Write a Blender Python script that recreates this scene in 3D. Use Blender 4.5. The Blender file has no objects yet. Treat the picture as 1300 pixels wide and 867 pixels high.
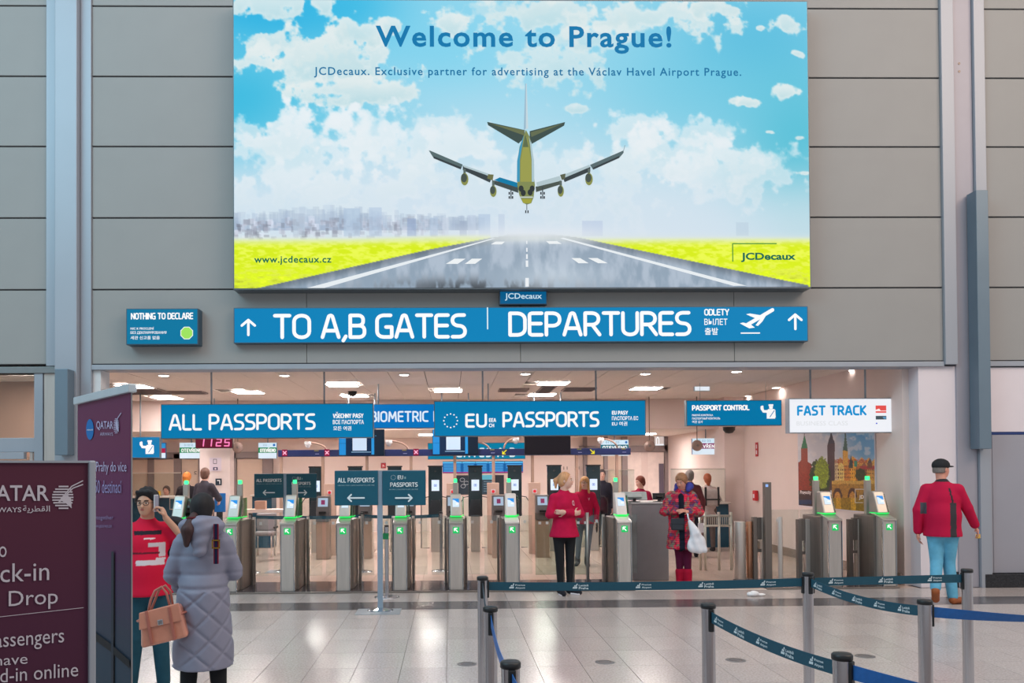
import bpy, bmesh, math, random
import numpy as np
from mathutils import Vector, Matrix, Euler
random.seed(7); np.random.seed(7)
SC = bpy.context.scene
COL = SC.collection
PI = math.pi
# ---------------------------------------------------------------- camera
F_PX, PPX, PPY = 1050.0, 589.0, 583.0
CAM = Vector((0.0, -11.6, 1.69))
RM = (Matrix.Rotation(-math.radians(1.0), 3, 'Z') @ Matrix.Rotation(math.radians(90.8), 3, 'X')
      @ Matrix.Rotation(-math.radians(0.36), 3, 'Z'))
cam_d = bpy.data.cameras.new('camera'); cam = bpy.data.objects.new('camera', cam_d); COL.objects.link(cam)
cam_d.sensor_width = 36.0; cam_d.lens = F_PX * 36.0 / 1300.0
cam_d.shift_x = (650.0 - PPX) / 1300.0; cam_d.shift_y = (PPY - 433.5) / 1300.0
cam_d.clip_start = 0.05; cam_d.clip_end = 200
cam.matrix_world = Matrix.Translation(CAM) @ RM.to_4x4()
SC.camera = cam
# ---------------------------------------------------------------- world, light, exposure
w = bpy.data.worlds.new('hall_daylight'); SC.world = w; w.use_nodes = True
w.node_tree.nodes['Background'].inputs[0].default_value = (0.86, 0.93, 1.0, 1)
w.node_tree.nodes['Background'].inputs[1].default_value = 0.56

def area_light(name, loc, aim, size, size_y, power, color):
    d = bpy.data.lights.new(name, 'AREA'); d.shape = 'RECTANGLE'; d.size = size; d.size_y = size_y
    d.energy = power; d.color = color
    o = bpy.data.objects.new(name, d); COL.objects.link(o); o.location = loc
    o.rotation_euler = (Vector(aim) - Vector(loc)).to_track_quat('-Z', 'Y').to_euler()
    return o
area_light('left_skylight', (-11, -11, 12), (-3, 0, 4), 9, 6, 900, (0.42, 0.84, 1.0))
area_light('right_hall_lamps', (12, -10, 12), (5, 0, 4), 9, 6, 980, (1.0, 0.74, 0.56))
area_light('hall_ceiling_lamps', (0, -7, 13), (0, -3, 0), 14, 6, 420, (1.0, 0.93, 0.92))
SC.view_settings.view_transform = 'Standard'; SC.view_settings.look = 'None'
SC.view_settings.gamma = 1.0; SC.view_settings.use_curve_mapping = False
SC.view_settings.exposure = 0.0

# ---------------------------------------------------------------- projection from the photograph to real places
def ray(x, y):
    return RM @ Vector(((x - PPX) / F_PX, -(y - PPY) / F_PX, -1.0))
def W(x, y, Y):
    r = ray(x, y); t = (Y - CAM.y) / r.y
    return CAM + r * t
def WX(x, y, X):
    r = ray(x, y); return CAM + r * ((X - CAM.x) / r.x)
def FL(x, y, z=0.0):
    r = ray(x, y); return CAM + r * ((z - CAM.z) / r.z)

# ---------------------------------------------------------------- materials
def lin(c):
    return tuple(((v / 255.0) / 12.92 if v / 255.0 <= 0.04045 else ((v / 255.0 + 0.055) / 1.055) ** 2.4) for v in c)
MATS = {}
def mat(name, rgb=(200, 200, 200), rough=0.5, metal=0.0, emit=None, es=0.0, var=0.06, scale=8.0, bump=0.0, stretch=None,
        spec=0.5, coat=0.0, attr=False, attr_base=1.0):
    if name in MATS: return MATS[name]
    m = bpy.data.materials.new(name); m.use_nodes = True; nt = m.node_tree; N = nt.nodes; L = nt.links
    b = N['Principled BSDF']; c = lin(rgb)
    b.inputs['Roughness'].default_value = rough; b.inputs['Metallic'].default_value = metal
    b.inputs['Specular IOR Level'].default_value = spec
    if coat: b.inputs['Coat Weight'].default_value = coat; b.inputs['Coat Roughness'].default_value = 0.05
    tc = N.new('ShaderNodeTexCoord'); mp = N.new('ShaderNodeMapping'); nz = N.new('ShaderNodeTexNoise')
    L.new(tc.outputs['Object'], mp.inputs[0]); L.new(mp.outputs[0], nz.inputs[0])
    if stretch: mp.inputs['Scale'].default_value = stretch
    nz.inputs['Scale'].default_value = scale; nz.inputs['Detail'].default_value = 3
    if attr:
        a = N.new('ShaderNodeAttribute'); a.attribute_name = 'Col'
        mx = N.new('ShaderNodeMix'); mx.data_type = 'RGBA'; mx.blend_type = 'MULTIPLY'; mx.inputs[0].default_value = 1
        L.new(a.outputs['Color'], mx.inputs[6]); mx.inputs[7].default_value = (attr_base,) * 3 + (1,)
        L.new(mx.outputs[2], b.inputs['Base Color'])
        if es:
            L.new(a.outputs['Color'], b.inputs['Emission Color']); b.inputs['Emission Strength'].default_value = es
    else:
        r = N.new('ShaderNodeMapRange'); L.new(nz.outputs[0], r.inputs[0])
        r.inputs[1].default_value = 0.3; r.inputs[2].default_value = 0.7
        r.inputs[3].default_value = 1 - var; r.inputs[4].default_value = 1 + var
        mx = N.new('ShaderNodeVectorMath'); mx.operation = 'SCALE'; mx.inputs[0].default_value = c
        L.new(r.outputs[0], mx.inputs['Scale']); L.new(mx.outputs[0], b.inputs['Base Color'])
        if emit is not None:
            b.inputs['Emission Color'].default_value = lin(emit) + (1,); b.inputs['Emission Strength'].default_value = es
    if bump:
        bp = N.new('ShaderNodeBump'); bp.inputs['Strength'].default_value = bump; bp.inputs['Distance'].default_value = 0.01
        L.new(nz.outputs[0], bp.inputs['Height']); L.new(bp.outputs[0], b.inputs['Normal'])
    MATS[name] = m; return m

def glass(name, tint=(244, 248, 246), gloss=0.09):
    if name in MATS: return MATS[name]
    m = bpy.data.materials.new(name); m.use_nodes = True; nt = m.node_tree; N = nt.nodes; L = nt.links
    N.remove(N['Principled BSDF']); out = N['Material Output']
    t = N.new('ShaderNodeBsdfTransparent'); t.inputs[0].default_value = lin(tint) + (1,)
    g = N.new('ShaderNodeBsdfGlossy'); g.inputs['Roughness'].default_value = 0.02
    f = N.new('ShaderNodeFresnel'); f.inputs[0].default_value = 1.45
    a = N.new('ShaderNodeMath'); a.operation = 'MAXIMUM'; a.inputs[1].default_value = gloss * 0.5
    mx = N.new('ShaderNodeMixShader'); L.new(f.outputs[0], a.inputs[0]); L.new(a.outputs[0], mx.inputs[0])
    L.new(t.outputs[0], mx.inputs[1]); L.new(g.outputs[0], mx.inputs[2]); L.new(mx.outputs[0], out.inputs[0])
    MATS[name] = m; return m

def floor_mat(name, rgb, dark=False):
    m = bpy.data.materials.new(name); m.use_nodes = True; N = m.node_tree.nodes; L = m.node_tree.links
    b = N['Principled BSDF']; c = lin(rgb)
    g = N.new('ShaderNodeNewGeometry'); v = N.new('ShaderNodeTexNoise'); v.inputs['Scale'].default_value = 55; v.inputs['Detail'].default_value = 4
    L.new(g.outputs['Position'], v.inputs[0])
    r = N.new('ShaderNodeValToRGB'); L.new(v.outputs[0], r.inputs[0])
    r.color_ramp.elements[0].position = 0.36; r.color_ramp.elements[0].color = (*[k * 0.80 for k in c], 1)
    r.color_ramp.elements[1].position = 0.62; r.color_ramp.elements[1].color = (*[min(1, k * 1.06) for k in c], 1)
    oi = N.new('ShaderNodeObjectInfo'); mr = N.new('ShaderNodeMapRange'); L.new(oi.outputs['Random'], mr.inputs[0])
    mr.inputs[3].default_value = 0.94; mr.inputs[4].default_value = 1.05
    sc = N.new('ShaderNodeVectorMath'); sc.operation = 'SCALE'; L.new(r.outputs[0], sc.inputs[0]); L.new(mr.outputs[0], sc.inputs['Scale'])
    L.new(sc.outputs[0], b.inputs['Base Color'])
    v2 = N.new('ShaderNodeTexNoise'); v2.inputs['Scale'].default_value = 3.0; L.new(g.outputs['Position'], v2.inputs[0])
    rr = N.new('ShaderNodeMapRange'); L.new(v2.outputs[0], rr.inputs[0]); rr.inputs[3].default_value = 0.16; rr.inputs[4].default_value = 0.26
    L.new(rr.outputs[0], b.inputs['Roughness']); b.inputs['Specular IOR Level'].default_value = 0.6
    MATS[name] = m; return m

# ---------------------------------------------------------------- object helpers
def empty(name, loc, rz=0.0):
    o = bpy.data.objects.new(name, None); COL.objects.link(o); o.location = loc; o.rotation_euler = (0, 0, rz)
    o.empty_display_size = 0.1; return o
def tag(o, label=None, cat=None, group=None, kind=None):
    if label: o['label'] = label
    if cat: o['category'] = cat
    if group: o['group'] = group
    if kind: o['kind'] = kind
    return o
def thing(name, label, cat, loc, rz=0.0, group=None):
    return tag(empty(name, loc, rz), label, cat, group)
def kids(o): return [c for c in bpy.data.objects if c.parent == o]
def copy_tree(o, parent=None):
    c = o.copy(); COL.objects.link(c); c.parent = parent
    for ch in kids(o): copy_tree(ch, c)
    return c

class MB:
    def __init__(s): s.v = []; s.f = []; s.sm = []
    def add(s, vs, fs, smooth=False):
        n = len(s.v); s.v += [tuple(v) for v in vs]; s.f += [tuple(i + n for i in f) for f in fs]; s.sm += [smooth] * len(fs); return s
    def box(s, x0, x1, y0, y1, z0, z1):
        if x0 > x1: x0, x1 = x1, x0
        if y0 > y1: y0, y1 = y1, y0
        if z0 > z1: z0, z1 = z1, z0
        v = [(x, y, z) for x in (x0, x1) for y in (y0, y1) for z in (z0, z1)]
        return s.add(v, [(0, 1, 3, 2), (4, 6, 7, 5), (0, 4, 5, 1), (2, 3, 7, 6), (0, 2, 6, 4), (1, 5, 7, 3)])
    def cyl(s, p0, p1, r0, r1=None, n=16, caps=True):
        r1 = r0 if r1 is None else r1
        p0 = Vector(p0); p1 = Vector(p1); d = (p1 - p0).normalized()
        a = d.orthogonal().normalized(); b = d.cross(a)
        vs = []
        for p, r in ((p0, r0), (p1, r1)):
            for i in range(n):
                t = 2 * PI * i / n; vs.append(p + (a * math.cos(t) + b * math.sin(t)) * r)
        s.add(vs, [(i, (i + 1) % n, n + (i + 1) % n, n + i) for i in range(n)], True)
        if caps: s.add(vs[:n], [tuple(reversed(range(n)))]); s.add(vs[n:], [tuple(range(n))])
        return s
    def tube(s, pts, r, n=8):
        pts = [Vector(p) for p in pts]; rings = []
        a = None
        for i, p in enumerate(pts):
            d = (pts[min(i + 1, len(pts) - 1)] - pts[max(i - 1, 0)]).normalized()
            if a is None: a = d.orthogonal().normalized()
            a = (a - d * a.dot(d)).normalized(); b = d.cross(a)
            rr = r[i] if isinstance(r, (list, tuple)) else r
            rings.append([p + (a * math.cos(2 * PI * k / n) + b * math.sin(2 * PI * k / n)) * rr for k in range(n)])
        vs = [v for q in rings for v in q]; fs = []
        for i in range(len(pts) - 1):
            for k in range(n): fs.append((i * n + k, i * n + (k + 1) % n, (i + 1) * n + (k + 1) % n, (i + 1) * n + k))
        s.add(vs, fs, True); s.add(rings[0], [tuple(reversed(range(n)))]); s.add(rings[-1], [tuple(range(n))]); return s
    def lathe(s, prof, c=(0, 0, 0), n=24):
        vs = [(c[0] + r * math.cos(2 * PI * k / n), c[1] + r * math.sin(2 * PI * k / n), c[2] + z) for r, z in prof for k in range(n)]
        m = len(prof)
        s.add(vs, [(i * n + k, i * n + (k + 1) % n, (i + 1) * n + (k + 1) % n, (i + 1) * n + k) for i in range(m - 1) for k in range(n)], True)
        return s
    def ball(s, c, r, n=10):
        r = (r, r, r) if not isinstance(r, (tuple, list)) else r
        prof = [(math.sin(PI * i / n), -math.cos(PI * i / n)) for i in range(n + 1)]
        vs = [(c[0] + r[0] * p * math.cos(2 * PI * k / (2 * n)), c[1] + r[1] * p * math.sin(2 * PI * k / (2 * n)), c[2] + r[2] * z) for p, z in prof for k in range(2 * n)]
        q = 2 * n
        return s.add(vs, [(i * q + k, i * q + (k + 1) % q, (i + 1) * q + (k + 1) % q, (i + 1) * q + k) for i in range(n) for k in range(q)], True)
    def prism(s, poly, axis, a0, a1):
        # poly of (u,v); axis 'x': (a,u,v) 'y': (u,a,v) 'z': (u,v,a)
        f = {'x': lambda u, v, a: (a, u, v), 'y': lambda u, v, a: (u, a, v), 'z': lambda u, v, a: (u, v, a)}[axis]
        n = len(poly); vs = [f(u, v, a0) for u, v in poly] + [f(u, v, a1) for u, v in poly]
        return s.add(vs, [tuple(range(n)), tuple(reversed(range(n, 2 * n)))] + [(i, n + i, n + (i + 1) % n, (i + 1) % n) for i in range(n)])
    def mesh(s, name, m):
        me = bpy.data.meshes.new(name); me.from_pydata(s.v, [], s.f); me.materials.append(m)
        me.polygons.foreach_set('use_smooth', s.sm)
        bm = bmesh.new(); bm.from_mesh(me); bmesh.ops.remove_doubles(bm, verts=bm.verts, dist=1e-5)
        bmesh.ops.recalc_face_normals(bm, faces=bm.faces); bm.to_mesh(me); bm.free()
        return me
    def build(s, name, m, parent=None, bevel=0.0, loc=None, seg=2):
        o = bpy.data.objects.new(name, s.mesh(name, m)); COL.objects.link(o); o.parent = parent
        if loc: o.location = loc
        if bevel:
            b = o.modifiers.new('bevel', 'BEVEL'); b.width = bevel; b.segments = seg; b.limit_method = 'ANGLE'
        return o
def B(x0, x1, y0, y1, z0, z1): return MB().box(x0, x1, y0, y1, z0, z1)

# ---------------------------------------------------------------- flat print: coloured polygons in photo pixels on a real sign face
GLYPH = {
 'A': (.62, [[(0, 0), (.25, 1, .06), (.37, 1, .06), (.62, 0)], [(.1, .3), (.52, .3)]]),
 'B': (.52, [[(0, 0), (0, 1), (.49, 1, .18), (.49, .53, .18), (0, .53)], [(0, .53), (.54, .53, .2), (.54, 0, .2), (0, 0)]]),
 'C': (.50, [[(.5, 1), (0, 1, .25), (0, 0, .25), (.5, 0)]]),
 'D': (.56, [[(0, 0), (0, 1), (.56, 1, .28), (.56, 0, .28), (0, 0)]]),
 'E': (.46, [[(.46, 1), (0, 1, .1), (0, 0, .1), (.46, 0)], [(0, .52), (.43, .52)]]),
 'F': (.44, [[(.44, 1), (0, 1, .1), (0, 0)], [(0, .5), (.4, .5)]]),
 'G': (.56, [[(.52, 1), (0, 1, .25), (0, 0, .25), (.56, 0, .04), (.56, .46), (.34, .46)]]),
 'H': (.54, [[(0, 0), (0, 1)], [(.54, 0), (.54, 1)], [(0, .52), (.54, .52)]]),
 'I': (.0, [[(0, 0), (0, 1)]]),
 'K': (.5, [[(0, 0), (0, 1)], [(.48, 1), (.08, .52), (.5, 0)]]),
 'L': (.42, [[(0, 1), (0, 0, .1), (.42, 0)]]),
 'M': (.74, [[(0, 0), (.07, 1, .03), (.37, .3, .03), (.67, 1, .03), (.74, 0)]]),
 'N': (.56, [[(0, 0), (0, 1, .03), (.56, 0, .03), (.56, 1)]]),
 'O': (.58, [[(.29, 1), (0, 1, .27), (0, 0, .27), (.58, 0, .27), (.58, 1, .27), (.29, 1)]]),
 'P': (.5, [[(0, 0), (0, 1), (.5, 1, .25), (.5, .42, .25), (0, .42)]]),
 'R': (.52, [[(0, 0), (0, 1), (.5, 1, .24), (.5, .46, .24), (0, .46)], [(.26, .46), (.54, 0)]]),
 'S': (.48, [[(.45, 1), (0, 1, .22), (0, .52, .22), (.48, .5, .22), (.48, 0, .22), (0, 0)]]),
 'T': (.56, [[(0, 1), (.56, 1)], [(.28, 1), (.28, 0)]]),
 'U': (.54, [[(0, 1), (0, 0, .25), (.54, 0, .25), (.54, 1)]]),
 'V': (.58, [[(0, 1), (.26, 0, .03), (.32, 0, .03), (.58, 1)]]),
 'Y': (.56, [[(0, 1), (.28, .45), (.56, 1)], [(.28, .45), (.28, 0)]]),
 'X': (.54, [[(0, 1), (.54, 0)], [(.54, 1), (0, 0)]]),
 ',': (.1, [[(.1, .04), (.0, -.16)]]), ' ': (.16, []), '-': (.3, [[(0, .45), (.3, .45)]]),
}
def fillet(pts):
    out = []
    for i, p in enumerate(pts):
        r = p[2] if len(p) > 2 else 0
        if r == 0 or i in (0, len(pts) - 1): out.append((p[0], p[1])); continue
        a, b = pts[i - 1], pts[i + 1]
        def tow(q, p=p, r=r):
            d = math.hypot(q[0] - p[0], q[1] - p[1]); t = min(r, d) / d if d else 0
            return (p[0] + (q[0] - p[0]) * t, p[1] + (q[1] - p[1]) * t)
        A_, B_ = tow(a), tow(b)
        for k in range(5):
            t = k / 4; c = .5523
            c1 = (A_[0] + (p[0] - A_[0]) * c, A_[1] + (p[1] - A_[1]) * c); c2 = (B_[0] + (p[0] - B_[0]) * c, B_[1] + (p[1] - B_[1]) * c)
            out.append(tuple((1 - t) ** 3 * A_[j] + 3 * (1 - t) ** 2 * t * c1[j] + 3 * (1 - t) * t * t * c2[j] + t ** 3 * B_[j] for j in (0, 1)))
    return out
def bfont_tris(text, bold=0.0, spacing=1.0, line=1.0, align='LEFT'):
    c = bpy.data.curves.new('text', 'FONT'); c.body = text; c.offset = bold; c.space_character = spacing; c.space_line = line
    c.align_x = align; c.resolution_u = 3
    o = bpy.data.objects.new('text', c); COL.objects.link(o); bpy.context.view_layer.update()
    me = o.to_mesh(); vs = [(v.co.x, v.co.y) for v in me.vertices]; fs = [tuple(p.vertices) for p in me.polygons]
    o.to_mesh_clear(); bpy.data.objects.remove(o); bpy.data.curves.remove(c)
    return vs, fs

class Print:
    """coloured flat shapes; mapping m(px,py)->(u,v) local metres, put on plane y=y0 facing -y (or any basis)."""
    def __init__(s, m): s.m = m; s.v = []; s.f = []; s.c = []; s.layer = 0; s.cnt = 0
    def poly(s, pts, col, lift=True):
        if lift: s.layer += 1
        n = len(s.v); s.cnt += 1
        for x, y in pts: u, v = s.m(x, y); s.v.append((u, -0.0004 * min(s.layer, 40) - 3e-5 * (s.cnt % 12), v))
        s.f.append(tuple(range(n, n + len(pts)))); s.c.append(col)
    def rect(s, x0, y0, x1, y1, col): s.poly([(x0, y0), (x1, y0), (x1, y1), (x0, y1)], col)
    def disc(s, cx, cy, rx, ry, col, n=20, a0=0): s.poly([(cx + rx * math.cos(a0 + 2 * PI * i / n), cy + ry * math.sin(a0 + 2 * PI * i / n)) for i in range(n)], col)
    def stroke(s, pts, w, col, rnd=True):
        s.layer += 1
        for a, b in zip(pts[:-1], pts[1:]):
            d = math.hypot(b[0] - a[0], b[1] - a[1])
            if d < 1e-6: continue
            nx, ny = -(b[1] - a[1]) / d * w / 2, (b[0] - a[0]) / d * w / 2
            s.poly([(a[0] + nx, a[1] + ny), (b[0] + nx, b[1] + ny), (b[0] - nx, b[1] - ny), (a[0] - nx, a[1] - ny)], col, False)
        if rnd:
            for p in pts: s.poly([(p[0] + w / 2 * math.cos(t * PI / 4), p[1] + w / 2 * math.sin(t * PI / 4)) for t in range(8)], col, False)
    def letters(s, text, x0, x1, ytop, ybot, w, col, gap=.2):
        """stroke capitals filling x0..x1, ytop..ybot exactly"""
        tot = 0
        for i, ch in enumerate(text): tot += GLYPH[ch][0] + (gap if i < len(text) - 1 else 0)
        h = (ybot - ytop) - w; sx = ((x1 - x0) - w) / tot; cx = x0 + w / 2
        for ch in text:
            for st in GLYPH[ch][1]: s.stroke([(cx + a * sx, ybot - w / 2 - b * h) for a, b in fillet(st)], w, col)
            cx += (GLYPH[ch][0] + gap) * sx
    def text(s, text, x0, x1, ytop, ybot, col, bold=0.0, spacing=1.0, line=1.0, align='LEFT', mirror=False):
        vs, fs = bfont_tris(text, bold, spacing, line, align)
        if not vs: return
        a0 = min(v[0] for v in vs); a1 = max(v[0] for v in vs); b0 = min(v[1] for v in vs); b1 = max(v[1] for v in vs)
        s.layer += 1; n = len(s.v)
        for a, b in vs:
            t = (a - a0) / (a1 - a0); t = 1 - t if mirror else t
            u, v = s.m(x0 + t * (x1 - x0), ybot - (b - b0) / (b1 - b0) * (ybot - ytop))
            s.v.append((u, -0.0004 * min(s.layer, 40), v))
        for f in fs: s.f.append(tuple(i + n for i in f)); s.c.append(col)
    def build(s, name, m, parent, y0=0.0, loc=None):
        me = bpy.data.meshes.new(name); me.from_pydata([(x, y + y0, z) for x, y, z in s.v], [], s.f); me.materials.append(m)
        at = me.color_attributes.new('Col', 'FLOAT_COLOR', 'CORNER'); cols = []
        for f, c in zip(s.f, s.c): cols += (list(lin(c)) + [1.0]) * len(f)
        at.data.foreach_set('color', cols)
        me.update()
        nr = np.empty(len(me.polygons) * 3); me.polygons.foreach_get('normal', nr); nr = nr.reshape(-1, 3)
        if (nr[:, 1] > 0.5).any():
            bm = bmesh.new(); bm.from_mesh(me)
            bmesh.ops.reverse_faces(bm, faces=[f for f in bm.faces if f.normal.y > 0]); bm.to_mesh(me); bm.free()
        o = bpy.data.objects.new(name, me); COL.objects.link(o); o.parent = parent
        if loc: o.location = loc
        return o
PRINT = mat('printed_ink', rough=0.45, attr=True)
LIT = mat('backlit_print', rough=0.6, attr=True, attr_base=0.10, es=0.90, spec=0.15)
LITHI = mat('screen_light', rough=0.4, attr=True, attr_base=0.1, es=1.0, spec=0.2)
WHITE = (255, 255, 255)

def rect_world(x0, y0, x1, y1, Y):
    ym, xm = (y0 + y1) / 2, (x0 + x1) / 2
    return W(x0, ym, Y).x, W(x1, ym, Y).x, W(xm, y1, Y).z, W(xm, y0, Y).z
def board(name, label, cat, box, Y, depth, rgb, draw, lit=True, frame=(90, 110, 120), rods=(), rod_z=3.3, group=None, border=0.012,
          part='face_print', rod_r=0.014):
    x0, y0, x1, y1 = box; X0, X1, Z0, Z1 = rect_world(x0, y0, x1, y1, Y)
    cx = (X0 + X1) / 2; t = thing(name, label, cat, (cx, Y, Z0), group=group)
    w = (X1 - X0) / 2; h = Z1 - Z0
    fm = mat('frame_%d_%d_%d' % frame, frame, rough=0.4, metal=0.3)
    B(-w, w, 0.004, depth, 0, h).build('housing', fm, t, bevel=0.004)
    def m(px, py): return ((px - x0) / (x1 - x0) * 2 * w - w, (y1 - py) / (y1 - y0) * h)
    p = Print(m); b = border / (2 * w) * (x1 - x0)
    p.rect(x0 + b, y0 + b, x1 - b, y1 - b, rgb); draw(p)
    p.build(part, LIT if lit else PRINT, t, 0.003)
    for rx in rods:
        X = W(rx, y0, Y).x - cx
        MB().cyl((X, depth / 2, h), (X, depth / 2, rod_z - Z0), rod_r, n=10).build('hanger_rod', mat('rod_grey', (150, 165, 178), rough=0.4, metal=0.3), t)
    return t
# ================================================================ THE SETTING
def struct(o): o['kind'] = 'structure'; return o
M_PANEL = mat('wall_panel_grey', (150, 150, 149), rough=0.6, var=0.02, scale=2)
M_GAP = mat('joint_dark', (78, 80, 84), rough=0.8)
M_TRIM = mat('trim_aluminium', (158, 164, 174), rough=0.45, metal=0.2, var=0.03, scale=3, stretch=(1, 1, .1))
M_TRIMD = mat('trim_slate', (112, 130, 144), rough=0.4, metal=0.35, var=0.03, scale=3)
M_WHITE = mat('white_plaster', (222, 214, 220), rough=0.7, var=0.015, scale=3)
M_IN = mat('interior_cream', (226, 210, 204), rough=0.75, var=0.015, scale=3)
M_INW = mat('interior_partition_brown', (176, 140, 122), rough=0.7, var=0.02, scale=3)
M_CEIL = mat('ceiling_tile', (222, 216, 210), rough=0.85, var=0.02, scale=9)
M_STEEL = mat('brushed_steel', (196, 188, 182), rough=0.36, metal=0.55, var=0.08, scale=6, stretch=(6, 6, .25))
M_STEELD = mat('dark_steel', (126, 116, 110), rough=0.4, metal=0.45, var=0.08, scale=6, stretch=(6, 6, .25))
M_CHROME = mat('chrome', (205, 212, 218), rough=0.14, metal=1.0, var=0.02)
M_BEIGE = mat('beige_powder_coat', (180, 152, 136), rough=0.45, metal=0.25, var=0.04)
M_BLACK = mat('black_plastic', (22, 24, 28), rough=0.4, var=0.1)
M_FRAME = mat('door_frame_mauve', (138, 126, 126), rough=0.5, metal=0.2, var=0.03)
M_DOOR = mat('door_cream', (206, 186, 170), rough=0.6, var=0.02)
M_GRAN = mat('black_granite', (38, 38, 42), rough=0.25, var=0.5, scale=60)
GL = glass('clear_glass')
GLF = glass('green_glass', (226, 236, 230), 0.1)
zrow = [W(650, y, 0).z for y in (461, 367, 277, 187.3, 99.3, 11, -77, -165)]
Zo = zrow[0]
def X0(x, y=500, Y=0.0): return W(x, y, Y).x

wf = struct(B(-13, 12, 0.0, 0.25, Zo, zrow[-1]).build('wall_front', M_GAP))
pm = {}
def panel(xa, xb, za, zb):
    g = 0.011; k = (round(xb - xa, 3), round(zb - za, 3))
    if k not in pm:
        b = B(-k[0] / 2 + .003, k[0] / 2 - .003, -0.03, 0.0, g, k[1] - g); o = b.build('panel', M_PANEL, wf, bevel=0.004)
        pm[k] = o
    else:
        o = pm[k].copy(); COL.objects.link(o)
    o.location = ((xa + xb) / 2, 0, za); return o
LX = [X0(-340), X0(-140), X0(61)]
MX = [X0(118), X0(390), X0(661), X0(932), X0(1197)]
RX = [X0(1252), X0(1450)]
for xs in (LX, MX, RX):
    for xa, xb in zip(xs[:-1], xs[1:]):
        for za, zb in zip(zrow[:-1], zrow[1:]):
            if xs is not MX and False: continue
            panel(xa, xb, za, zb)
# header trims under the upper panels
struct(B(X0(118), X0(1197), -0.05, 0.3, Zo - 0.075, Zo - 0.005).build('trim_1', M_TRIM, bevel=0.004))
struct(B(LX[0], X0(75), -0.06, 0.2, Zo - 0.12, Zo - 0.03).build('trim_2', mat('trim_dull', (130, 134, 136), rough=0.4, metal=0.5), bevel=0.006))
struct(B(X0(1252), RX[-1], -0.05, 0.25, Zo - 0.075, Zo - 0.005).build('trim_3', M_TRIM, bevel=0.004))
# columns with their cover strips
ztop = zrow[-1]
lc = struct(B(X0(76), X0(104), -0.16, 0.3, 0, ztop).build('column_left', mat('column_blue_grey', (160, 166, 176), rough=0.45, metal=0.2, var=0.02, scale=2), bevel=0.01))
B(X0(61), X0(75.5), -0.06, 0.28, Zo - 0.02, ztop).build('cover_strip', M_TRIM, lc, bevel=0.004)
B(X0(104.5), X0(118), -0.06, 0.28, 0, ztop).build('cover_strip', M_TRIM, lc, bevel=0.004)
rc = struct(B(X0(1213), X0(1238), -0.03, 0.28, 0, ztop).build('column_right', mat('column_lilac', (160, 158, 168), rough=0.5, metal=0.15, var=0.03, scale=2), bevel=0.005))
B(X0(1197), X0(1212.5), -0.08, 0.28, Zo - 0.05, ztop).build('cover_strip', M_TRIM, rc, bevel=0.004)
B(X0(1238.5), X0(1252), -0.08, 0.28, 0, ztop).build('cover_strip', M_TRIM, rc, bevel=0.004)
for (za, zb) in ((3.0, 4.6), (4.62, 7.6)):
    pass
struct(B(X0(1228), X0(1243), -0.26, -0.05, W(1235, 570, -.2).z, W(1235, 243, -.2).z).build('trim_4', M_TRIMD, bevel=0.006))
struct(B(X0(85), X0(101), -0.36, -0.16, W(93, 578, -.2).z, W(93, 470, -.2).z).build('trim_5', M_TRIMD, bevel=0.006))
for (py) in (38, 48):
    MB().cyl((X0(1222), -0.035, W(1222, py + 44, 0).z), (X0(1222), -0.028, W(1222, py + 44, 0).z), 0.018, n=10).build('bolt_cover', M_STEELD, rc)
# lower right of the front wall
wr = struct(B(X0(1166), X0(1213), 0.0, 0.25, 0, Zo - 0.07).build('wall_right', M_WHITE))
B(X0(1213) - .18, X0(1213), -0.02, 0.0, 0, 0.22).build('skirting', M_GRAN, wr)
wr2 = struct(B(X0(1252), RX[-1], 0.02, 0.25, 0, Zo - 0.07).build('wall_right_lower', M_GAP))
zb_ = W(1280, 550, 0).z; zk = W(1280, 727, 0).z
B(X0(1253), RX[-1] , -0.01, 0.02, zb_ + 0.02, Zo - 0.09).build('panel', M_WHITE, wr2, bevel=0.003)
B(X0(1253), RX[-1], -0.012, 0.02, zb_ - 0.02, zb_ + 0.018).build('blue_strip', mat('navy_strip', (28, 52, 110), rough=0.4), wr2)
MGP = mat('grey_panel', (158, 158, 168), rough=0.5, metal=0.1, var=0.02, scale=2)
B(X0(1253), X0(1257.5), -0.01, 0.02, zk, zb_ - 0.022).build('panel', MGP, wr2, bevel=0.002)
B(X0(1258), X0(1340), -0.01, 0.02, zk, zb_ - 0.022).build('panel', MGP, wr2, bevel=0.003)
B(X0(1341), X0(1450), -0.01, 0.02, zk, zb_ - 0.022).build('panel', MGP, wr2, bevel=0.003)
struct(B(X0(1243), RX[-1], -0.09, 0.02, 0, zk - 0.01).build('baseboard_right', M_GRAN, bevel=0.004))
# left glazed door bay
dl = struct(empty('door_1', (X0(10), 0, 0))); ox = X0(10)
B(X0(45) - ox, X0(56) - ox, -0.04, 0.12, 0, Zo - .12).build('door_frame', M_TRIM, dl, bevel=.005)
B(X0(56.5) - ox, X0(75.5) - ox, -0.02, 0.12, 0, Zo - .12).build('cover_panel', M_STEEL, dl, bevel=.005)
B(LX[0] - ox, X0(45) - ox, -0.03, 0.1, W(20, 574, 0).z, W(20, 556, 0).z).build('transom', M_TRIM, dl, bevel=.005)
B(LX[0] - ox, X0(45) - ox, -0.03, 0.1, W(20, 474, 0).z, Zo - .12).build('head_rail', M_TRIM, dl, bevel=.005)
B(LX[0] - ox, X0(44) - ox, 0.03, 0.045, W(20, 556, 0).z, W(20, 474, 0).z).build('pane', GL, dl)
B(LX[0] - ox, X0(38) - ox, -0.01, 0.09, 0, 0.12).build('door_rail', M_STEEL, dl, bevel=.004)
B(X0(38) - ox, X0(42) - ox, -0.01, 0.09, 0, W(20, 574, 0).z).build('door_stile', M_STEEL, dl, bevel=.004)
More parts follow.
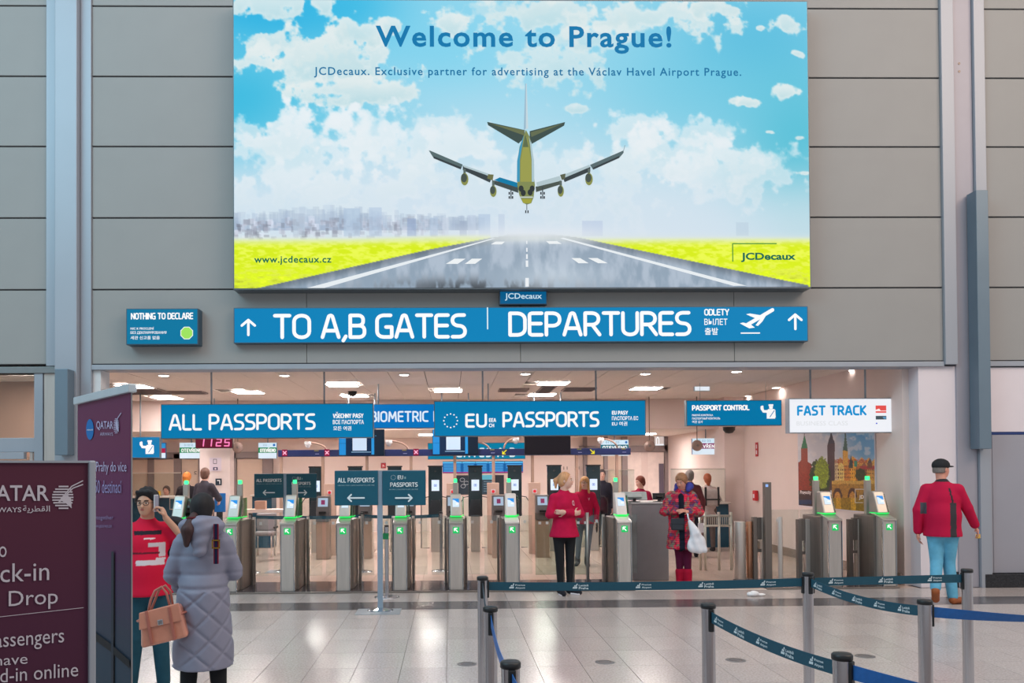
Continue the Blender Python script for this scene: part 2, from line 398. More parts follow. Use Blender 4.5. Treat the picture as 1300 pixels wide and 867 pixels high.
B(LX[0] - ox, X0(38) - ox, 0.03, 0.045, 0.12, W(20, 580, 0).z).build('pane', GL, dl)
B(LX[0] - ox, X0(35) - ox, -0.10, -0.02, W(20, 577.5, 0).z - .06, W(20, 574.5, 0).z).build('door_closer', M_TRIM, dl, bevel=.004)
# opening jamb at the left
struct(B(X0(118), X0(128), 0.0, 0.3, 0, Zo - 0.075).build('trim_6', mat('white_jamb', (214, 214, 216), rough=0.5), bevel=.004))

# ---------------------------------------------------------------- interior hall shell
CZ = 3.3; XL, XR = -10.0, 6.56; YB = 7.1; YD = 11.6; CZ2 = 2.62
struct(B(XL, XR + .1, 0.27, YB, CZ + 0.03, CZ + 0.08).build('ceiling', mat('ceiling_void', (120, 112, 106), rough=0.9)))
ceil = bpy.data.objects['ceiling']
LAMPS = [(170.5, 489.5), (212, 504), (315, 496.8), (434.5, 487.7), (450, 501.3), (569, 494.8), (702.5, 485.3), (688, 500), (820, 492)]
lampxy = []
for (x, y) in LAMPS:
    p = FL(x, y, CZ); lampxy.append((p.x, p.y))
proto = None
nx = int((XR - XL) / 0.6); rows = int((YB - .3) / 0.6)
lamp_cells = set()
for p in lampxy:
    lamp_cells.add((round((p[0] - XL - .3) / .6), round((p[1] - .3 - .3) / .6)))
for i in range(nx + 1):
    for j in range(rows + 1):
        x0 = XL + .6 * i; y0 = .3 + .6 * j; x1 = min(x0 + .6, XR); y1 = min(y0 + .6, YB)
        if (i, j) in lamp_cells or x1 - x0 < .1 or y1 - y0 < .1: continue
        if j % 2 == 1 and (i, j - 1) not in lamp_cells: continue
        yy = y1
        if j % 2 == 0 and (i, j + 1) not in lamp_cells: yy = min(y0 + 1.2, YB)
        g = .005
        full = abs(x1 - x0 - .6) < 1e-3 and abs(yy - y0 - 1.2) < 1e-3
        if full:
            if proto is None: proto = B(g, .6 - g, g, 1.2 - g, 0, .02).build('ceiling_tile', M_CEIL, ceil, loc=(x0, y0, CZ)); continue
            o = proto.copy(); COL.objects.link(o); o.location = (x0, y0, CZ)
        else: B(g, x1 - x0 - g, g, yy - y0 - g, 0, .02).build('ceiling_tile', M_CEIL, ceil, loc=(x0, y0, CZ))
M_LAMP = mat('lamp_diffuser', (255, 250, 240), rough=0.5, emit=(255, 243, 238), es=58.0)
M_LAMPD = mat('downlight_glow', (255, 250, 240), rough=0.5, emit=(255, 243, 236), es=36.0)
M_LFR = mat('lamp_rim', (236, 236, 236), rough=0.4)
def panel_lamp(x, y, z, label, hx=.27, hy=.27, group=None):
    t = thing('ceiling_lamp', label, 'lamp', (x, y, z - .02), group=group)
    B(-hx, hx, -hy, hy, 0.0, 0.012).build('diffuser', M_LAMP, t)
    f = MB()
    for (a, b, c, d) in ((-hx - .02, hx + .02, -hy - .02, -hy), (-hx - .02, hx + .02, hy, hy + .02), (-hx - .02, -hx, -hy, hy), (hx, hx + .02, -hy, hy)): f.box(a, b, c, d, -.003, .018)
    f.build('frame', M_LFR, t); return t
LL = ['square ceiling lamp panel above the far left roll-up banner, nearer one beside the vent', 'square ceiling lamp panel at the far end of the left ceiling vent',
      'square ceiling lamp panel above the middle of the ALL PASSPORTS sign', 'square ceiling lamp panel in front of the black ceiling dome, nearer the opening',
      'square ceiling lamp panel just behind the black dome on the ceiling', 'square ceiling lamp panel above the left part of the EU PASSPORTS sign',
      'square ceiling lamp panel nearest the camera above the PASSPORTS lettering', 'square ceiling lamp panel between the two grilles above EU PASSPORTS',
      'square ceiling lamp panel above the right end of the EU PASSPORTS sign']
for (px_, py_), c, l in zip(lampxy, sorted(range(9)), LL):
    panel_lamp(px_, py_, CZ, l)
# small round downlights of the front ceiling
DL = [(208, 476, 'small round downlight above the letters ALL PASS, left'), (361, 476, 'small round downlight near the ceiling rod over the letters ORTS'),
      (513, 475, 'small round downlight above the BIOMETRIC sign'), (667, 474, 'small round downlight above the square lamp over EU PASSPORTS'),
      (819, 474, 'small round downlight over the right end of the EU PASSPORTS sign'), (935, 471, 'small round downlight above the lit exit box'),
      (1084, 469, 'small round downlight between the FAST TRACK hanger rods'), (985.5, 491.5, 'small round downlight left of the FAST TRACK hanger rods'), (950.5, 502, 'small round downlight just above the PASSPORT CONTROL sign')]
for x, y, l in DL:
    p = FL(x, y, CZ); t = thing('downlight', l, 'lamp', (p.x, p.y, CZ - .01))
    MB().cyl((0, 0, -.004), (0, 0, .0), .075, n=20).build('diffuser', M_LAMPD, t)
    MB().lathe([(.075, 0), (.085, -.008), (.095, -.006), (.1, .012)], n=24).build('ring', M_LFR, t)
# ceiling vents
def vent(name, px4, label, n=9):
    (xa, ya), (xb, yb) = px4; a = FL(xa, ya, CZ); b = FL(xb, yb, CZ)
    x0, x1 = sorted((a.x, b.x)); y0, y1 = sorted((a.y, b.y)); t = thing(name, label, 'vent', (x0, y0, CZ - .03))
    fr = MB(); W_, D_ = x1 - x0, y1 - y0
    for q in ((0, W_, 0, .02), (0, W_, D_ - .02, D_), (0, .02, .02, D_ - .02), (W_ - .02, W_, .02, D_ - .02)): fr.box(*q, 0, .028)
    fr.build('frame', M_FRAME, t)
    B(.02, W_ - .02, .02, D_ - .02, .022, .028).build('backing', mat('vent_dark', (70, 66, 66), rough=.8), t)
    for i in range(n):
        yy = .02 + (D_ - .04) * (i + .5) / n
        B(.02, W_ - .02, yy - .008, yy + .012, .004, .02).build('slat', M_FRAME, t)
vent('ceiling_vent', ((164, 499.5), (200, 492.7)), 'grey ceiling vent between the two leftmost square lamps')
vent('ceiling_vent', ((208, 499), (256, 496)), 'grey slim ceiling grille right of the leftmost lamps', 4)
vent('ceiling_vent', ((632, 496), (672, 492.5)), 'grey slim ceiling grille left of the lamp pair over EU PASSPORTS', 4)
vent('ceiling_vent', ((680, 497.5), (708, 488.5)), 'grey ceiling vent between the two square lamps over EU PASSPORTS')
vent('ceiling_vent', ((712, 495.5), (758, 491.5)), 'grey slim ceiling grille right of the lamp pair over EU PASSPORTS', 4)

# bulkhead, back walls, side walls
struct(B(XL, XR, YB, YB + .2, CZ2, CZ + .05).build('wall_bulkhead', M_IN))
struct(B(XL, XR, YB + .2, YD + .2, CZ2 , CZ2 + .06).build('ceiling_back', M_CEIL))
wsr = struct(B(XR, XR + .15, .25, 6.7, 0, CZ + .05).build('wall_interior_right', M_IN))
struct(B(XR - .03, XR, .3, 6.7, 0, .16).build('baseboard_interior_right', mat('grey_stone_skirting', (150, 134, 124), rough=.4, var=.25, scale=40)))
struct(B(6.12, XR + .15, 6.7, YD, 0, CZ + .05).build('wall_back_right', M_IN))
struct(B(XL - .15, XL, .25, YD, 0, CZ + .05).build('wall_interior_left', M_IN))
wb = struct(B(XL, XR, YD, YD + .15, 0, CZ + .05).build('wall_back', M_IN))
wp = struct(B(XL, X0(95, Y=3.0), 3.0, 3.12, 0, CZ).build('wall_partition_left', M_INW))
for x, y, sz in ((6, 486, .55), (40, 497, .3)):
    p = W(x, y, 2.98)
panel_lamp(FL(-10, 466, CZ).x, 1.6, CZ, 'ceiling lamp panel behind the glazed transom at the far left')
for n_, (x_, y_) in enumerate(((-6.5, 9.3), (-3.5, 9.3), (-.5, 9.3), (2.4, 9.3), (5.0, 9.6))):  # unseen lamps added to brighten the deeper room
    panel_lamp(x_, y_, CZ2 , 'added unseen square ceiling lamp over the far booths, ' + ['leftmost', 'second from the left', 'middle one', 'second from the right', 'rightmost'][n_], group='added square lamps over the far passport booths')

# ---------------------------------------------------------------- floors
FG = mat('grout', (128, 112, 108), rough=.8)
floor = struct(B(-13, 12, -13.5, YD + .2, -.08, -.012).build('floor', FG))
M_T = floor_mat('terrazzo_light', (198, 188, 184)); M_TD = floor_mat('terrazzo_dark', (100, 96, 98)); M_TI = floor_mat('terrazzo_inner', (206, 184, 170))
TX, TY = .39, .6; gx = -.035
tl = {k: B(.002, TX - .002, .002, TY - .002, -.012, 0).mesh('tile', m) for k, m in (('a', M_T), ('d', M_TD))}
rest = {'a': MB(), 'd': MB()}; nt_ = 0
for j in range(-12, 2):
    y0 = -1.46 + TY * j; y1 = y0 + TY if j != 1 else -.05
    for i in range(-32, 31):
        x0 = gx + TX * i; ym = max(y0 + .3, -11)
        px_l = 571 + x0 * F_PX / (ym + 11.6)
        yb = 598 + 1.69 * F_PX / (y1 + 11.6)
        vis = -30 < px_l < 1310 and yb < 870 and nt_ < 292
        k = 'd' if j == 0 else 'a'
        if vis and j < 1:
            o = bpy.data.objects.new('tile', tl[k]); COL.objects.link(o); o.parent = floor; o.location = (x0, y0, 0); nt_ += 1
        else: rest[k].box(x0 + .002, x0 + TX - .002, y0 + .002, y1 - .002, -.012, 0)
for k, m in (('a', M_T), ('d', M_TD)):
    tag(rest[k].build('floor_tiles', m, floor), kind='stuff')
mb = MB()
for i in range(-25, 17):
    for j in range(20):
        x0 = gx + TX * i; y0 = -.05 + TY * j
        mb.box(x0 + .002, x0 + TX - .002, y0 + .002, y0 + TY - .002, -.012, 0)
tag(mb.build('inner_floor_tiles', M_TI, floor), kind='stuff')
# raised gate platforms
M_PLAT = mat('platform_dark', (84, 78, 82), rough=.12, var=.05)
for (xa, xb, l) in ((150, 806, 1), (982, 1156, 2)):
    a = FL(xa, 751).x; b = FL(xb, 751).x
    p = struct(B(a, b, -.04, 1.05, 0, .018).build('gate_platform', M_PLAT))
    B(a - .02, b + .02, -.075, -.04, 0, .022).build('edge_strip', M_STEELD, p, bevel=.004)
struct(B(FL(806, 751).x + .03, FL(984, 751).x - .03, -.07, .0, -.002, .003).build('trim_7', mat('threshold_pale', (216, 204, 192), rough=.4)))
struct(B(FL(880, 740).x, FL(990, 740).x, .28, .34, -.002, .003).build('trim_8', mat('threshold_red', (190, 96, 92), rough=.4)))
for x, y, l in ((768, 840.5, 'round metal floor socket cover near the middle bottom'), (593, 843, 'round metal floor socket cover left of the foreground posts'),
                (934, 838, 'round metal floor socket cover right of the lone belt post'), (1098, 833, 'round metal floor socket cover behind the front right belt')):
    p = FL(x, y); t = thing('floor_socket', l, 'socket', (p.x, p.y, 0))
    MB().lathe([(0, .004), (.07, .004), (.085, .002), (.088, 0)], n=28).build('cover', mat('socket_metal', (128, 126, 128), rough=.35, metal=.5), t)
    MB().lathe([(.05, .004), (.052, .006), (.056, .006), (.058, .004)], n=28).build('ring', M_STEELD, t)
# ================================================================ BILLBOARD AND SIGNS
BLUE = (0, 124, 178); DBLUE = (2, 116, 170); TEAL = (0, 82, 104)
def vnoise(u, v, s, seed):
    r = np.random.RandomState(seed).rand(64, 64); x = u * s; y = v * s
    xi = np.floor(x).astype(int); yi = np.floor(y).astype(int); fx = x - xi; fy = y - yi
    fx = fx * fx * (3 - 2 * fx); fy = fy * fy * (3 - 2 * fy)
    g = lambda a, b: r[a % 64, b % 64]
    return (g(xi, yi) * (1 - fx) + g(xi + 1, yi) * fx) * (1 - fy) + (g(xi, yi + 1) * (1 - fx) + g(xi + 1, yi + 1) * fx) * fy
def fbm(u, v, s, seed, o=5):
    a = 0; t = 0
    for i in range(o): a = a + vnoise(u, v, s * 2 ** i, seed + i) * .5 ** i; t += .5 ** i
    return a / t
def painted_grid(name, img, w, h, m, parent, y0):
    """img[row,col,3] sRGB 0..255; a real flat printed sheet, one small face per colour sample"""
    R_, C_ = img.shape[:2]
    xs = np.linspace(-w / 2, w / 2, C_); zs = np.linspace(h, 0, R_)
    X, Z = np.meshgrid(xs, zs); vs = np.stack([X.ravel(), np.full(X.size, y0), Z.ravel()], 1)
    idx = np.arange(R_ * C_).reshape(R_, C_)
    f = np.stack([idx[:-1, :-1], idx[1:, :-1], idx[1:, 1:], idx[:-1, 1:]], -1).reshape(-1, 4)
    me = bpy.data.meshes.new(name); me.vertices.add(len(vs)); me.vertices.foreach_set('co', vs.ravel())
    me.loops.add(f.size); me.loops.foreach_set('vertex_index', f.ravel()); me.polygons.add(len(f))
    me.polygons.foreach_set('loop_start', np.arange(0, f.size, 4)); me.update(calc_edges=True)
    c = np.clip(img.reshape(-1, 3), 0, 255) / 255.0; c = np.where(c <= .04045, c / 12.92, ((c + .055) / 1.055) ** 2.4)
    at = me.color_attributes.new('Col', 'FLOAT_COLOR', 'POINT'); at.data.foreach_set('color', np.concatenate([c, np.ones((len(c), 1))], 1).ravel())
    me.materials.append(m); o = bpy.data.objects.new(name, me); COL.objects.link(o); o.parent = parent; return o
def lerp(a, b, t): return np.asarray(a, float) * (1 - t[..., None]) + np.asarray(b, float) * t[..., None]
def sstep(a, b, x): t = np.clip((x - a) / (b - a), 0, 1); return t * t * (3 - 2 * t)

# ---- the billboard picture
x0b, y0b, x1b, y1b = 297.0, 1.0, 1026.5, 365.0
R_, C_ = 340, 640
px = np.linspace(x0b, x1b, C_)[None, :].repeat(R_, 0); py = np.linspace(y0b, y1b, R_)[:, None].repeat(C_, 1)
u = px / 365.0; v = py / 365.0
g = lambda cx, cy, rx, ry: np.exp(-(((px - cx) / rx) ** 2 + ((py - cy) / ry) ** 2))
sky = lerp((152, 214, 236), (206, 226, 238), sstep(60, 260, py))
sky = lerp_ = sky * (1 - g(340, 10, 150, 60)[..., None] * .9) + np.array((28, 172, 222)) * (g(340, 10, 150, 60)[..., None] * .9)
for (cx, cy, rx, ry, col, a) in ((300, 130, 110, 70, (40, 180, 220), .85), (960, 50, 130, 90, (78, 184, 220), .8), (1010, 170, 90, 90, (70, 186, 210), .85),
                                 (440, 10, 60, 40, (40, 180, 225), .6), (560, 60, 90, 50, (120, 208, 236), .6), (880, 130, 140, 70, (110, 200, 226), .6), (420, 150, 100, 30, (90, 196, 226), .5),
                                 (760, 15, 50, 20, (150, 208, 228), .3), (1020, 300, 60, 60, (180, 215, 222), .5)):
    k = g(cx, cy, rx, ry)[..., None] * a; sky = sky * (1 - k) + np.array(col) * k
n1 = fbm(u, v, 12, 3); n2 = fbm(u + 3, v, 30, 11); n3 = fbm(u, v * 1.6, 5, 31)
def cloud(cx, cy, rx, ry, a=1.0, edge=.42, col=(228, 236, 236), sh=(178, 214, 222)):
    global sky
    q = 1 - np.sqrt(((px - cx) / rx) ** 2 + ((py - cy) / ry) ** 2) + (n1 - .5) * 2.2 + (n2 - .5) * 1.5 + .12
    m = sstep(0, edge, q) * a * .92
    t = np.clip((py - (cy - ry)) / (2 * ry), 0, 1) * .75 * sstep(.1, .9, q) + (n3 - .5) * .5
    c = lerp(col, sh, np.clip(t, 0, 1)); sky = sky * (1 - m[..., None]) + c * m[..., None]
for c in ((330, 12, 45, 18), (350, 60, 70, 22), (400, 75, 80, 30), (450, 118, 70, 14), (320, 80, 40, 20), (412, 8, 14, 16), (455, 40, 22, 18), (500, 35, 14, 10), (560, 30, 28, 14), (640, 12, 60, 12, .5),
          (700, 18, 90, 25, .9), (820, 22, 100, 26, .95), (700, 85, 70, 28, .8), (905, 8, 40, 16), (760, 50, 70, 16, .7), (1003, 27, 24, 16), (1013, 67, 8, 5), (1005, 118, 26, 8), (945, 130, 18, 6), (930, 128, 9, 6),
          (730, 138, 16, 5, .8), (975, 168, 9, 3), (1015, 175, 8, 3), (965, 35, 6, 4), (1020, 220, 12, 4)):
    cloud(*c)
for c in ((360, 170, 40, 30, .95), (320, 165, 30, 18, .8), (380, 205, 100, 50, .8), (470, 170, 60, 25, .7), (540, 185, 110, 40, .75), (880, 170, 60, 18, .75), (800, 165, 50, 22, .8), (850, 200, 110, 34, .75), (930, 220, 100, 40, .7), (660, 230, 200, 60, .6), (400, 250, 140, 40, .6)):
    cloud(*c, edge=.5, col=(234, 240, 244), sh=(196, 222, 230))
haze = sstep(190, 300, py)[..., None] * .6 * (1 - sstep(900, 1040, px)[..., None] * .6); sky = sky * (1 - haze) + np.array((214, 226, 238)) * haze
img = sky.copy()
# the far city
rs = np.random.RandomState(5)
for i in range(520):
    far = i < 240; cx = rs.uniform(298, 610 if far else 560); fade = np.clip(1 - (cx - 300) / 420, .15, 1)
    if far: w_, h_, base = rs.uniform(3, 13), rs.uniform(8, 34) * (1 - abs(cx - 420) / 400), 293; col = rs.choice([150, 165, 180]) ; c = (col - 5, col + 12, col + 36); a = .2
    else: w_, h_, base = rs.uniform(3, 8), rs.uniform(3, 9), rs.uniform(284, 306) - (cx - 298) * .015; b = rs.uniform(110, 235); c = (b, b + 4, b + 20); a = .5 * fade
    m = ((abs(px - cx) < w_ / 2) & (py < base) & (py > base - h_)).astype(float)[..., None] * a; img = img * (1 - m) + np.array(c) * m
for cx, w_, t_, c in ((378, 14, 271, (190, 204, 220)), (520, 12, 278, (150, 170, 205)), (445, 20, 265, (176, 198, 222)), (475, 16, 264, (180, 200, 224)), (548, 10, 276, (176, 196, 220)), (563, 8, 276, (200, 210, 226)), (585, 9, 281, (150, 165, 190)), (596, 10, 273, (190, 204, 224)), (612, 14, 272, (176, 196, 222)), (634, 8, 272, (190, 206, 226)), (749, 26, 281, (184, 200, 226)), (940, 16, 283, (188, 208, 224))):
    m = ((abs(px - cx) < w_ / 2) & (py > t_) & (py < 300)).astype(float)[..., None] * .6; img = img * (1 - m) + np.array(c) * m
# fields
fn = fbm(u * 2, v * 6, 22, 77, 4)
hz = 303 - (px < 600) * 0 - 4 * (px < 620) * sstep(420, 620, px)
fld = lerp((236, 250, 80), (216, 238, 20), sstep(.38, .62, fn)) ; fld = lerp((226, 238, 170), (0, 0, 0), py * 0) * (1 - sstep(hz - 2, hz + 12, py)[..., None]) + fld * sstep(hz - 2, hz + 12, py)[..., None]
fld = fld + (sstep(330, 365, py) * (fn - .52) * 150)[..., None]
m = sstep(hz - 3, hz + 3, py)[..., None]; img = img * (1 - m) + fld * m
# runway
cxr, cyr = 667.0, 296.0
le = np.where(py < 317, np.interp(py, [299, 303, 317], [640, 615, 541]), np.interp(py, [317, 366], [541, 322]))
re = np.where(py < 313, np.interp(py, [298, 302, 313], [700, 732, 784]), np.interp(py, [313, 363], [784, 1024]))
rn = fbm(u * 3, v * 1.2, 14, 55, 5)
run = lerp((146, 164, 182), (176, 190, 206), sstep(.3, .7, rn)); dk = sstep(340, 366, py) * g(600, 366, 120, 22) * 1.0
run = run * (1 - dk[..., None] * .55 * sstep(.35, .6, rn)[..., None]); dkl = sstep(le + 60, le, px) * .28 + sstep(re - 60, re, px) * .25; run = run * (1 - dkl[..., None])
wh = g(700, 352, 60, 18)[..., None] * .5; run = run * (1 - wh) + np.array((214, 226, 236)) * wh
m = (sstep(le - 1.5, le + 1.5, px) * sstep(re + 1.5, re - 1.5, px) * sstep(296, 302, py))[..., None]; img = img * (1 - m) + run * m
# white haze where the runway meets the sky
k = (np.exp(-((py - 298) / 11) ** 2) * np.exp(-((px - 670) / 110) ** 2) * .85)[..., None]; img = img * (1 - k) + np.array((226, 232, 240)) * k
k = (np.exp(-((py - 303) / 5) ** 2) * .35)[..., None]; img = img * (1 - k) + np.array((226, 232, 220)) * k

X0b, X1b, Z0b, Z1b = rect_world(x0b, y0b, x1b, y1b, -.28)
bb = thing('billboard', 'huge backlit billboard with an airliner landing over a runway', 'billboard', ((X0b + X1b) / 2, -.28, Z0b))
bw, bh = X1b - X0b, Z1b - Z0b
B(-bw / 2 - .015, bw / 2 + .015, .006, .25, -.02, bh + .02).build('frame', mat('billboard_frame', (108, 116, 122), rough=.4, metal=.4), bb, bevel=.006)
painted_grid('poster', img, bw, bh, LIT, bb, 0.0)
def mb_(px_, py_): return ((px_ - x0b) / (x1b - x0b) * bw - bw / 2, (y1b - py_) / (y1b - y0b) * bh)
p = Print(mb_)
def q(pts, s=1232 / 270.0, ox=530, oy=100): return [(ox + a / s, oy + b / s) for a, b in pts]
# runway marks
p.poly([(388, 365), (410, 365), (626, 303), (622, 303)], (232, 238, 242)); p.poly([(945, 363.5), (928, 363.5), (708, 303), (712, 302)], (232, 238, 242))
for a in (((563, 335), (578, 335), (588, 328.5), (574, 328.5)), ((587, 335), (600, 335), (609, 328.5), (596, 328.5)), ((722, 328), (733, 328), (744, 334.5), (731, 334.5)), ((743, 328), (755, 328), (768, 334.5), (756, 334.5)),
          ((620, 310.5), (634, 310.5), (638, 307), (626, 307)), ((690, 306.5), (704, 306.5), (710, 310), (694, 310))): p.poly(a, (238, 242, 244))
for y_, h_, w_ in ((306, 4, 1.4), (315, 5, 1.8), (323, 6, 2.2), (331, 8, 3), (353, 11, 4.5)): p.rect(665.6 - w_ / 2, y_, 665.6 + w_ / 2, y_ + h_, (236, 240, 244))
p.build('runway_marks', LIT, bb, -.002); p = Print(mb_); p.layer = 2
# the airliner
G1, G2, G3, GD, SIL = (96, 116, 82), (60, 78, 74), (150, 156, 80), (52, 62, 66), (176, 196, 202)
p.poly(q([(617, 30), (625, 30), (632, 290), (606, 300), (611, 160)]), (196, 214, 222))
p.poly(q([(617, 30), (621, 30), (618, 290), (606, 300)]), (150, 184, 204))
p.poly(q([(394, 253), (402, 254), (612, 300), (608, 345), (576, 378), (400, 272)]), G2)
p.poly(q([(410, 262), (612, 302), (606, 330), (470, 282)]), (104, 112, 78))
p.poly(q([(846, 253), (640, 306), (640, 345), (652, 380), (840, 274)]), G2); p.poly(q([(840, 260), (645, 312), (650, 340), (740, 300)]), (98, 108, 80))
p.poly(q([(56, 418), (66, 420), (252, 500), (240, 528), (84, 462)]), (86, 106, 108)); p.poly(q([(84, 452), (244, 516), (240, 528), (84, 464)]), GD)
p.poly(q([(252, 506), (420, 574), (408, 604), (252, 532)]), (56, 66, 70)); p.poly(q([(258, 504), (420, 560), (420, 572), (256, 514)]), SIL)
p.poly(q([(398, 556), (430, 558), (424, 592), (392, 580)]), (110, 112, 72))
p.poly(q([(420, 590), (570, 622), (572, 664), (424, 612)]), (64, 76, 76)); p.poly(q([(432, 590), (465, 574), (570, 606), (565, 632)]), (0, 122, 166))
p.poly(q([(1184, 418), (1184, 432), (1158, 462), (1006, 530), (988, 502)]), (86, 106, 110)); p.poly(q([(1006, 518), (1158, 450), (1158, 462), (1006, 530)]), GD)
p.poly(q([(1190, 388), (1194, 388), (1186, 420), (1182, 420)]), (150, 170, 180))
p.poly(q([(990, 512), (990, 540), (840, 602), (830, 576)]), (56, 66, 70)); p.poly(q([(842, 556), (984, 502), (990, 514), (842, 576)]), SIL)
p.poly(q([(814, 560), (846, 552), (842, 584), (824, 590)]), (90, 96, 76))
p.poly(q([(820, 592), (822, 614), (674, 660), (672, 628)]), (74, 84, 78)); p.poly(q([(676, 604), (812, 566), (820, 594), (682, 628)]), (178, 198, 204))
fus = [(618, 300), (640, 340), (652, 400), (662, 480), (662, 560), (668, 620), (660, 690), (646, 724), (620, 732), (598, 722), (578, 680), (566, 620), (568, 480), (580, 400), (602, 340)]
p.poly(q(fus), (128, 138, 84)); p.poly(q([(606, 330), (582, 400), (566, 480), (564, 600), (580, 600), (582, 470), (596, 390)]), (60, 150, 186))
p.poly(q([(634, 335), (652, 400), (664, 480), (664, 600), (650, 600), (650, 470), (642, 390)]), (170, 196, 204))
p.poly(q([(612, 340), (624, 340), (648, 480), (648, 600), (584, 600), (586, 480)]), (154, 156, 78)); p.poly(q([(612, 340), (618, 330), (632, 400), (600, 400)]), (92, 108, 76))
for a in ((588, 640), (652, 640), (600, 665), (640, 662)): p.disc(*q([a])[0], 3.2, 4.0, (46, 54, 54))
p.poly(q([(590, 700), (650, 700), (644, 724), (600, 724)]), (160, 160, 60)); p.rect(*q([(580, 686)])[0], *q([(656, 694)])[0], (190, 200, 190))
for cx_, cy_, rx_, ry_ in ((262, 586, 22, 36), (427, 656, 19, 33), (981, 586, 22, 36), (817, 655, 18, 33)):
    c = q([(cx_, cy_)])[0]; p.poly(q([(cx_ - 7, cy_ - 60), (cx_ + 7, cy_ - 60), (cx_ + 7, cy_), (cx_ - 7, cy_)]), (90, 104, 100)); p.disc(c[0], c[1], rx_ / 4.56, ry_ / 4.56, (136, 142, 76), 16); p.disc(c[0] - .8, c[1] - 1.6, rx_ / 5.6, ry_ / 6.4, (70, 82, 76), 14)
for cx_ in (529, 712):
    p.rect(*q([(cx_ - 3, 630)])[0], *q([(cx_ + 3, 700)])[0], (60, 70, 76))
    for dx in (-10, 9):
        for yy in (660, 684): p.rect(*q([(cx_ + dx - 4, yy)])[0], *q([(cx_ + dx + 4, yy + 15)])[0], (44, 50, 56))
p.rect(*q([(618, 730)])[0], *q([(622, 765)])[0], (60, 66, 70)); p.rect(*q([(610, 766)])[0], *q([(617, 782)])[0], (46, 52, 58)); p.rect(*q([(623, 766)])[0], *q([(630, 782)])[0], (46, 52, 58))
p.build('printed_airliner', LIT, bb, -.002); p = Print(mb_); p.layer = 4; TB = (0, 118, 172)
p.text('Welcome to Prague!', 476, 852, 33, 68.5, TB, bold=.022, spacing=1.12); p.build('headline', LIT, bb, -.002); p = Print(mb_); p.layer = 4
p.text('JCDecaux. Exclusive partner for advertising at the Václav Havel Airport Prague.', 398, 941, 86, 99.5, (10, 112, 160), bold=.012, spacing=1.16); p.build('subtitle', LIT, bb, -.002); p = Print(mb_); p.layer = 4
p.text('www.jcdecaux.cz', 322, 419, 324.5, 336, (10, 110, 80), bold=.02, spacing=1.1); p.build('web_address', LIT, bb, -.002); p = Print(mb_); p.layer = 4
p.text('JCDecaux', 938, 1008, 321.5, 333.5, (0, 104, 84), bold=.03)
p.stroke([(927.5, 333), (927.5, 310), (984, 310)], 1.3, (50, 140, 60), rnd=False)
p.build('corner_logo', LIT, bb, -.002)

def jc(p): p.text('JCDecaux', 641, 688, 372, 381.5, (200, 226, 240), bold=.015)
board('name_plate', 'small blue plate under the huge billboard', 'sign', (634, 369, 694.5, 386.5), -.15, .1, (0, 92, 140), jc, frame=(60, 80, 100))

def arrow_up(p, cx, y0, y1, w, col=WHITE):
    s = (y1 - y0); p.stroke([(cx, y1), (cx, y0 + w * .5)], w, col); p.stroke([(cx - s * .40, y0 + s * .42), (cx, y0 + w * .5), (cx + s * .40, y0 + s * .42)], w, col)
def arrow_h(p, x0, x1, cy, w, col, tip, left):
    xt = x0 if left else x1; d = tip if left else -tip
    p.stroke([(x0, cy), (x1, cy)], w, col); p.stroke([(xt + d, cy - tip), (xt, cy), (xt + d, cy + tip)], w, col)
def officer(p, x, y, s, col=WHITE):
    P_ = lambda pts, c=col: p.poly([(x + a * s, y + b * s) for a, b in pts], c)
    P_([(.55, .02), (.85, .02), (.86, .12), (.53, .12)]); P_([(.57, .13), (.83, .13), (.80, .33), (.60, .33)])
    P_([(.42, .42), (.98, .38), (1.0, .88), (.96, .9), (.96, .96), (.42, .96), (.42, .90)]); P_([(.50, .34), (.90, .34), (.98, .40), (.44, .46)])
    P_([(.02, .16), (.12, .1), (.2, .12), (.22, .34), (.26, .40), (.46, .40), (.46, .58), (.16, .56), (.08, .42), (.02, .34)])
    p.stroke([(x + .92 * s, y + .42 * s), (x + .62 * s, y + .86 * s)], .05 * s, BLUE, False)
def gates(p):
    arrow_up(p, 315, 403.5, 424, 3.2); p.letters('TO A,B GATES', 346, 590.5, 397.5, 429.5, 4.6, WHITE, gap=.17)
    p.rect(616, 390, 617.6, 418, (220, 238, 246)); p.letters('DEPARTURES', 643, 876, 395.5, 427.5, 4.6, WHITE, gap=.17)
    p.letters('ODLETY', 892.5, 924.5, 393, 401.5, 1.5, WHITE); p.text('ВЫЛЕТ', 892.5, 922, 405.5, 413.5, WHITE, bold=.01); p.text('출발', 893, 910, 417, 426, WHITE, bold=.012)
    p.stroke([(948, 413), (980, 394.5)], 4.6, WHITE); p.poly([(946, 400), (951, 399), (969, 402), (962, 407)], WHITE); p.poly([(958, 414), (965, 405), (972, 401), (967, 409), (961, 415)], WHITE)
    p.poly([(938, 411.5), (942, 410.5), (952, 413), (957, 417), (950, 418), (946, 416)], WHITE); p.stroke([(939.5, 424), (963, 424)], 1.6, WHITE); arrow_up(p, 1009, 399, 419, 3.2)
board('gates_sign', 'long blue wall sign reading TO A,B GATES and DEPARTURES', 'sign', (296.5, 389.5, 1026, 434.5), -.16, .14, (0, 130, 186), gates, frame=(70, 100, 120))
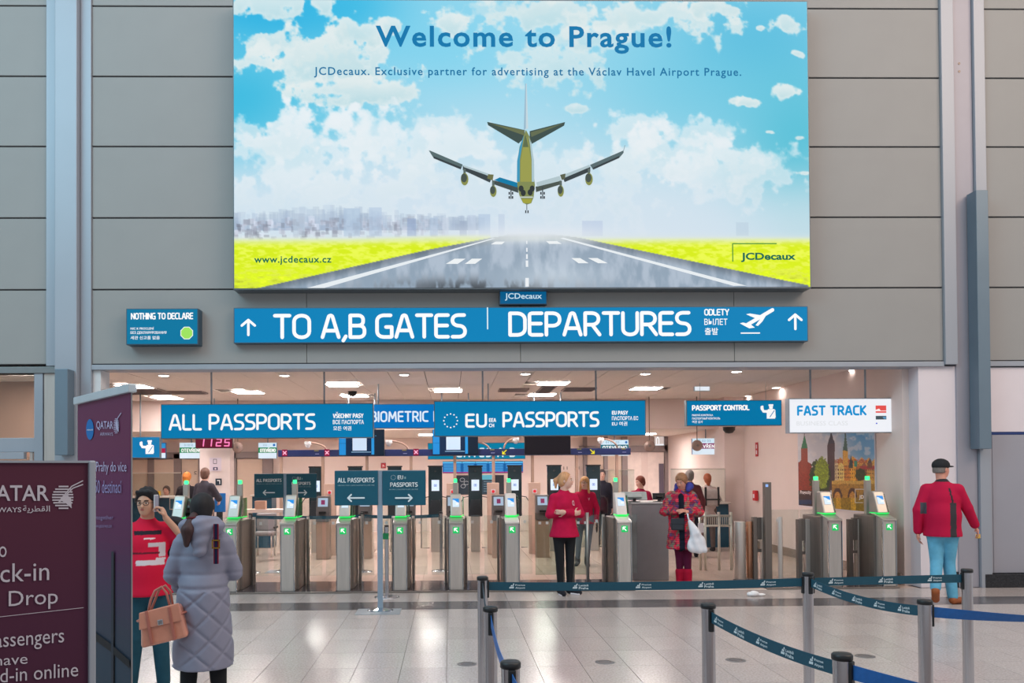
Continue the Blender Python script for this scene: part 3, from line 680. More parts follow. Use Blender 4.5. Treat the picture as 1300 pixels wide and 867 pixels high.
def ntd(p):
    p.letters('NOTHING TO DECLARE', 166, 245.5, 397, 405.5, 1.5, WHITE, gap=.22)
    p.text('NIC K PROCLENÍ', 166, 195.5, 415, 418.5, WHITE, bold=.015); p.text('БЕЗ ДЕКЛАРИРОВАНИЯ', 166, 211.5, 420.5, 424.5, WHITE, bold=.015); p.text('세관 신고품 없음', 166, 203, 426.5, 431, WHITE, bold=.01)
    p.disc(237.3, 423, 8.6, 8.6, (240, 250, 240), 8, PI / 8); p.disc(237.3, 423, 7.6, 7.6, (160, 228, 96), 8, PI / 8)
board('customs_sign', 'small blue wall sign reading NOTHING TO DECLARE with a green octagon', 'sign', (160, 391.5, 251.5, 437.5), -.22, .2, (0, 118, 160), ntd, frame=(60, 90, 110))
def allp(p):
    p.letters('ALL PASSPORTS', 214, 400.5, 525, 546, 3.1, WHITE, gap=.19)
    p.letters('VŠECHNY PASY'.replace('Š', 'S'), 422.5, 461.5, 525.5, 531.3, 1.1, WHITE, gap=.24); p.text('ВСЕ ПАСПОРТА', 422.5, 462, 533.5, 539, WHITE, bold=.02); p.text('모든 여권', 423, 446, 541.5, 547, WHITE, bold=.014)
    p.stroke([(426.8, 523.6), (427.8, 524.6), (428.8, 523.6)], .6, WHITE)
board('passports_sign', 'hanging blue sign reading ALL PASSPORTS', 'sign', (204, 512.5, 474, 556.5), 1.0, .12, BLUE, allp, rods=(267, 411), group='big hanging passport signs')
def stars(p, cx, cy, r, s, col=WHITE):
    for i in range(12): p.disc(cx + r * math.cos(i * PI / 6), cy + r * math.sin(i * PI / 6), s, s, col, 6)
def eup(p):
    stars(p, 572, 533.5, 8.6, 1.0); p.letters('EU', 590.5, 618, 524.5, 542.5, 3.0, WHITE, gap=.24); p.letters('EEA', 620.5, 629.5, 530.5, 535.5, .9, WHITE, gap=.25); p.letters('CH', 620.5, 627, 537.5, 542, .9, WHITE, gap=.3)
    p.letters('PASSPORTS', 637.5, 760.5, 522.5, 542.5, 3.1, WHITE, gap=.19)
    p.letters('EU PASY', 776.5, 797, 522, 527, 1, WHITE, gap=.24); p.text('ПАСПОРТА ЕС', 776.5, 810, 529, 534, WHITE, bold=.02); p.text('EU 여권', 776.5, 796, 535.8, 541, WHITE, bold=.014)
board('passports_sign', 'hanging blue sign reading EU PASSPORTS with a ring of stars', 'sign', (551, 508.5, 820, 553.5), .98, .12, BLUE, eup, rods=(613, 757.5), group='big hanging passport signs')
def bio(p): p.letters('BIOMETRIC PASSPORTS', 470, 634, 521.5, 535.5, 2.2, (225, 240, 255), gap=.26)
board('biometric_sign', 'bright blue sign reading BIOMETRIC between and behind the two big signs', 'sign', (455, 512.5, 650, 543.5), 3.6, .12, (0, 118, 196), bio, rods=(480, 620))
def fast(p):
    p.letters('FAST TRACK', 1012, 1100, 514.5, 527.5, 2.6, (0, 148, 214), gap=.26)
    p.rect(1111.5, 515, 1125, 524.3, (232, 84, 80)); p.poly([(1111.5, 520.5), (1116, 519), (1118, 521.5), (1125, 521.5), (1125, 522.3), (1111.5, 522.3)], (255, 240, 240)); p.rect(1111.5, 528.2, 1125, 532.8, (70, 84, 92)); p.poly([(1120, 529.5), (1124.5, 529), (1124.5, 532.3), (1122, 532)], (90, 150, 190))
    p.disc(1112.5, 537.7, 1.1, .9, (70, 90, 210), 8); p.text('BUSINESS CLASS', 1011, 1076, 534.5, 540, (226, 228, 232))
board('fast_track_sign', 'hanging white lit sign reading FAST TRACK', 'sign', (1001.5, 505.5, 1133, 549.5), .55, .14, (244, 246, 252), fast, frame=(150, 160, 172), rods=(1031.5, 1101.5))
def pctl(p):
    p.letters('PASSPORT CONTROL', 878.5, 951.5, 514, 521, 1.6, WHITE, gap=.22)
    p.text('PASOVÁ KONTROLA', 878.5, 905, 525, 528, WHITE, bold=.02); p.text('ПАСПОРТНЫЙ КОНТРОЛЬ', 878.5, 914, 529, 532.4, WHITE, bold=.02); p.text('여권 심사', 878.5, 892, 533.5, 537, WHITE, bold=.012)
    officer(p, 965, 513, 19.5)
board('control_sign', 'blue sign reading PASSPORT CONTROL on the pale bulkhead', 'sign', (871.5, 508, 992.5, 540.5), 3.6, .14, (0, 120, 172), pctl, rods=(890, 974), rod_r=.004)
def off2(p): officer(p, 177, 558.5, 18.5)
board('officer_sign', 'small blue sign with a white officer pictogram left of the clock', 'sign', (160, 554.5, 203, 581.5), 5.0, .1, (0, 120, 176), off2, rods=(177,))
# the lit exit box on the ceiling
def exb(p): pass
board('lit_box', 'small white lit box on the ceiling above PASSPORT CONTROL', 'sign', (881.5, 485, 901.5, 496.5), 4.4, .06, (238, 246, 255), exb, frame=(200, 215, 225), rods=(891,))
# status screens reading OTEVRENO
def status(name_box, Y, txt, tx, band, hid, label, extra=None):
    x0, y0, x1, y1 = name_box; h = y1 - y0
    def d(p):
        p.rect(x0, y0, x1, y0 + h * .3, (214, 236, 250)); p.rect(x0, y0 + h * .3, x1, y0 + h * .64, band); p.rect(x0, y0 + h * .64, x1, y1, (226, 240, 252))
        p.letters(txt.replace('Ř', 'R'), tx[0], min(tx[1], x1 - .5), y0 + h * .37, y0 + h * .60, .95, WHITE, gap=.3); rx_ = tx[0] + (min(tx[1], x1 - .5) - tx[0]) * .565; p.stroke([(rx_ - .9, y0 + h * .315), (rx_, y0 + h * .345), (rx_ + .9, y0 + h * .315)], .5, WHITE); p.disc(x1 - 3, y0 + h * .15, 1.6, 1.6, (20, 110, 190), 10)
        p.text('01 02 03', x0 + 6, x1 - 12, y0 + h * .08, y0 + h * .22, (120, 160, 190))
    board('status_screen', label, 'screen', name_box, Y, .08, (30, 110, 170), d, frame=(30, 90, 140), rods=((x0 + x1) / 2,), group='counter status screens', border=.02)
status((228, 562, 257, 582), 7.8, 'OTEVŘENO', (230, 256), (0, 140, 84), 0, 'green banded OTEVŘENO screen left of the red clock')
status((328, 562, 351, 582), 7.8, 'OTEVŘENO', (330, 350), (0, 140, 84), 0, 'green banded screen reading OTE behind the ALL PASSPORTS sign')
status((763, 558.5, 798, 578.5), 7.4, 'OTEVŘENO', (765, 796), (0, 110, 130), 0, 'teal banded OTEVŘENO screen behind the end of the blue beam')
status((879, 556.5, 914, 577), 7.4, 'OTEVŘENO', (881, 911), (136, 40, 100), 0, 'purple banded OTEVŘENO screen under PASSPORT CONTROL')
def lefts(p): p.rect(201, 563, 210, 569, (40, 140, 200)); p.rect(201, 569, 210, 575, (170, 30, 70)); p.rect(201, 575, 210, 581.5, (220, 236, 250))
board('status_screen', 'narrow screen with a red band beside the officer pictogram sign', 'screen', (199, 562, 210, 582), 7.4, .08, (30, 110, 170), lefts, frame=(30, 90, 140), rods=(205,), group='counter status screens')
def teal_es(p): p.letters('GATES A B', 579, 654, 568.5, 580.5, 2, (220, 240, 245), gap=.4)
board('inner_gates_sign', 'teal sign glimpsed under the EU PASSPORTS sign above the blue beam', 'sign', (543, 562, 667, 583), 8.6, .1, (0, 128, 166), teal_es, rods=(600,))
# digital clock
def clk(p):
    seg = {'1': 'bc', '2': 'abged', '5': 'afgcd'}
    def dig(ch, x, y, w_, h_, sl=1.0):
        P_ = {'a': ((0, 0), (1, 0)), 'b': ((1, 0), (1, .5)), 'c': ((1, .5), (1, 1)), 'd': ((0, 1), (1, 1)), 'e': ((0, .5), (0, 1)), 'f': ((0, 0), (0, .5)), 'g': ((0, .5), (1, .5))}
        for c in seg[ch]:
            (a, b), (c2, d) = P_[c]; f = lambda a, b: (x + a * w_ + (1 - b) * sl, y + b * h_)
            p.stroke([f(a, b), f(c2, d)], 1.7, (255, 130, 190))
    for ch, x in zip('1125', (252.5, 262.5, 274.5, 285)): dig(ch, x, 557.5, 5.5, 8.5)
board('digital_clock', 'digital wall clock with pink red digits 11 25', 'clock', (248, 553.5, 295, 569), 6.4, .1, (92, 6, 36), clk, frame=(50, 12, 26), rods=(271,))
# ================================================================ E-GATES AT THE OPENING
M_GREEN = mat('green_lamp', (60, 255, 150), rough=.4, emit=(50, 255, 130), es=1.5)
M_GREEND = mat('green_glow_strip', (40, 230, 110), rough=.4, emit=(20, 220, 90), es=.9)
M_HEADW = mat('reader_white', (228, 218, 212), rough=.35)
M_HEADS = mat('reader_steel', (178, 172, 164), rough=.35, metal=.5)
M_WING = glass('green_edge_glass', (150, 225, 180), .1)
def local_print(name, parent, y, m, draw, mt=None):
    p = Print(m); draw(p); return p.build(name, mt or PRINT, parent, y)
def rot_x(o, a, piv):
    o.rotation_euler = (a, 0, 0); o.location = piv; return o
def gate_arrow(p):
    p.rect(-.045, .045, .045, -.045, (20, 200, 100)); p.stroke([(.024, -.026), (-.022, .022)], .014, WHITE, False); p.stroke([(-.024, -.014), (-.024, .026), (.018, .026)], .014, WHITE, False)
def gate_screen(p):
    p.rect(-.05, .07, .05, -.07, (214, 232, 250)); p.poly([(-.05, .07), (.05, .07), (.05, 0), (.01, .02), (-.02, .045), (-.05, .05)], (24, 140, 224)); p.poly([(0, -.03), (.04, -.03), (.04, -.01), (0, -.01)], (250, 252, 255))
def make_gate(white):
    t = empty('entry_gate', (0, 0, 0.018))
    MB().prism([(0, 0), (.22, 0), (.22, 1.0), (.0, .93)], 'x', -.088, .088).build('pedestal', M_STEEL, t, bevel=.008)
    for s in (-1, 1): B(s * .094 - .004, s * .094 + .004, -.006, .03, 0, .93).build('edge_trim', M_CHROME, t)
    MB().prism([(-.012, .925), (.23, 1.0), (.23, 1.018), (-.012, .95)], 'x', -.1, .1).build('sloping_cap', M_HEADW if white else M_HEADS, t, bevel=.004)
    B(-.122, .122, .2, .8, 0, .985).build('body', M_STEELD, t, bevel=.01)
    hd = MB().prism([(.16, 1.03), (.42, 1.03), (.42, 1.34), (.30, 1.34)], 'x', -.078, .078).build('reader_head', M_HEADW if white else M_HEADS, t, bevel=.014)
    a = math.atan2(.14, .31); sc = empty('x', (0, 0, 0)); bpy.data.objects.remove(sc)
    o = local_print('screen', hd, 0, lambda x, y: (x * .92, y * .92), gate_screen, LITHI); o.rotation_euler = (-a, 0, 0); o.location = (0, .236, 1.215)
    B(-.082, .085, .158, .40, 1.018, 1.03).build('glow_strip', M_GREEND, t, bevel=.004)
    wg = MB().prism([(.2, 1.03), (.55, 1.03), (.55, 1.30), (.34, 1.30)], 'x', .10, .112).build('glass_wing', M_WING, t)
    B(.099, .113, .24, .55, 1.02, 1.032)  .build('wing_glow', M_GREEND, t)
    B(-.04, .035, .56, .64, .985, 1.50).build('lamp_column', M_HEADS, t, bevel=.006)
    B(-.026, .022, .57, .63, 1.50, 1.555).build('signal_lamp', M_GREEN, t, bevel=.006)
    o = local_print('arrow_light', t, 0, lambda x, y: (x, y), gate_arrow, LITHI); o.location = (0, -.003, .84)
    for s in (-1, 1):
        MB().cyl((s * .15, .82, 0), (s * .15, .82, 1.0), .022, n=12).build('leaf_post', M_STEEL, t)
        B(s * .15 - .012, s * .15 + .012, .72, .80, 0, .97).build('leaf_hinge', M_STEELD, t)
        B(s * .165, s * .36, .815, .827, .12, 1.0).build('glass_leaf', GL, t)
        for z in (.88,): B(s * .25 - .02, s * .25 + .02, .810, .814, z, z + .045).build('leaf_marker', mat('marker_frost', (200, 205, 206), rough=.6), t)
    return t
gate_names = ['half hidden between the red shirt man and the coat woman', 'just right of the grey coat woman', 'second to the right of the grey coat woman', 'left of the double sign stand, under its left board',
              'right of the double sign stand, under its right board', 'greenish, midway between sign stand and foreground belt post', 'white headed, left of the young woman in the red jacket', 'white headed, right of the red jackets and beside the grey desk']
gproto = {}
for i, (x, nm) in enumerate(zip((219, 291, 364.5, 435.5, 508, 579.5, 651, 794), gate_names)):
    wt = i >= 6
    if wt not in gproto: g_ = gproto[wt] = make_gate(wt)
    else: g_ = copy_tree(gproto[wt])
    p = W(x, 745, 0.0); g_.location = (p.x, .02, .018); tag(g_, 'steel e-gate, ' + nm, 'gate', 'entry gates with green arrows')
for x, nm in ((1062, 'left one of the two under the FAST TRACK sign'), (1131, 'right one of the two under the FAST TRACK sign, by the white wall')):
    g_ = copy_tree(gproto[False]); [bpy.data.objects.remove(k_) for k_ in kids(g_) if k_.name.startswith('leaf') or k_.name.startswith('glass_leaf')]; p = W(x, 735, .0); g_.location = (p.x, .02, .018); tag(g_, 'steel e-gate, ' + nm, 'gate', 'entry gates with green arrows')
# wide glass swing gate between two e-gates
t = thing('swing_gate', 'wide glass swing gate behind the young woman in the red jacket', 'gate', (W(717, 740, .85).x, .85, .018))
for xa, xb in ((-.44, -.03), (.03, .34)):
    B(xa, xb, 0, .012, .1, 1.03).build('glass_leaf', GLF, t)
    for k in range(3): B(xa + .05 + k * .11, xa + .09 + k * .11, -.006, -.002, .86, .90).build('leaf_marker', mat('marker_frost'), t)
for x in (-.02, .13, .35): MB().cyl((x, 0, 0), (x, 0, 1.03), .022, n=12).build('post', M_STEEL, t)

# ---- gate frames, posts and glass near FAST TRACK
def frame_gate(xa, xb, Y, ytop, label, bar=.42):
    a = W(xa, 700, Y).x; b = W(xb, 700, Y).x; z = W((xa + xb) / 2, ytop, Y).z
    t = thing('pass_gate', label, 'gate', (a, Y, 0))
    B(-.03, .03, -.05, .05, 0, z).build('post', M_STEELD, t, bevel=.006); B(b - a - .035, b - a + .035, -.05, .05, 0, z).build('post', M_STEEL, t, bevel=.006)
    B(0, b - a, -.015, .015, bar, bar + .045).build('cross_bar', M_STEELD, t); B(.03, b - a - .03, -.005, .005, bar + .05, z - .05).build('pane', GL, t)
    B(b - a - .1, b - a - .035, -.04, .04, .62, .95).build('latch_box', M_STEELD, t, bevel=.004); return t
frame_gate(1014.5, 1024.5, .62, 659, 'steel framed pass gate left of the left FAST TRACK gate')
frame_gate(1079, 1090.5, .7, 659, 'steel framed pass gate between the two FAST TRACK gates')
frame_gate(958, 969, 1.0, 656, 'steel framed pass gate left of the tall slim pillar')
def post_thing(x, ytop, Y, r, label, m=M_STEEL, name='steel_post', base=False, box=False, group=None):
    p = W(x, ytop, Y); t = thing(name, label, 'post', (p.x, Y, 0), group=group)
    if box: B(-r, r, -r, r, 0, p.z).build('shaft', m, t, bevel=.006)
    else: MB().cyl((0, 0, 0), (0, 0, p.z), r, n=20).build('shaft', m, t, bevel=.003)
    if base: MB().lathe([(0, .02), (r * 1.5, .02), (r * 4, .006), (r * 4.2, 0)]).build('base', M_CHROME, t)
    else: MB().lathe([(r * 1.02, .0), (r * 1.25, .0), (r * 1.25, .02), (r * 1.02, .022)]).build('collar', M_STEELD, t)
    return t
post_thing(939, 662, .95, .085, 'thick brushed steel post right of the woman with a backpack')
post_thing(951, 662, 1.0, .045, 'slim warm lit steel post beside the thick one', mat('warm_lit_steel', (190, 140, 112), rough=.3, metal=.8))  # warm light on the steel is put into its base colour
t = post_thing(973.5, 612, .85, .05, 'tall slim steel pillar with a small blue screen near the poster', M_STEELD, 'tall_pillar', box=True)
local_print('screen', t, -.052, lambda x, y: (x, y), lambda p: p.rect(-.04, W(973, 613, .85).z - .02, .0, W(973, 618, .85).z, (150, 190, 255)), LITHI)
post_thing(990, 656, .15, .032, 'slim round steel post with a disc base right of the tall pillar', base=True)
t = thing('glass_screen', 'clear glass panels behind the slim round post near the poster', 'screen', (W(978, 700, 1.3).x, 1.3, 0))
for a, b in ((0, .45), (.47, .92)):
    B(a, b, 0, .012, 0, 1.05).build('pane', GL, t); B(a + .1, a + .15, -.006, -.002, .86, .91).build('marker', mat('marker_frost'), t)
# crowd railing by the backpack woman
t = thing('railing', 'pale steel railing in front of the woman with a backpack', 'railing', (W(887, 700, 2.2).x, 2.2, 0)); x_ = lambda px: W(px, 700, 2.2).x - W(887, 700, 2.2).x
MR = mat('railing_pale', (196, 190, 180), rough=.35, metal=.5)
for px_ in (889, 895.5, 913, 928.5): MB().cyl((x_(px_), 0, 0), (x_(px_), 0, W(px_, 650, 2.2).z), .022, n=10).build('post', MR, t)
for py_ in (655, 667.5): MB().cyl((x_(887), 0, W(900, py_, 2.2).z), (x_(930), 0, W(900, py_, 2.2).z), .02, n=10).build('rail', MR, t)
for k in range(12): MB().cyl((x_(897 + k * 2.6), 0, W(900, 667, 2.2).z), (x_(897 + k * 2.6), 0, W(900, 655, 2.2).z), .006, n=6).build('spindle', MR, t)
B(x_(886), x_(893), -.03, -.01, W(889, 676, 2.2).z, W(889, 664, 2.2).z).build('label_plate', M_WHITE, t)

# ---- grey desk with monitors
DY = .97; a = W(802.5, 700, DY).x; b = W(849, 700, DY).x; zt = W(825, 638, DY).z
t = thing('reception_desk', 'plain grey desk block beside the woman in the patterned coat', 'desk', ((a + b) / 2, DY, 0)); w_ = (b - a) / 2
B(-w_, w_, 0, .9, 0, zt - .03).build('body', mat('desk_grey', (128, 126, 130), rough=.5, metal=.2, var=.03), t, bevel=.008)
B(-w_ - .01, w_ + .01, -.01, .95, zt - .028, zt).build('desk_top', mat('desk_top_grey', (150, 148, 150), rough=.4), t, bevel=.006)
def monitor(name, x0, x1, y0, y1, Y, z0, label, rgb, tilt=.25):
    c = W((x0 + x1) / 2, y1, Y); w2 = (W(x1, y1, Y).x - W(x0, y1, Y).x) / 2; h = W(x0, y0, Y).z - z0
    t = thing(name, label, 'monitor', (c.x, Y, z0))
    sh = MB().prism([(0, .03), (.03, .03), (.03 + h * tilt, h), (h * tilt, h)], 'x', -w2, w2).build('shell', mat('mon_%d' % rgb[0], rgb, rough=.4), t, bevel=.006)
    MB().prism([(-.04, .08), (.0, .05), (h * tilt * .7, h * .8), (h * tilt * .7 - .02, h * .8)], 'x', -w2 * .55, w2 * .55).build('back_bulge', mat('mon_%d' % rgb[0]), t, bevel=.01)
    B(-.08, .08, -.05, .1, 0, .012).build('stand', M_BLACK, t, bevel=.003); B(-.025, .025, 0, .02, .01, .1).build('neck', M_BLACK, t)
    return t
monitor('desk_monitor', 789, 822, 624.5, 637, 1.25, zt, 'grey backed desk monitor at the left end of the grey desk', (176, 184, 184), .45)
monitor('desk_monitor', 829, 845, 626, 637, 1.3, zt, 'black desk monitor at the right end of the grey desk', (26, 28, 32), .1)

# ================================================================ THE SECOND ROW: BEAM, FACE SCREENS, KIOSKS
YG = 5.6
gX = lambda px, Y=YG: W(px, 600, Y).x
gZ = lambda py, x=600, Y=YG: W(x, py, Y).z
zb0, zb1 = gZ(578.5), gZ(570)
t = thing('signal_beam', 'long navy overhead beam with red crosses and yellow arrows', 'beam', (gX(577), YG, zb0)); ox = gX(577)
NAVY = (24, 38, 88)
B(gX(354) - ox, gX(800) - ox, -.08, .08, 0, zb1 - zb0).build('beam', mat('navy_beam', NAVY, rough=.4), t, bevel=.006)
def beamp(p):
    for px_ in (362.5, 416, 528.5): 
        x = gX(px_) - ox; p.rect(x - .055, .09, x + .055, -.05, (150, 16, 60)); p.stroke([(x - .03, .05), (x + .03, -.01)], .022, (255, 190, 220)); p.stroke([(x + .03, .05), (x - .03, -.01)], .022, (255, 190, 220))
    for px_, fl in ((640.5, -1), (751, 1), (584.5, -1)):
        x = gX(px_) - ox; Y_ = (240, 226, 40)
        p.stroke([(x - .04 * fl, .055), (x + .035 * fl, -.02)], .02, Y_, False); p.stroke([(x + .042 * fl, .03), (x + .042 * fl, -.028)], .02, Y_, False); p.stroke([(x + .05 * fl, -.028), (x - .02 * fl, -.028)], .02, Y_, False)
    for px_ in (403, 514, 625, 735, 791):
        x = gX(px_) - ox; p.rect(x - .05, .07, x + .04, .052, (150, 140, 70)); p.rect(x - .03, .0, x + .05, -.012, (160, 160, 190))
local_print('signals', t, -.082, lambda x, y: (x, y + (zb1 - zb0) / 2 - .01), beamp, LIT)
for px_ in (357, 410, 466, 522, 577.5, 626.5, 676, 732, 783): B(gX(px_) - ox - .03, gX(px_) - ox + .03, -.04, .04, -zb0, 0).build('support_pole', M_BEIGE, t, bevel=.006)
# curved camera arms above the beam
for i, (cx_, cy_, bx_) in enumerate(((391, 562, 414), (494, 560, 518), (600, 561, 621), (655, 557, 640), (763, 557, 784))):
    t = thing('dome_camera', ['first curved camera arm, under the letters VŠECHNY', 'curved camera arm in the gap between the big signs', 'curved camera arm just right of the second wall screen', 'curved camera arm left of the black screen', 'curved camera arm by the teal OTEVŘENO screen'][i], 'camera', (gX(bx_), YG, zb1))
    cz = gZ(cy_, cx_) - zb1; cxx = gX(cx_) - gX(bx_)
    pts = [(cxx * (1 - math.cos(a_ * PI / 16)) , 0, (cz) * math.sin(a_ * PI / 16)) for a_ in range(9)]
    pts = [(0, 0, -.0)] + [(q_[0], 0, q_[2]) for q_ in pts[1:]]
    MB().tube(pts, .018, 8).build('arm', M_BEIGE, t)
    MB().cyl((cxx, 0, cz - .05), (cxx, 0, cz + .02), .07, n=16).ball((cxx, 0, cz - .06), .05, 8).build('camera_dome', mat('dome_white', (225, 225, 228), rough=.3), t, bevel=.004)
# wall screens on the beam
def tv(x0, x1, y0, y1, label, on=True):
    def d(p):
        if not on: p.rect(x0 + .8, y0 + .8, x1 - .8, y1 - .8, (26, 22, 30)); return
        p.rect(x0 + .5, y0 + .5, x1 - .5, y1 - .5, (10, 40, 74)); p.rect(x0 + .5, y0, x0 + 9, y1 - 1, (30, 140, 214)); p.rect(x0 + 41.5, y0, x0 + 45, y1 - 1.5, (40, 150, 220)); p.rect(x0 + 45, y0 + .5, x1 - .5, y1 - .5, (16, 34, 52))
        p.rect(x0 + 17.5, y0 - 0, x0 + 35.5, y1 - 6.5, (206, 226, 248)); p.rect(x0 + 25, y0 + 3, x0 + 27, y0 + 6, (60, 110, 200)); p.rect(x0 + 16, y1 - 5, x0 + 41, y1 - 4.2, (150, 190, 220))
        p.rect(x0 + 46, y0 + 8, x0 + 48, y0 + 8.6, (60, 150, 200))
        for k in range(4): p.disc(x0 + 2 + k * 2, (y0 + y1) / 2 + 1, .5, .5, (10, 70, 130), 6)
    board('wall_screen', label, 'screen', (x0, y0, x1, y1), YG - .16, .07, (12, 14, 18), d, frame=(24, 28, 34), rods=(x0 + 12, x1 - 12), border=.01)
tv(430, 488, 545, 578.5, 'blue lit screen hanging under the right end of ALL PASSPORTS'); tv(549, 607, 545, 577.5, 'blue lit screen hanging under the ring of stars'); tv(666, 724.5, 546, 576.5, 'switched off black screen under the EU PASSPORTS sign', False)
# face capture screens with their glass gate leaves
M_DKG = mat('dark_capture_glass', (44, 58, 64), rough=.12, metal=.2, var=.1)
def facep(p):
    p.rect(-.08, .115, .08, -.115, (222, 236, 252)); p.stroke([(-.025, -.02), (-.025, .02), (.025, .02), (.025, -.02), (-.025, -.02)], .008, (60, 110, 190)); p.rect(-.01, .01, .01, -.01, (60, 110, 190))
def make_face():
    t = empty('face_scanner', (0, 0, 0)); z0, z1 = gZ(656), gZ(592.5)
    B(-.145, .145, -.04, .04, z0, z1).build('column_panel', M_DKG, t, bevel=.01)
    o = local_print('screen', t, 0, lambda x, y: (x, y), facep, LITHI); o.location = (0, -.045, gZ(616)); 
    MB().cyl((0, -.06, z1 - .09), (0, -.04, z1 - .09), .02, n=10).build('camera_lens', M_BLACK, t)
    MB().prism([(-.15, z0 + .02), (-.1, z0 + .35), (.1, z0 + .35), (.15, z0 + .02)], 'y', -.06, -.042).build('lower_cover', mat('scanner_dark', (40, 46, 52), rough=.3), t, bevel=.005)
    B(-.16, .16, -.03, .03, z1, z1 + .03).build('top_cap', M_BLACK, t, bevel=.004)
    for s in (-1, 1):
        pts = [(s * .12, 0, z0 + .42), (s * .24, 0, z0 + .40), (s * .30, 0, z0 + .30), (s * .30, 0, .08), (s * .13, 0, .08)]
        lf = MB().tube(pts, .01, 6).build('leaf_edge', M_BLACK, t); B(s * .12, s * .295, -.004, .004, .09, z0 + .38).build('glass_leaf', GL, t)
    B(-.1, .1, -.05, .05, 0, z0).build('foot_column', M_STEEL, t, bevel=.01)
    return t
fp_ = None
for i, x in enumerate((400, 450, 500.5, 552.5, 603.5, 654, 704.5, 754.5)):
    f_ = make_face() if fp_ is None else copy_tree(fp_); fp_ = fp_ or f_
    f_.location = (gX(x), YG + .15, 0)
    tag(f_, 'dark face scanner column, ' + ['leftmost, half behind the small EU sign', 'hidden behind the ALL PASSPORTS board of the sign stand', 'hidden behind the EU board of the sign stand', 'just right of the double sign stand', 'left of the left white headed gate, under the flight boards',
        'behind the lamp of the left white headed gate', 'left of the ponytail of the woman in red', 'right of the blonde woman with glasses'][i], 'scanner', 'face scanner columns')
# lower readers on beige pedestals
def make_kiosk():
    t = empty('document_kiosk', (0, 0, 0)); zt_ = W(600, 661, 4.4).z; z2 = W(600, 629, 4.4).z
    B(-.125, .125, 0, .3, 0, zt_).build('pedestal', M_BEIGE, t, bevel=.008)
    h = MB().prism([(-.02, zt_), (.3, zt_), (.3, z2), (.1, z2)], 'x', -.125, .125).build('head', mat('kiosk_grey', (92, 88, 88), rough=.4), t, bevel=.01)
    a_ = math.atan2(.12, z2 - zt_)
    o = local_print('screen', h, 0, lambda x, y: (x, y), lambda p: (p.rect(-.095, .09, .095, -.08, (164, 184, 204)), p.rect(-.035, .05, .04, -.04, (130, 50, 90))), LITHI); o.rotation_euler = (-a_, 0, 0); o.location = (0, .063, z2 - .12)
    B(-.07, .07, -.03, .03, zt_ + .16, zt_ + .2).build('slot', M_BLACK, h, bevel=.006)
    return t
kp = None
for i, x in enumerate((409.5, 463, 519, 575, 633.5, 689.5)):
    k_ = make_kiosk() if kp is None else copy_tree(kp); kp = kp or k_
    k_.location = (W(x, 690, 4.4).x, 4.4, 0)
    tag(k_, 'grey document kiosk, ' + ['leftmost, by the small EU sign', 'under the ALL PASSPORTS board of the stand', 'behind the EU board of the stand', 'behind the greenish gate', 'left of the left white headed gate', 'just left of the woman in red'][i], 'kiosk', 'document reader kiosks')
def make_redbox():
    t = empty('button_pillar', (0, 0, 0)); z = W(600, 613, 5.2).z
    B(-.12, .12, -.06, .06, 0, z).build('shaft', mat('pale_beige', (202, 172, 156), rough=.5), t, bevel=.01)
    B(-.045, .045, -.07, -.06, z - .22, z - .13).build('button_plate', M_WHITE, t, bevel=.003); MB().cyl((0, -.085, z - .175), (0, -.07, z - .175), .03, n=14).build('button', mat('button_red', (214, 30, 50), rough=.4, emit=(214, 30, 50), es=.25), t)
    return t
rp = None
for i, x in enumerate((419, 574.5, 626, 678.5)):
    k_ = make_redbox() if rp is None else copy_tree(rp); rp = rp or k_
    k_.location = (W(x, 640, 5.2).x, 5.2, 0)
    tag(k_, 'beige pillar with a red emergency button ' + ['left of the double sign stand', 'behind the lamp of the greenish gate', 'behind the kiosk left of the white headed gate', 'left of the woman in the red jacket'][i], 'pillar', 'beige red button pillars')

# ================================================================ FAR BACK: DOOR FRAMES, BOARDS, BOOTHS
YW = YD - .06
bX = lambda px: W(px, 600, YW).x
bZ = lambda py, px=600: W(px, py, YW).z
def bar(x0, x1, y0, y1, name, parent, m=M_FRAME, d=.1, Y=YW): return B(bX(x0) - parent.location.x, bX(x1) - parent.location.x, Y - d - parent.location.y, Y - parent.location.y, bZ(y1), bZ(y0)).build(name, m, parent)
d2 = struct(empty('door_2', (bX(240), YW, 0)))
for a_ in ((189, 196), (222, 231), (253, 262), (294, 301), (334, 347)): bar(*a_, 574, 676, 'frame_post', d2)
bar(160, 352, 572, 580, 'head_rail', d2)
for a_ in ((160, 188), (196.5, 221.5), (231.5, 252.5), (262.5, 293.5), (301.5, 333.5)): bar(*a_, 581, 676, 'door_leaf', d2, M_DOOR, .05)
d3 = struct(empty('door_3', (bX(820), YW, 0)))
for a_ in ((766, 771), (789, 796), (843, 853), (875, 884), (896, 900), (740, 745)): bar(*a_, 552, 676, 'frame_post', d3)
bar(735, 905, 567, 575, 'head_rail', d3); bar(796.5, 842.5, 575.5, 676, 'lit_passage', d3, mat('passage_white', (236, 222, 216), rough=.6), .04)
for a_ in ((745.5, 765.5), (771.5, 788.5), (853.5, 874.5), (884.5, 895.5)): bar(*a_, 577, 676, 'door_leaf', d3, M_DOOR, .05)
bar(814, 822, 575.5, 676, 'passage_corner', d3, M_IN, .06)
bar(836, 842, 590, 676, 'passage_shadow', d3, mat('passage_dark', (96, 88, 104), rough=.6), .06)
def flat_at(name, label, cat, box, Y, draw, lit, base=(200, 190, 186), depth=.03, frame=(120, 110, 108), **k): return board(name, label, cat, box, Y, depth, base, draw, lit=lit, frame=frame, **k)
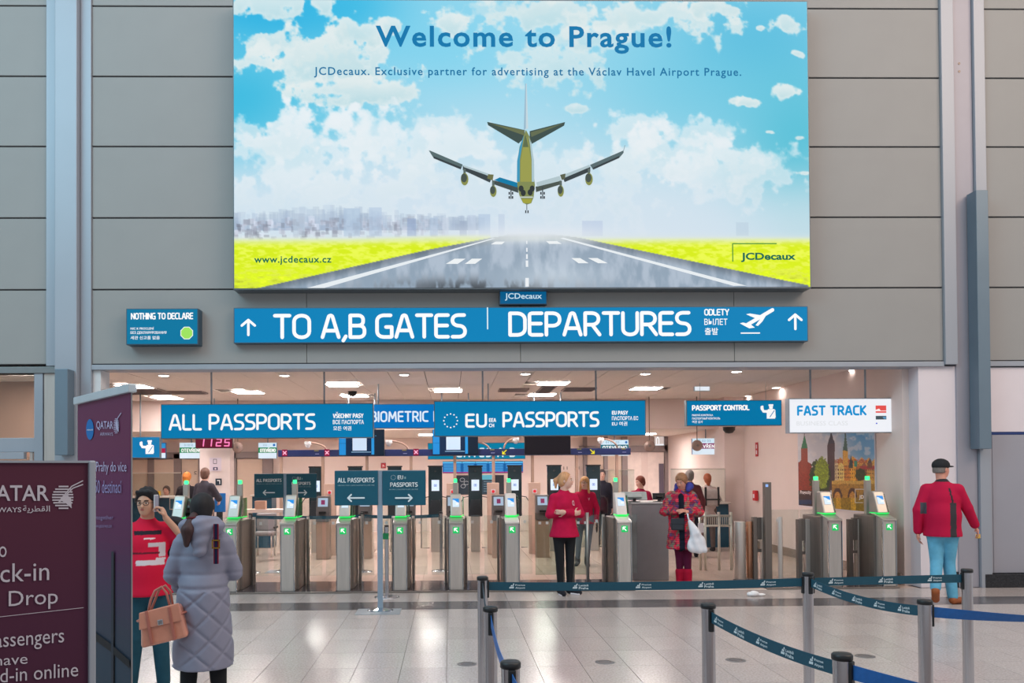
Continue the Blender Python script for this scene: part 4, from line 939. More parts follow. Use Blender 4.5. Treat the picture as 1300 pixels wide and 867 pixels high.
def fb(p):
    for i, x in enumerate((562, 578.5, 587, 604, 620, 641)):
        w2 = (578, 586.5, 603.5, 619.5, 640.5, 664)[i] - x
        p.rect(x, 586, x + w2, 599.5, (20, 104, 176)); p.rect(x, 586, x + w2, 588, (90, 190, 240)); p.rect(x, 599, x + w2, 600, (190, 60, 150))
        for k in range(5): p.rect(x + 1.5, 589.5 + k * 2, x + w2 - 2, 590.3 + k * 2, (90, 180, 236))
flat_at('flight_board', 'row of blue lit flight boards far behind the gates', 'screen', (562, 585.5, 664, 600.5), YD - .035, fb, True, (20, 60, 110), frame=(30, 40, 50))
def shop(p):
    p.rect(579, 605, 600, 627, (24, 48, 66)); p.rect(600, 605, 628, 627, (34, 64, 84)); p.rect(612, 603, 626, 609, (90, 190, 220))
    for cx_, cy_ in ((587, 609), (588, 617), (592, 613)): p.stroke([(cx_ + 3 * math.cos(k * PI / 4), cy_ + 2.4 * math.sin(k * PI / 4)) for k in range(9)], .5, (200, 214, 220), False)
    for k in range(5): p.rect(614, 611 + k * 3, 626, 611.8 + k * 3, (110, 150, 170))
flat_at('shop_front', 'dark shop panels with pale line drawings far behind the gates', 'shop', (579, 603, 640, 628), YD - .035, shop, False, (40, 50, 60))
def d17(p): p.text('12', 864.5, 873.5, 589, 594, (40, 36, 40), mirror=True)
def n11(t): return lambda p: [p.text(s, a_, b_, 596, 600, (60, 50, 48), mirror=True) for s, a_, b_ in t]
p = Print(lambda x, y: (bX(x) - d3.location.x, bZ(y))); d17(p); p.build('door_number', PRINT, d3, -.07)
p = Print(lambda x, y: (bX(x) - d2.location.x, bZ(y))); n11([('11', 231, 237), ('12', 247, 254)])(p); p.build('door_number', PRINT, d2, -.07)
p = Print(lambda x, y: (bX(x) - d3.location.x, bZ(y))); [p.text(s, a_, b_, 593, 597, (60, 50, 48), mirror=True) for s, a_, b_ in (('11', 715, 720), ('12', 729, 735))]; p.build('door_number', PRINT, d3, -.07)
flat_at('lit_logo', 'small white lit arch emblem above the far doorway on the right', 'sign', (831, 553, 843, 567), YD - .035, lambda p: (p.rect(831, 553, 843, 567, (214, 196, 190)), p.stroke([(833.5, 563), (833.5, 557), (835, 554.5), (836.5, 557), (836.5, 563)], 1.2, WHITE), p.rect(832, 563.5, 843, 566.5, (250, 250, 255))), True)
flat_at('lit_window', 'small bright window strip above the far doorway on the right', 'window', (848, 552, 856, 567), YD - .035, lambda p: p.rect(848, 552, 856, 567, (250, 250, 255)), True)
flat_at('exit_notice', 'small red notice high behind the double sign stand', 'sign', (483.5, 587.5, 490, 594.5), YD - .035, lambda p: (p.rect(484, 588, 489.5, 594, (196, 60, 70)), p.stroke([(486, 593), (486, 590), (488, 592)], .6, WHITE)), False)
# white clad column with pictograms
a = W(257, 600, 6.9).x; b = W(295, 600, 6.9).x
cc = struct(B(a, b, 6.7, 7.05, 0, CZ2 + .3).build('trim_9', mat('column_white', (214, 200, 196), rough=.55, var=.02)))
p = Print(lambda x, y: (W(x, 600, 6.68).x, W(276, y, 6.68).z))
p.rect(266, 581, 281, 598, (206, 196, 208)); p.stroke([(271, 583), (275, 583), (275, 588.5), (271, 588.5), (271, 583)], .7, (60, 60, 80)); p.rect(270.5, 593, 276.5, 596.8, (60, 60, 90)); p.disc(273.5, 595, 1.3, 1.2, (210, 200, 210), 10)
p.rect(273.5, 607.5, 281.5, 616, (24, 44, 58)); p.stroke([(279, 614), (279, 610), (276, 610)], 1, WHITE); p.build('pictograms', PRINT, cc, 6.68)
p = thing('display_back', 'blue back of a display panel on the white column', 'screen', (W(279, 640, 6.3).x, 6.3, 0))
z0 = W(279, 650, 6.3).z; z1 = W(279, 626, 6.3).z
B(-.12, .12, 0, .04, z0, z1).build('panel', mat('blue_panel', (14, 92, 160), rough=.4), p, bevel=.01); B(-.07, .05, 0, .05, 0, z0).build('stem', M_BLACK, p)
# passport booths
M_TEALB = mat('booth_teal', (16, 66, 88), rough=.45, var=.05)
def booth(x0, x1, ytop, Y, label, glass_top=None):
    a_, b_ = W(x0, 640, Y).x, W(x1, 640, Y).x; z = W((x0 + x1) / 2, ytop, Y).z
    t = thing('passport_booth', label, 'booth', ((a_ + b_) / 2, Y, 0)); w2 = (b_ - a_) / 2
    B(-w2, w2, 0, .5, 0, z).build('counter', M_TEALB, t, bevel=.01); B(-w2 - .03, w2 + .03, -.08, .55, z, z + .035).build('counter_top', mat('booth_top', (196, 188, 180), rough=.4), t, bevel=.006)
    if glass_top:
        zg = W((x0 + x1) / 2, glass_top, Y).z
        B(-w2, w2, .2, .212, z + .035, zg).build('glass_screen', GL, t); B(-w2, w2, .19, .222, zg, zg + .02).build('glass_rail', MR, t)
    return t
booth(164, 226, 632, 6.6, 'teal booth counter behind the man on the phone', 601)
booth(320, 345, 630, 6.9, 'teal booth under the small ALL PASSPORTS board', 604)
booth(855, 925, 640, 6.2, 'teal booth with glass screen behind the woman in the patterned coat', 596)
booth(768, 808, 628, 8.0, 'teal booth behind the grey desk monitors', 597)
t = thing('info_tablet', 'small framed teal notice standing on the left booth counter', 'notice', (W(221, 645, 6.0).x, 6.0, 0)); z0 = W(221, 647, 6.0).z; z1 = W(221, 632, 6.0).z
B(-.1, .1, 0, .03, z0, z1).build('frame', MR, t, bevel=.006); B(-.08, .08, -.006, 0, z0 + .02, z1 - .02).build('sheet', mat('notice_teal', (30, 84, 104), rough=.5), t); B(-.012, .012, .0, .03, 0, z0).build('stem', MR, t)
t = thing('notice_box', 'small yellow notice box on the left booth counter', 'box', (W(197, 628, 6.75).x, 6.75, W(195, 632, 6.6).z + .046)); B(-.12, .1, 0, .08, 0, .1).build('body', mat('notice_yellow', (214, 170, 40), rough=.5), t, bevel=.004); B(-.08, .08, -.004, 0, .03, .07).build('dark_panel', M_BLACK, t)
# grey seat seen through the glass
t = thing('waiting_chair', 'grey padded chair seen through the glass near the grey coat woman', 'chair', (W(333, 690, 4.9).x, 4.9, 0)); MCH = mat('chair_grey', (142, 138, 142), rough=.7, var=.06)
B(-.2, .2, .35, .44, .5, .86).build('backrest', MCH, t, bevel=.03, seg=3); B(-.2, .2, 0, .4, .42, .5).build('seat', MCH, t, bevel=.025, seg=3)
for s in (-1, 1):
    for yy in (.04, .36): MB().cyl((s * .17, yy, 0), (s * .17, yy, .42), .014, n=8).build('leg', M_STEEL, t)
    B(s * .22 - .015, s * .22 + .015, .05, .4, .56, .6).build('armrest', M_BLACK, t, bevel=.006)
# carton stack
for i, (x, y0, y1, w2, l) in enumerate(((330, 636, 656, .1, 'tall beige carton on the left inner counter'), (338, 648, 660, .09, 'low beige carton right of the tall carton'), (318, 648, 661, .08, 'low olive carton left of the tall carton'))):
    z0 = .981; z1 = W(x, y0, 4.2).z; t = tag(B(-w2, w2, 0, .15, 0, z1 - z0).build('carton', mat('carton_%d' % i, ((190, 150, 130), (176, 146, 124), (150, 132, 84))[i], rough=.8), None, bevel=.005, loc=(W(x, 650, 4.2).x, 4.2, z0)), l, 'carton')
t = thing('inner_counter', 'low pale counter carrying cartons behind the left gates', 'counter', (W(331, 670, 4.15).x, 4.15, 0)); B(-.42, .42, 0, .4, .92, .98).build('counter_top', M_IN, t, bevel=.006)
for s in (-1, 1): B(s * .38 - .02, s * .38 + .02, .05, .35, 0, .92).build('side_panel', M_IN, t)
# round mirror discs
for i, (x, y, rx, l) in enumerate(((302, 568, 7, 'round brown disc hanging right of the red clock'), (824.5, 566, 7, 'round brown disc hanging left of the lit arch emblem'), (885, 565.5, 7, 'round brown disc hanging in front of the purple banded screen'))):
    Y = 6.6; c = W(x, y, Y); r = W(x + rx, y, Y).x - c.x; t = thing('round_disc', l, 'disc', (c.x, Y, c.z))
    MB().lathe([(0, .02), (r * .3, .025), (r * .85, .01), (r, 0), (r * .9, -.015), (0, -.02)], n=28).build('dish', mat('disc_brown', (150, 128, 120), rough=.4, metal=.3), t).rotation_euler = (PI / 2, 0, 0)
    MB().cyl((0, -.045, 0), (0, -.02, 0), r * .22, n=12).build('hub', M_STEELD, t); MB().cyl((0, 0, r), (0, 0, CZ - c.z - .0), .01, n=8).build('hanger_rod', M_STEELD, t)
for x, y, Y, l in ((450, 502.5, 0, 'black camera dome on the ceiling right of the ALL PASSPORTS sign top'), ):
    p = FL(447.5, 500, CZ - .05); t = thing('camera_dome', 'black camera dome on the ceiling above the gap between the big signs', 'camera', (p.x, p.y, CZ)); MB().lathe([(.0, -.11), (.05, -.1), (.08, -.06), (.085, -.02), (.095, 0)], n=20).build('dome', M_BLACK, t)
for x, y, l in ((925.5, 545, 'larger black camera dome under the bulkhead below PASSPORT CONTROL'), (908.5, 549, 'smaller black camera dome under the bulkhead below PASSPORT CONTROL')):
    p = FL(x, y, CZ2 - .05); t = thing('camera_dome', l, 'camera', (p.x, min(p.y, YD - .3), CZ2)); r = .13 if x > 920 else .08
    MB().lathe([(.0, -r * 1.1), (r * .6, -r), (r, -r * .5), (r, -.01), (r * 1.1, 0)], n=20).build('dome', M_BLACK, t)
# small red items on the right interior wall
for (x, y, h, w_, l) in ((961, 570.5, .3, .14, 'red fire extinguisher sign high on the interior wall'), ):
    c = WX(x, y, XR - .01); t = thing('fire_sign', l, 'sign', (c.x, c.y, c.z - h / 2)); B(-.01, 0, -w_ / 2, w_ / 2, 0, h).build('plate', mat('sign_red', (196, 44, 52), rough=.5), t); B(-.013, -.01, -.03, .03, .05, .13).build('symbol', M_WHITE, t); B(-.013, -.01, -.03, .02, .17, .25).build('symbol', M_WHITE, t)
c = WX(961, 629, XR - .01); t = thing('alarm_box', 'small red alarm call box on the interior wall left of the tall pillar', 'alarm', (c.x, c.y, c.z - .11)); B(-.07, 0, -.09, .09, 0, .22).build('housing', mat('sign_red'), t, bevel=.02); B(-.075, -.07, -.04, .04, .06, .14).build('glass_plate', M_WHITE, t)

# ---- the city poster on the interior side wall (flat print)
PW, PH = 190, 230
pxx = np.linspace(1014, 1111, PW)[None, :].repeat(PH, 0); pyy = np.linspace(508, 648, PH)[:, None].repeat(PW, 1)
uu, vv = pxx / 100, pyy / 100
im = lerp((206, 208, 216), (70, 150, 205), sstep(1055, 1100, pxx) * (1 - sstep(570, 600, pyy)) * .9 + .25 * sstep(1030, 1050, pxx) * (1 - sstep(548, 566, pyy)))
cl = sstep(.5, .68, fbm(uu * 3, vv * 4, 4, 91)); im = lerp_img = im * (1 - cl[..., None] * .6) + np.array((226, 224, 226)) * cl[..., None] * .6
sid = fbm(uu * 10, vv * 10, 5, 44); fine = fbm(uu * 30, vv * 30, 6, 61)
def pmask(x0, x1, y0, y1): return ((pxx > x0) & (pxx < x1) & (pyy > y0) & (pyy < y1))
def blk(m, col, tex=.5):
    global im
    c = np.array(col, float)[None, None, :] * (1 + (fine[..., None] - .5) * tex); im = np.where(m[..., None], c, im)
def tower(cx, w2, ytop, ybase, col, spire=None, scol=None):
    blk((abs(pxx - cx) < w2) & (pyy > ytop) & (pyy < ybase), col)
    if spire: blk((abs(pxx - cx) < w2 * 1.0 * (pyy - spire) / (ytop - spire + .01)) & (pyy > spire) & (pyy <= ytop), scol)
blk((pyy > 598 + (sid - .5) * 20 ) & (pxx < 1034), (120, 44, 26), .8); blk((pxx < 1030) & (pyy > 582 + abs(pxx - 1020) * .7), (142, 50, 34), .8)
tower(1021, 4.2, 569, 600, (150, 62, 44), 551, (24, 112, 70)); blk(pmask(1020.5, 1021.6, 540, 553), (60, 60, 60))
blk((pyy > 590) & (pxx > 1056), (190, 130, 50), 1.0); blk((pyy > 580 + abs(np.mod(pxx, 9) - 4.5) * 1.2) & (pxx > 1056), (224, 160, 60), .9)
for a_, b_, y_, c_ in ((1058, 1064, 586, (222, 196, 150)), (1064, 1071, 590, (236, 206, 120)), (1071, 1079, 585, (214, 130, 40)), (1079, 1086, 582, (238, 170, 50)), (1086, 1093, 592, (190, 110, 40)), (1093, 1100, 590, (150, 90, 60)), (1100, 1112, 588, (210, 150, 70))):
    blk((pxx > a_) & (pxx < b_) & (pyy > y_ - (2.6 - abs(pxx - (a_ + b_) / 2)) * 1.4) & (pyy < 614), c_, .8)
    blk((pxx > a_) & (pxx < b_) & (np.mod(pyy, 5) < 2) & (np.mod(pxx - a_, 2.4) < 1) & (pyy > y_ + 3) & (pyy < 612), (110, 60, 40))
blk(pmask(1056, 1100, 583, 588) & (fine > .5), (176, 44, 40)); blk(pmask(1092, 1112, 591, 596), (176, 50, 50)); blk(pmask(1084, 1088, 584, 592), (60, 150, 120))
tower(1055, 4.6, 563, 622, (74, 46, 56), 548, (50, 46, 66)); tower(1073, 3.2, 572, 590, (226, 168, 60), 548, (50, 96, 84)); blk(pmask(1072.4, 1073.4, 538, 552), (50, 60, 70)); tower(1080, 2.4, 590, 594, (80, 70, 60), 577, (56, 70, 72)); tower(1104, 3.4, 588, 594, (120, 70, 40), 581, (70, 60, 60))
blk((((pxx - 1041) / 13.5) ** 2 + ((pyy - 606) / 24) ** 2 < 1 + (sid - .5) * .9) & (pyy > 578), (38, 62, 24), 1.4); blk((((pxx - 1043) / 9) ** 2 + ((pyy - 600) / 20) ** 2 < 1 + (sid - .5) * .9), (128, 146, 30), 1.3)
blk((((pxx - 1092) / 7) ** 2 + ((pyy - 602) / 8) ** 2 < 1 + (sid - .5)), (60, 66, 24), 1.2)
blk(pmask(1056, 1111, 612, 634), (176, 126, 44), .9); blk(pmask(1056, 1111, 610, 614), (216, 170, 80), .6)
for c_ in (1063, 1082, 1101): blk((((pxx - c_) / 6) ** 2 + ((pyy - 630) / 11) ** 2 < 1) & (pyy < 632), (76, 40, 34), .6); blk((((pxx - c_) / 4) ** 2 + ((pyy - 632) / 8) ** 2 < 1) & (pyy < 632), (200, 140, 60), .9)
blk((pyy > 632) & (pxx > 1050), (150, 116, 20), 1.0); blk((pyy > 632) & (np.mod(pxx + 3, 19) < 6) & (pxx > 1050), (206, 158, 40), .9); blk((pyy > 622) & (pxx < 1054) , (64, 44, 44), .8); blk(pmask(1014, 1030, 634, 640), (40, 60, 96), .5)
A_ = WX(1014, 643, XR - .02); B_ = WX(1111, 648.5, XR - .02)
zlo = .5 * (A_.z + B_.z); zhi = 2.62
t = thing('city_poster', 'colourful poster of an old city skyline behind the FAST TRACK gates', 'poster', (XR - .02, (A_.y + B_.y) / 2, zlo), -PI / 2)
L_ = A_.y - B_.y
# resample: the printed sheet is stored in its own plane (local x to the right = towards the hall)
def wall_px(s, z):  # sheet coordinate -> photo pixel
    P_ = Vector((XR - .02, A_.y - s * L_, z)) - CAM; l_ = RM.transposed() @ P_; return PPX + F_PX * l_.x / -l_.z, PPY - F_PX * l_.y / -l_.z
SW, SH = 220, 150; sheet = np.zeros((SH, SW, 3)); 
for j in range(SH):
    for i in range(SW):
        a_, b_ = wall_px(i / (SW - 1), zhi - (zhi - zlo) * j / (SH - 1))
        sheet[j, i] = im[int(np.clip((b_ - 508) / 140 * (PH - 1), 0, PH - 1)), int(np.clip((a_ - 1014) / 97 * (PW - 1), 0, PW - 1))]
painted_grid('sheet', sheet, L_, zhi - zlo, mat('poster_print_matte', rough=.4, attr=True), t, 0.0)
B(-L_ / 2 - .02, L_ / 2 + .02, .002, .015, -.02, zhi - zlo + .02).build('backing', M_WHITE, t)
def pm_(x, y):
    P_ = WX(x, y, XR - .02); return ((A_.y - P_.y) - L_ / 2, P_.z - zlo)
p = Print(pm_); p.text('Pragocity', 1016, 1030, 622.5, 628.5, WHITE, bold=.02); p.text('otilidy', 1038, 1050, 623.5, 629, WHITE, bold=.02); p.stroke([(1086, 638), (1086, 621), (1104, 621)], .8, (230, 224, 210), False)
p.stroke([(1086, 638), (1096, 638)], .8, (230, 224, 210), False); p.text('JD', 1091, 1097, 628.5, 634.5, WHITE, bold=.02); p.build('lettering', PRINT, t, -.003)

# ================================================================ FOREGROUND: SIGN STANDS, BELT POSTS, BANNERS
def sign_stand(xp, boards, Y, label, base=True, sc=1.0, ybase=None):
    c = W(xp, 700, Y); t = thing('sign_stand', label, 'sign stand', (c.x, Y, 0)); r = .033
    ztop = W(xp, boards[0][0][1] - .5, Y).z
    B(-r, r, .0, .03, 0, ztop).build('pole', mat('pole_blue_grey', (150, 168, 186), rough=.35, metal=.4), t, bevel=.006)
    for (x0, y0, x1, y1), draw in boards:
        a_, b_, z0, z1 = rect_world(x0, y0, x1, y1, Y); 
        bd = B(a_ - c.x, b_ - c.x, -.02, -.004, z0, z1).build('board', mat('board_teal', TEAL, rough=.4), t, bevel=.012, seg=3)
        p = Print(lambda x, y, x0=x0, x1=x1, y0=y0, y1=y1, a_=a_, b_=b_, z0=z0, z1=z1: (a_ - c.x + (x - x0) / (x1 - x0) * (b_ - a_), z1 - (y - y0) / (y1 - y0) * (z1 - z0)))
        draw(p); p.build('lettering', PRINT, bd, -.021)
    B(boards[0][0][0] * 0 + W(boards[0][0][0], 600, Y).x - c.x, W(boards[-1][0][2], 600, Y).x - c.x, -.004, .004, ztop - .012, ztop).build('top_rail', M_TRIM, t)
    if base:
        MB().lathe([(0, .035), (.035, .035), (.06, .03), (.12, .016), (.155, .008), (.16, 0)], n=32).build('base', M_CHROME, t)
        B(-.28, .25, -.3, .12, .0005, .004).build('base_plate', mat('plate_grey', (150, 160, 168), rough=.3, metal=.3), t)
    return t
def b_all(x0, y0, k=1.0):
    f = lambda x, y: (x0 + x * k, y0 + y * k)
    def d(p):
        a_, c_ = f(4, 9); b_, e_ = f(50.5, 15); p.letters('ALL PASSPORTS', a_, b_, c_, e_, .95 * k, (225, 236, 240), gap=.22)
        p.text('VŠECHNY PASY | ВСЕ ПАСПОРТА | 모든 여권', *[f(4, 0)[0], f(50.5, 0)[0]], f(0, 17.6)[1], f(0, 19.6)[1], (150, 180, 190), bold=.01)
        a_, c_ = f(17, 34.5); b_, _ = f(37.5, 0); arrow_h(p, a_, b_, c_, 2.0 * k, (215, 230, 236), 4.2 * k, True)
    return d
def b_eu(x0, y0, k=1.0):
    f = lambda x, y: (x0 + x * k, y0 + y * k)
    def d(p):
        stars(p, *f(14, 8.5), 2.9 * k, .35 * k, (215, 228, 232)); a_, c_ = f(19.5, 5.8); b_, e_ = f(26.5, 11); p.letters('EU', a_, b_, c_, e_, .9 * k, (225, 236, 240), gap=.25)
        p.rect(*f(28, 7.5), *f(30, 10.5), (120, 160, 170)); a_, c_ = f(10, 14.8); b_, e_ = f(45, 20.4); p.letters('PASSPORTS', a_, b_, c_, e_, .95 * k, (225, 236, 240), gap=.22)
        p.text('EU PASY | ПАСПОРТА ЕС | EU 여권', f(9, 0)[0], f(45, 0)[0], f(0, 22.8)[1], f(0, 24.8)[1], (150, 180, 190), bold=.01)
        a_, c_ = f(17, 34.5); b_, _ = f(37.5, 0); arrow_h(p, a_, b_, c_, 2.0 * k, (215, 230, 236), 4.2 * k, False)
    return d
sb = FL(482, 775)
sign_stand(482.5, [((425, 597.5, 480, 641.5), b_all(425, 597.5)), ((485.5, 597.5, 540.5, 641.5), b_eu(485.5, 597.5))], sb.y, 'nearer double sign stand with two teal boards on the front floor')
sign_stand(361.8, [((323, 601.5, 359.8, 632), b_all(323, 601.5, .69)), ((363.8, 601.5, 402, 632), b_eu(363.8, 601.5, .69))], 2.6, 'farther double sign stand with two small teal boards behind the gates')

M_BELT = mat('belt_teal', (14, 74, 94), rough=.7, var=.06, scale=60); M_BELTB = mat('belt_blue', (28, 96, 168), rough=.6, var=.06, scale=60)
M_POST = mat('post_steel', (190, 188, 192), rough=.22, metal=.95, var=.04, scale=5, stretch=(8, 8, .2))
def belt_post(x, ytop, label, zt=1.0, r=.034, slots=(0,), name='belt_post', group='stanchions of the foreground queue', at=None):
    D_ = (zt - CAM.z); p = at or FL(x, ytop, zt)
    t = thing(name, label, 'belt post', (p.x, p.y, 0), group=group)
    MB().cyl((0, 0, .02), (0, 0, zt - .05), r, n=28, caps=False).build('tube', M_POST, t)
    MB().lathe([(0, zt), (r * .95, zt), (r * 1.12, zt - .006), (r * 1.12, zt - .022), (r * 1.0, zt - .026)], n=28).build('cap', M_BLACK, t)
    MB().cyl((0, 0, zt - .055), (0, 0, zt - .02), r * 1.02, n=28, caps=False).build('neck', M_POST, t)
    for a_ in slots:
        o = B(r * .75, r * 1.25, -.014, .014, zt - .14, zt - .024).build('belt_slot', M_BLACK, t, bevel=.005); o.rotation_euler = (0, 0, a_)
    MB().lathe([(0, .03), (r * 1.1, .03), (.12, .02), (.165, .01), (.17, 0)], n=32).build('base', M_POST, t)
    return t
PA = FL(612.5, 731.5, 1.0); PB_ = FL(1025.5, 726.5, 1.0); PC = FL(1227.5, 722, 1.0); PD_ = FL(899, 766, 1.0); PE = FL(1174, 761, 1.0); PF_ = FL(622.5, 770, 1.0); PG_ = FL(1069, 829, 1.0); PH_ = FL(648, 839, 1.0)
ang = lambda a_, b_: math.atan2((b_ - a_).y, (b_ - a_).x)
R0 = Vector((PC.x + 1.6, PC.y - 2.2, 1.0)); R1 = Vector((PG_.x + .9, PG_.y - 1.2, 1.0)); R2 = Vector((PH_.x + .1, PH_.y - 1.2, 1.0)); RE = Vector((PE.x + 1.5, PE.y - .25, 1.0))
tA = belt_post(0, 0, 'belt post at the left end of the long belt, tallest of the left three', at=PA, slots=(ang(PA, PB_), ang(PA, PF_)))
tB = belt_post(0, 0, 'belt post where two printed belts meet, in front of the FAST TRACK gates', at=PB_, slots=(ang(PB_, PA), ang(PB_, PC), ang(PB_, PE)))
tC = belt_post(0, 0, 'belt post at the right, beside the legs of the man in a cap', at=PC, slots=(ang(PC, PB_),))
tD = belt_post(0, 0, 'lone belt post carrying the nearest sagging belt, right of centre', at=PD_, slots=(ang(PD_, PG_),))
tE = belt_post(0, 0, 'belt post in front of the walking man, with printed and plain blue belts', at=PE, slots=(ang(PE, PB_), ang(PE, RE)))
tF = belt_post(0, 0, 'middle belt post of the three on the left, with a blue belt', at=PF_, slots=(ang(PF_, PA), ang(PF_, PH_)))
tG = belt_post(0, 0, 'low cropped belt post at the bottom right of centre', at=PG_, slots=(ang(PG_, PD_), ang(PG_, R1)))
tH = belt_post(0, 0, 'shortest looking belt post at the bottom edge, left of centre', at=PH_, slots=(ang(PH_, PF_), ang(PH_, R2)))
def logo_print():
    p = Print(lambda x, y: (x, y)); 
    for k, (a_, b_) in enumerate(((-.075, -.012), (-.065, -.012), (-.055, -.012))): p.poly([(a_, -.013), (a_ + .010, -.013), (a_ + .012, -.003), (a_ + .004, -.002)], (214, 228, 234), False)
    for a_, b_ in ((-.066, .0), (-.056, .0), (-.052, .010)): p.poly([(a_, b_), (a_ + .010, b_), (a_ + .010, b_ + .010), (a_ + .004, b_ + .008)], (214, 228, 234), False)
    return p
LOGOS = {}
for s_ in (('Prague', 'Airport'), ('Letiště', 'Praha')):
    p = logo_print(); c_ = (214, 228, 234)
    p.text(s_[0], -.034, .03, .014, .001, c_, bold=.02); p.text(s_[1], -.034, .03, -.003, -.018, c_, bold=.02)
    # text(): y grows downward in photo maps; flip for this metric map
    LOGOS[s_[0]] = p
def belt(parent, a_, b_, sag=.02, m=M_BELT, prints=0, twist=0.0, start=0, h=.055, side=1):
    n = 24; o0 = parent.location; mb = MB(); vs = []; zc = .935
    dr = (b_ - a_); dr.z = 0; L_ = dr.length; d = dr.normalized(); nrm = Vector((d.y, -d.x, 0))
    def pt(t): return Vector((a_.x + dr.x * t, a_.y + dr.y * t, zc - sag * 4 * t * (1 - t))) + d * (.04 * (1 - 2 * t))
    for i in range(n + 1):
        t = i / n; p = pt(t); tw = twist * math.sin(PI * t); up = Vector((0, 0, math.cos(tw))) + nrm * math.sin(tw)
        for s1 in (-1, 1):
            for s2 in (-1, 1): vs.append(p + up * (s1 * h / 2) + nrm * (s2 * .0012) - o0)
    fs = []
    for i in range(n):
        k = i * 4; q = k + 4
        fs += [(k, k + 1, q + 1, q), (k + 2, k + 3, q + 3, q + 2), (k, k + 2, q + 2, q), (k + 1, k + 3, q + 3, q + 1)]
    mb.add(vs, fs); bo = mb.build('belt', m, parent)
    for k in range(prints):
        t = (k + .5) / prints; p = pt(t); e = (pt(t + .01) - pt(t - .01)).normalized()
        key = 'Prague' if (k + start) % 2 == 0 else 'Letiště'
        if not isinstance(LOGOS[key], bpy.types.Object): o = LOGOS[key].build('printed_text', PRINT, bo); LOGOS[key] = o
        else: o = LOGOS[key].copy(); COL.objects.link(o); o.parent = bo
        f = -nrm * 1  # printed side faces the camera
        if f.dot(CAM - p) > 0: f = f
        else: f = nrm
        xa = Vector((-f.y, f.x, 0)); xa = xa.normalized()
        xa = Vector((f.cross(Vector((0, 0, 1))))).normalized() * -1
        if e.dot(xa) < 0: e = -e
        up = f.cross(e) * -1
        up = e.cross(-f) if e.cross(-f).z > 0 else -e.cross(-f)
        M_ = Matrix((e, -f, up)).transposed().to_4x4(); M_.translation = p - o0 + f * .003
        o.matrix_local = M_
    return bo
belt(tA, PA, PB_, .012, prints=5); belt(tB, PB_, PC, .0, prints=3, start=0); belt(tB, PB_, PE, .03, prints=5, start=1); belt(tD, PD_, PG_, .02, prints=5)
belt(tE, PE, RE, .03, M_BELTB, twist=.9); belt(tG, PG_, R1, .03, M_BELTB, twist=.5); belt(tA, PA, PF_, .05, mat('belt_edge_grey', (70, 84, 96), rough=.7)); belt(tF, PF_, PH_, .04, M_BELTB); belt(tH, PH_, R2, .02, M_BELTB)
# small posts around the gates
t = belt_post(491, 669, 'slim chrome post right behind the nearer sign stand', zt=W(491, 667, -.55).z, r=.026, at=Vector((W(491, 700, -.45).x, -.45, 0)), group=None, slots=(PI,)); 
B(-.05, .03, -.04, -.034, .78, .86).build('green_tag', mat('tag_green', (10, 120, 70), rough=.5), t)
t1 = belt_post(0, 0, 'dim belt post behind the gates, seen left of the nearer sign stand', zt=1.0, r=.03, at=Vector((W(460, 700, 2.4).x, 2.4, 0)), group=None, slots=(0, PI))
t2 = belt_post(0, 0, 'dim belt post behind the gates near the small EU board', zt=1.0, r=.03, at=Vector((W(318, 700, 2.4).x, 2.4, 0)), group=None, slots=(0,))
t3 = belt_post(0, 0, 'dim belt post behind the gates, right of the nearer sign stand', zt=1.0, r=.03, at=Vector((W(560, 700, 2.4).x, 2.4, 0)), group=None, slots=(PI,))
belt(t1, t1.location.copy(), t2.location.copy(), .02); belt(t1, t1.location.copy(), t3.location.copy(), .02)

# crumpled tissue
p_ = FL(957, 757); t = thing('crumpled_tissue', 'small crumpled white tissue lying on the dark floor strip', 'tissue', (p_.x, p_.y, 0)); mb = MB()
mb.ball((0, 0, .035), (.07, .05, .035), 8).ball((.09, .01, .018), (.07, .035, .018), 6).ball((-.05, .01, .025), (.04, .04, .03), 6)
o = mb.build('paper', mat('tissue_white', (240, 238, 240), rough=.9, bump=1.0, scale=30), t)
for v_ in o.data.vertices: v_.co += Vector((random.uniform(-.006, .006), random.uniform(-.006, .006), random.uniform(-.002, .006)))

# ---- roll-up banners
def banner(name, label, xl, Dl, xr, Dr, ztop, draw, bands, lean=0, pole=True, wide=None, zb=0.06, rail=True):
    a_ = ray(xl, 700); b_ = ray(xr, 700); pl = CAM + a_ * (Dl / a_.y); pr = CAM + b_ * (Dr / b_.y); pl.z = pr.z = 0
    d = (pr - pl).normalized()
    if wide: pl = pr - d * wide
    L_ = (pr - pl).length; th = math.atan2(d.y, d.x); c = (pl + pr) / 2
    t = thing(name, label, 'banner', (c.x, c.y, 0), th); nrm = Vector((d.y, -d.x, 0))
    def m(x, y):
        r = ray(x, y); s = (pl - CAM).dot(nrm) / r.dot(nrm); P_ = CAM + r * s; return ((P_ - c).dot(d), P_.z)
    p = Print(lambda x, y: (x, y)); n = len(bands) - 1; K = 48
    for k in range(K):
        f = k / (K - 1) * n; i = min(int(f), n - 1); g_ = f - i; col = tuple(bands[i][j] * (1 - g_) + bands[i + 1][j] * g_ for j in range(3))
        z1 = ztop - (ztop - zb) * k / K; z0 = ztop - (ztop - zb) * (k + 1) / K
        p.poly([(-L_ / 2 + .01, z0), (L_ / 2 - .01, z0), (L_ / 2 - .01, z1), (-L_ / 2 + .01, z1)], col, False)
    pn = p.build('panel_print', mat('banner_vinyl', rough=.6, attr=True, spec=.2), t, -.002)
    B(-L_ / 2 + .01, L_ / 2 - .01, 0, .006, zb, ztop).build('panel_sheet', mat('banner_back', (150, 150, 154), rough=.5), t)
    p = Print(m); p.layer = 5; draw(p); p.build('lettering', mat('banner_vinyl'), pn, -.003)
    return t, L_
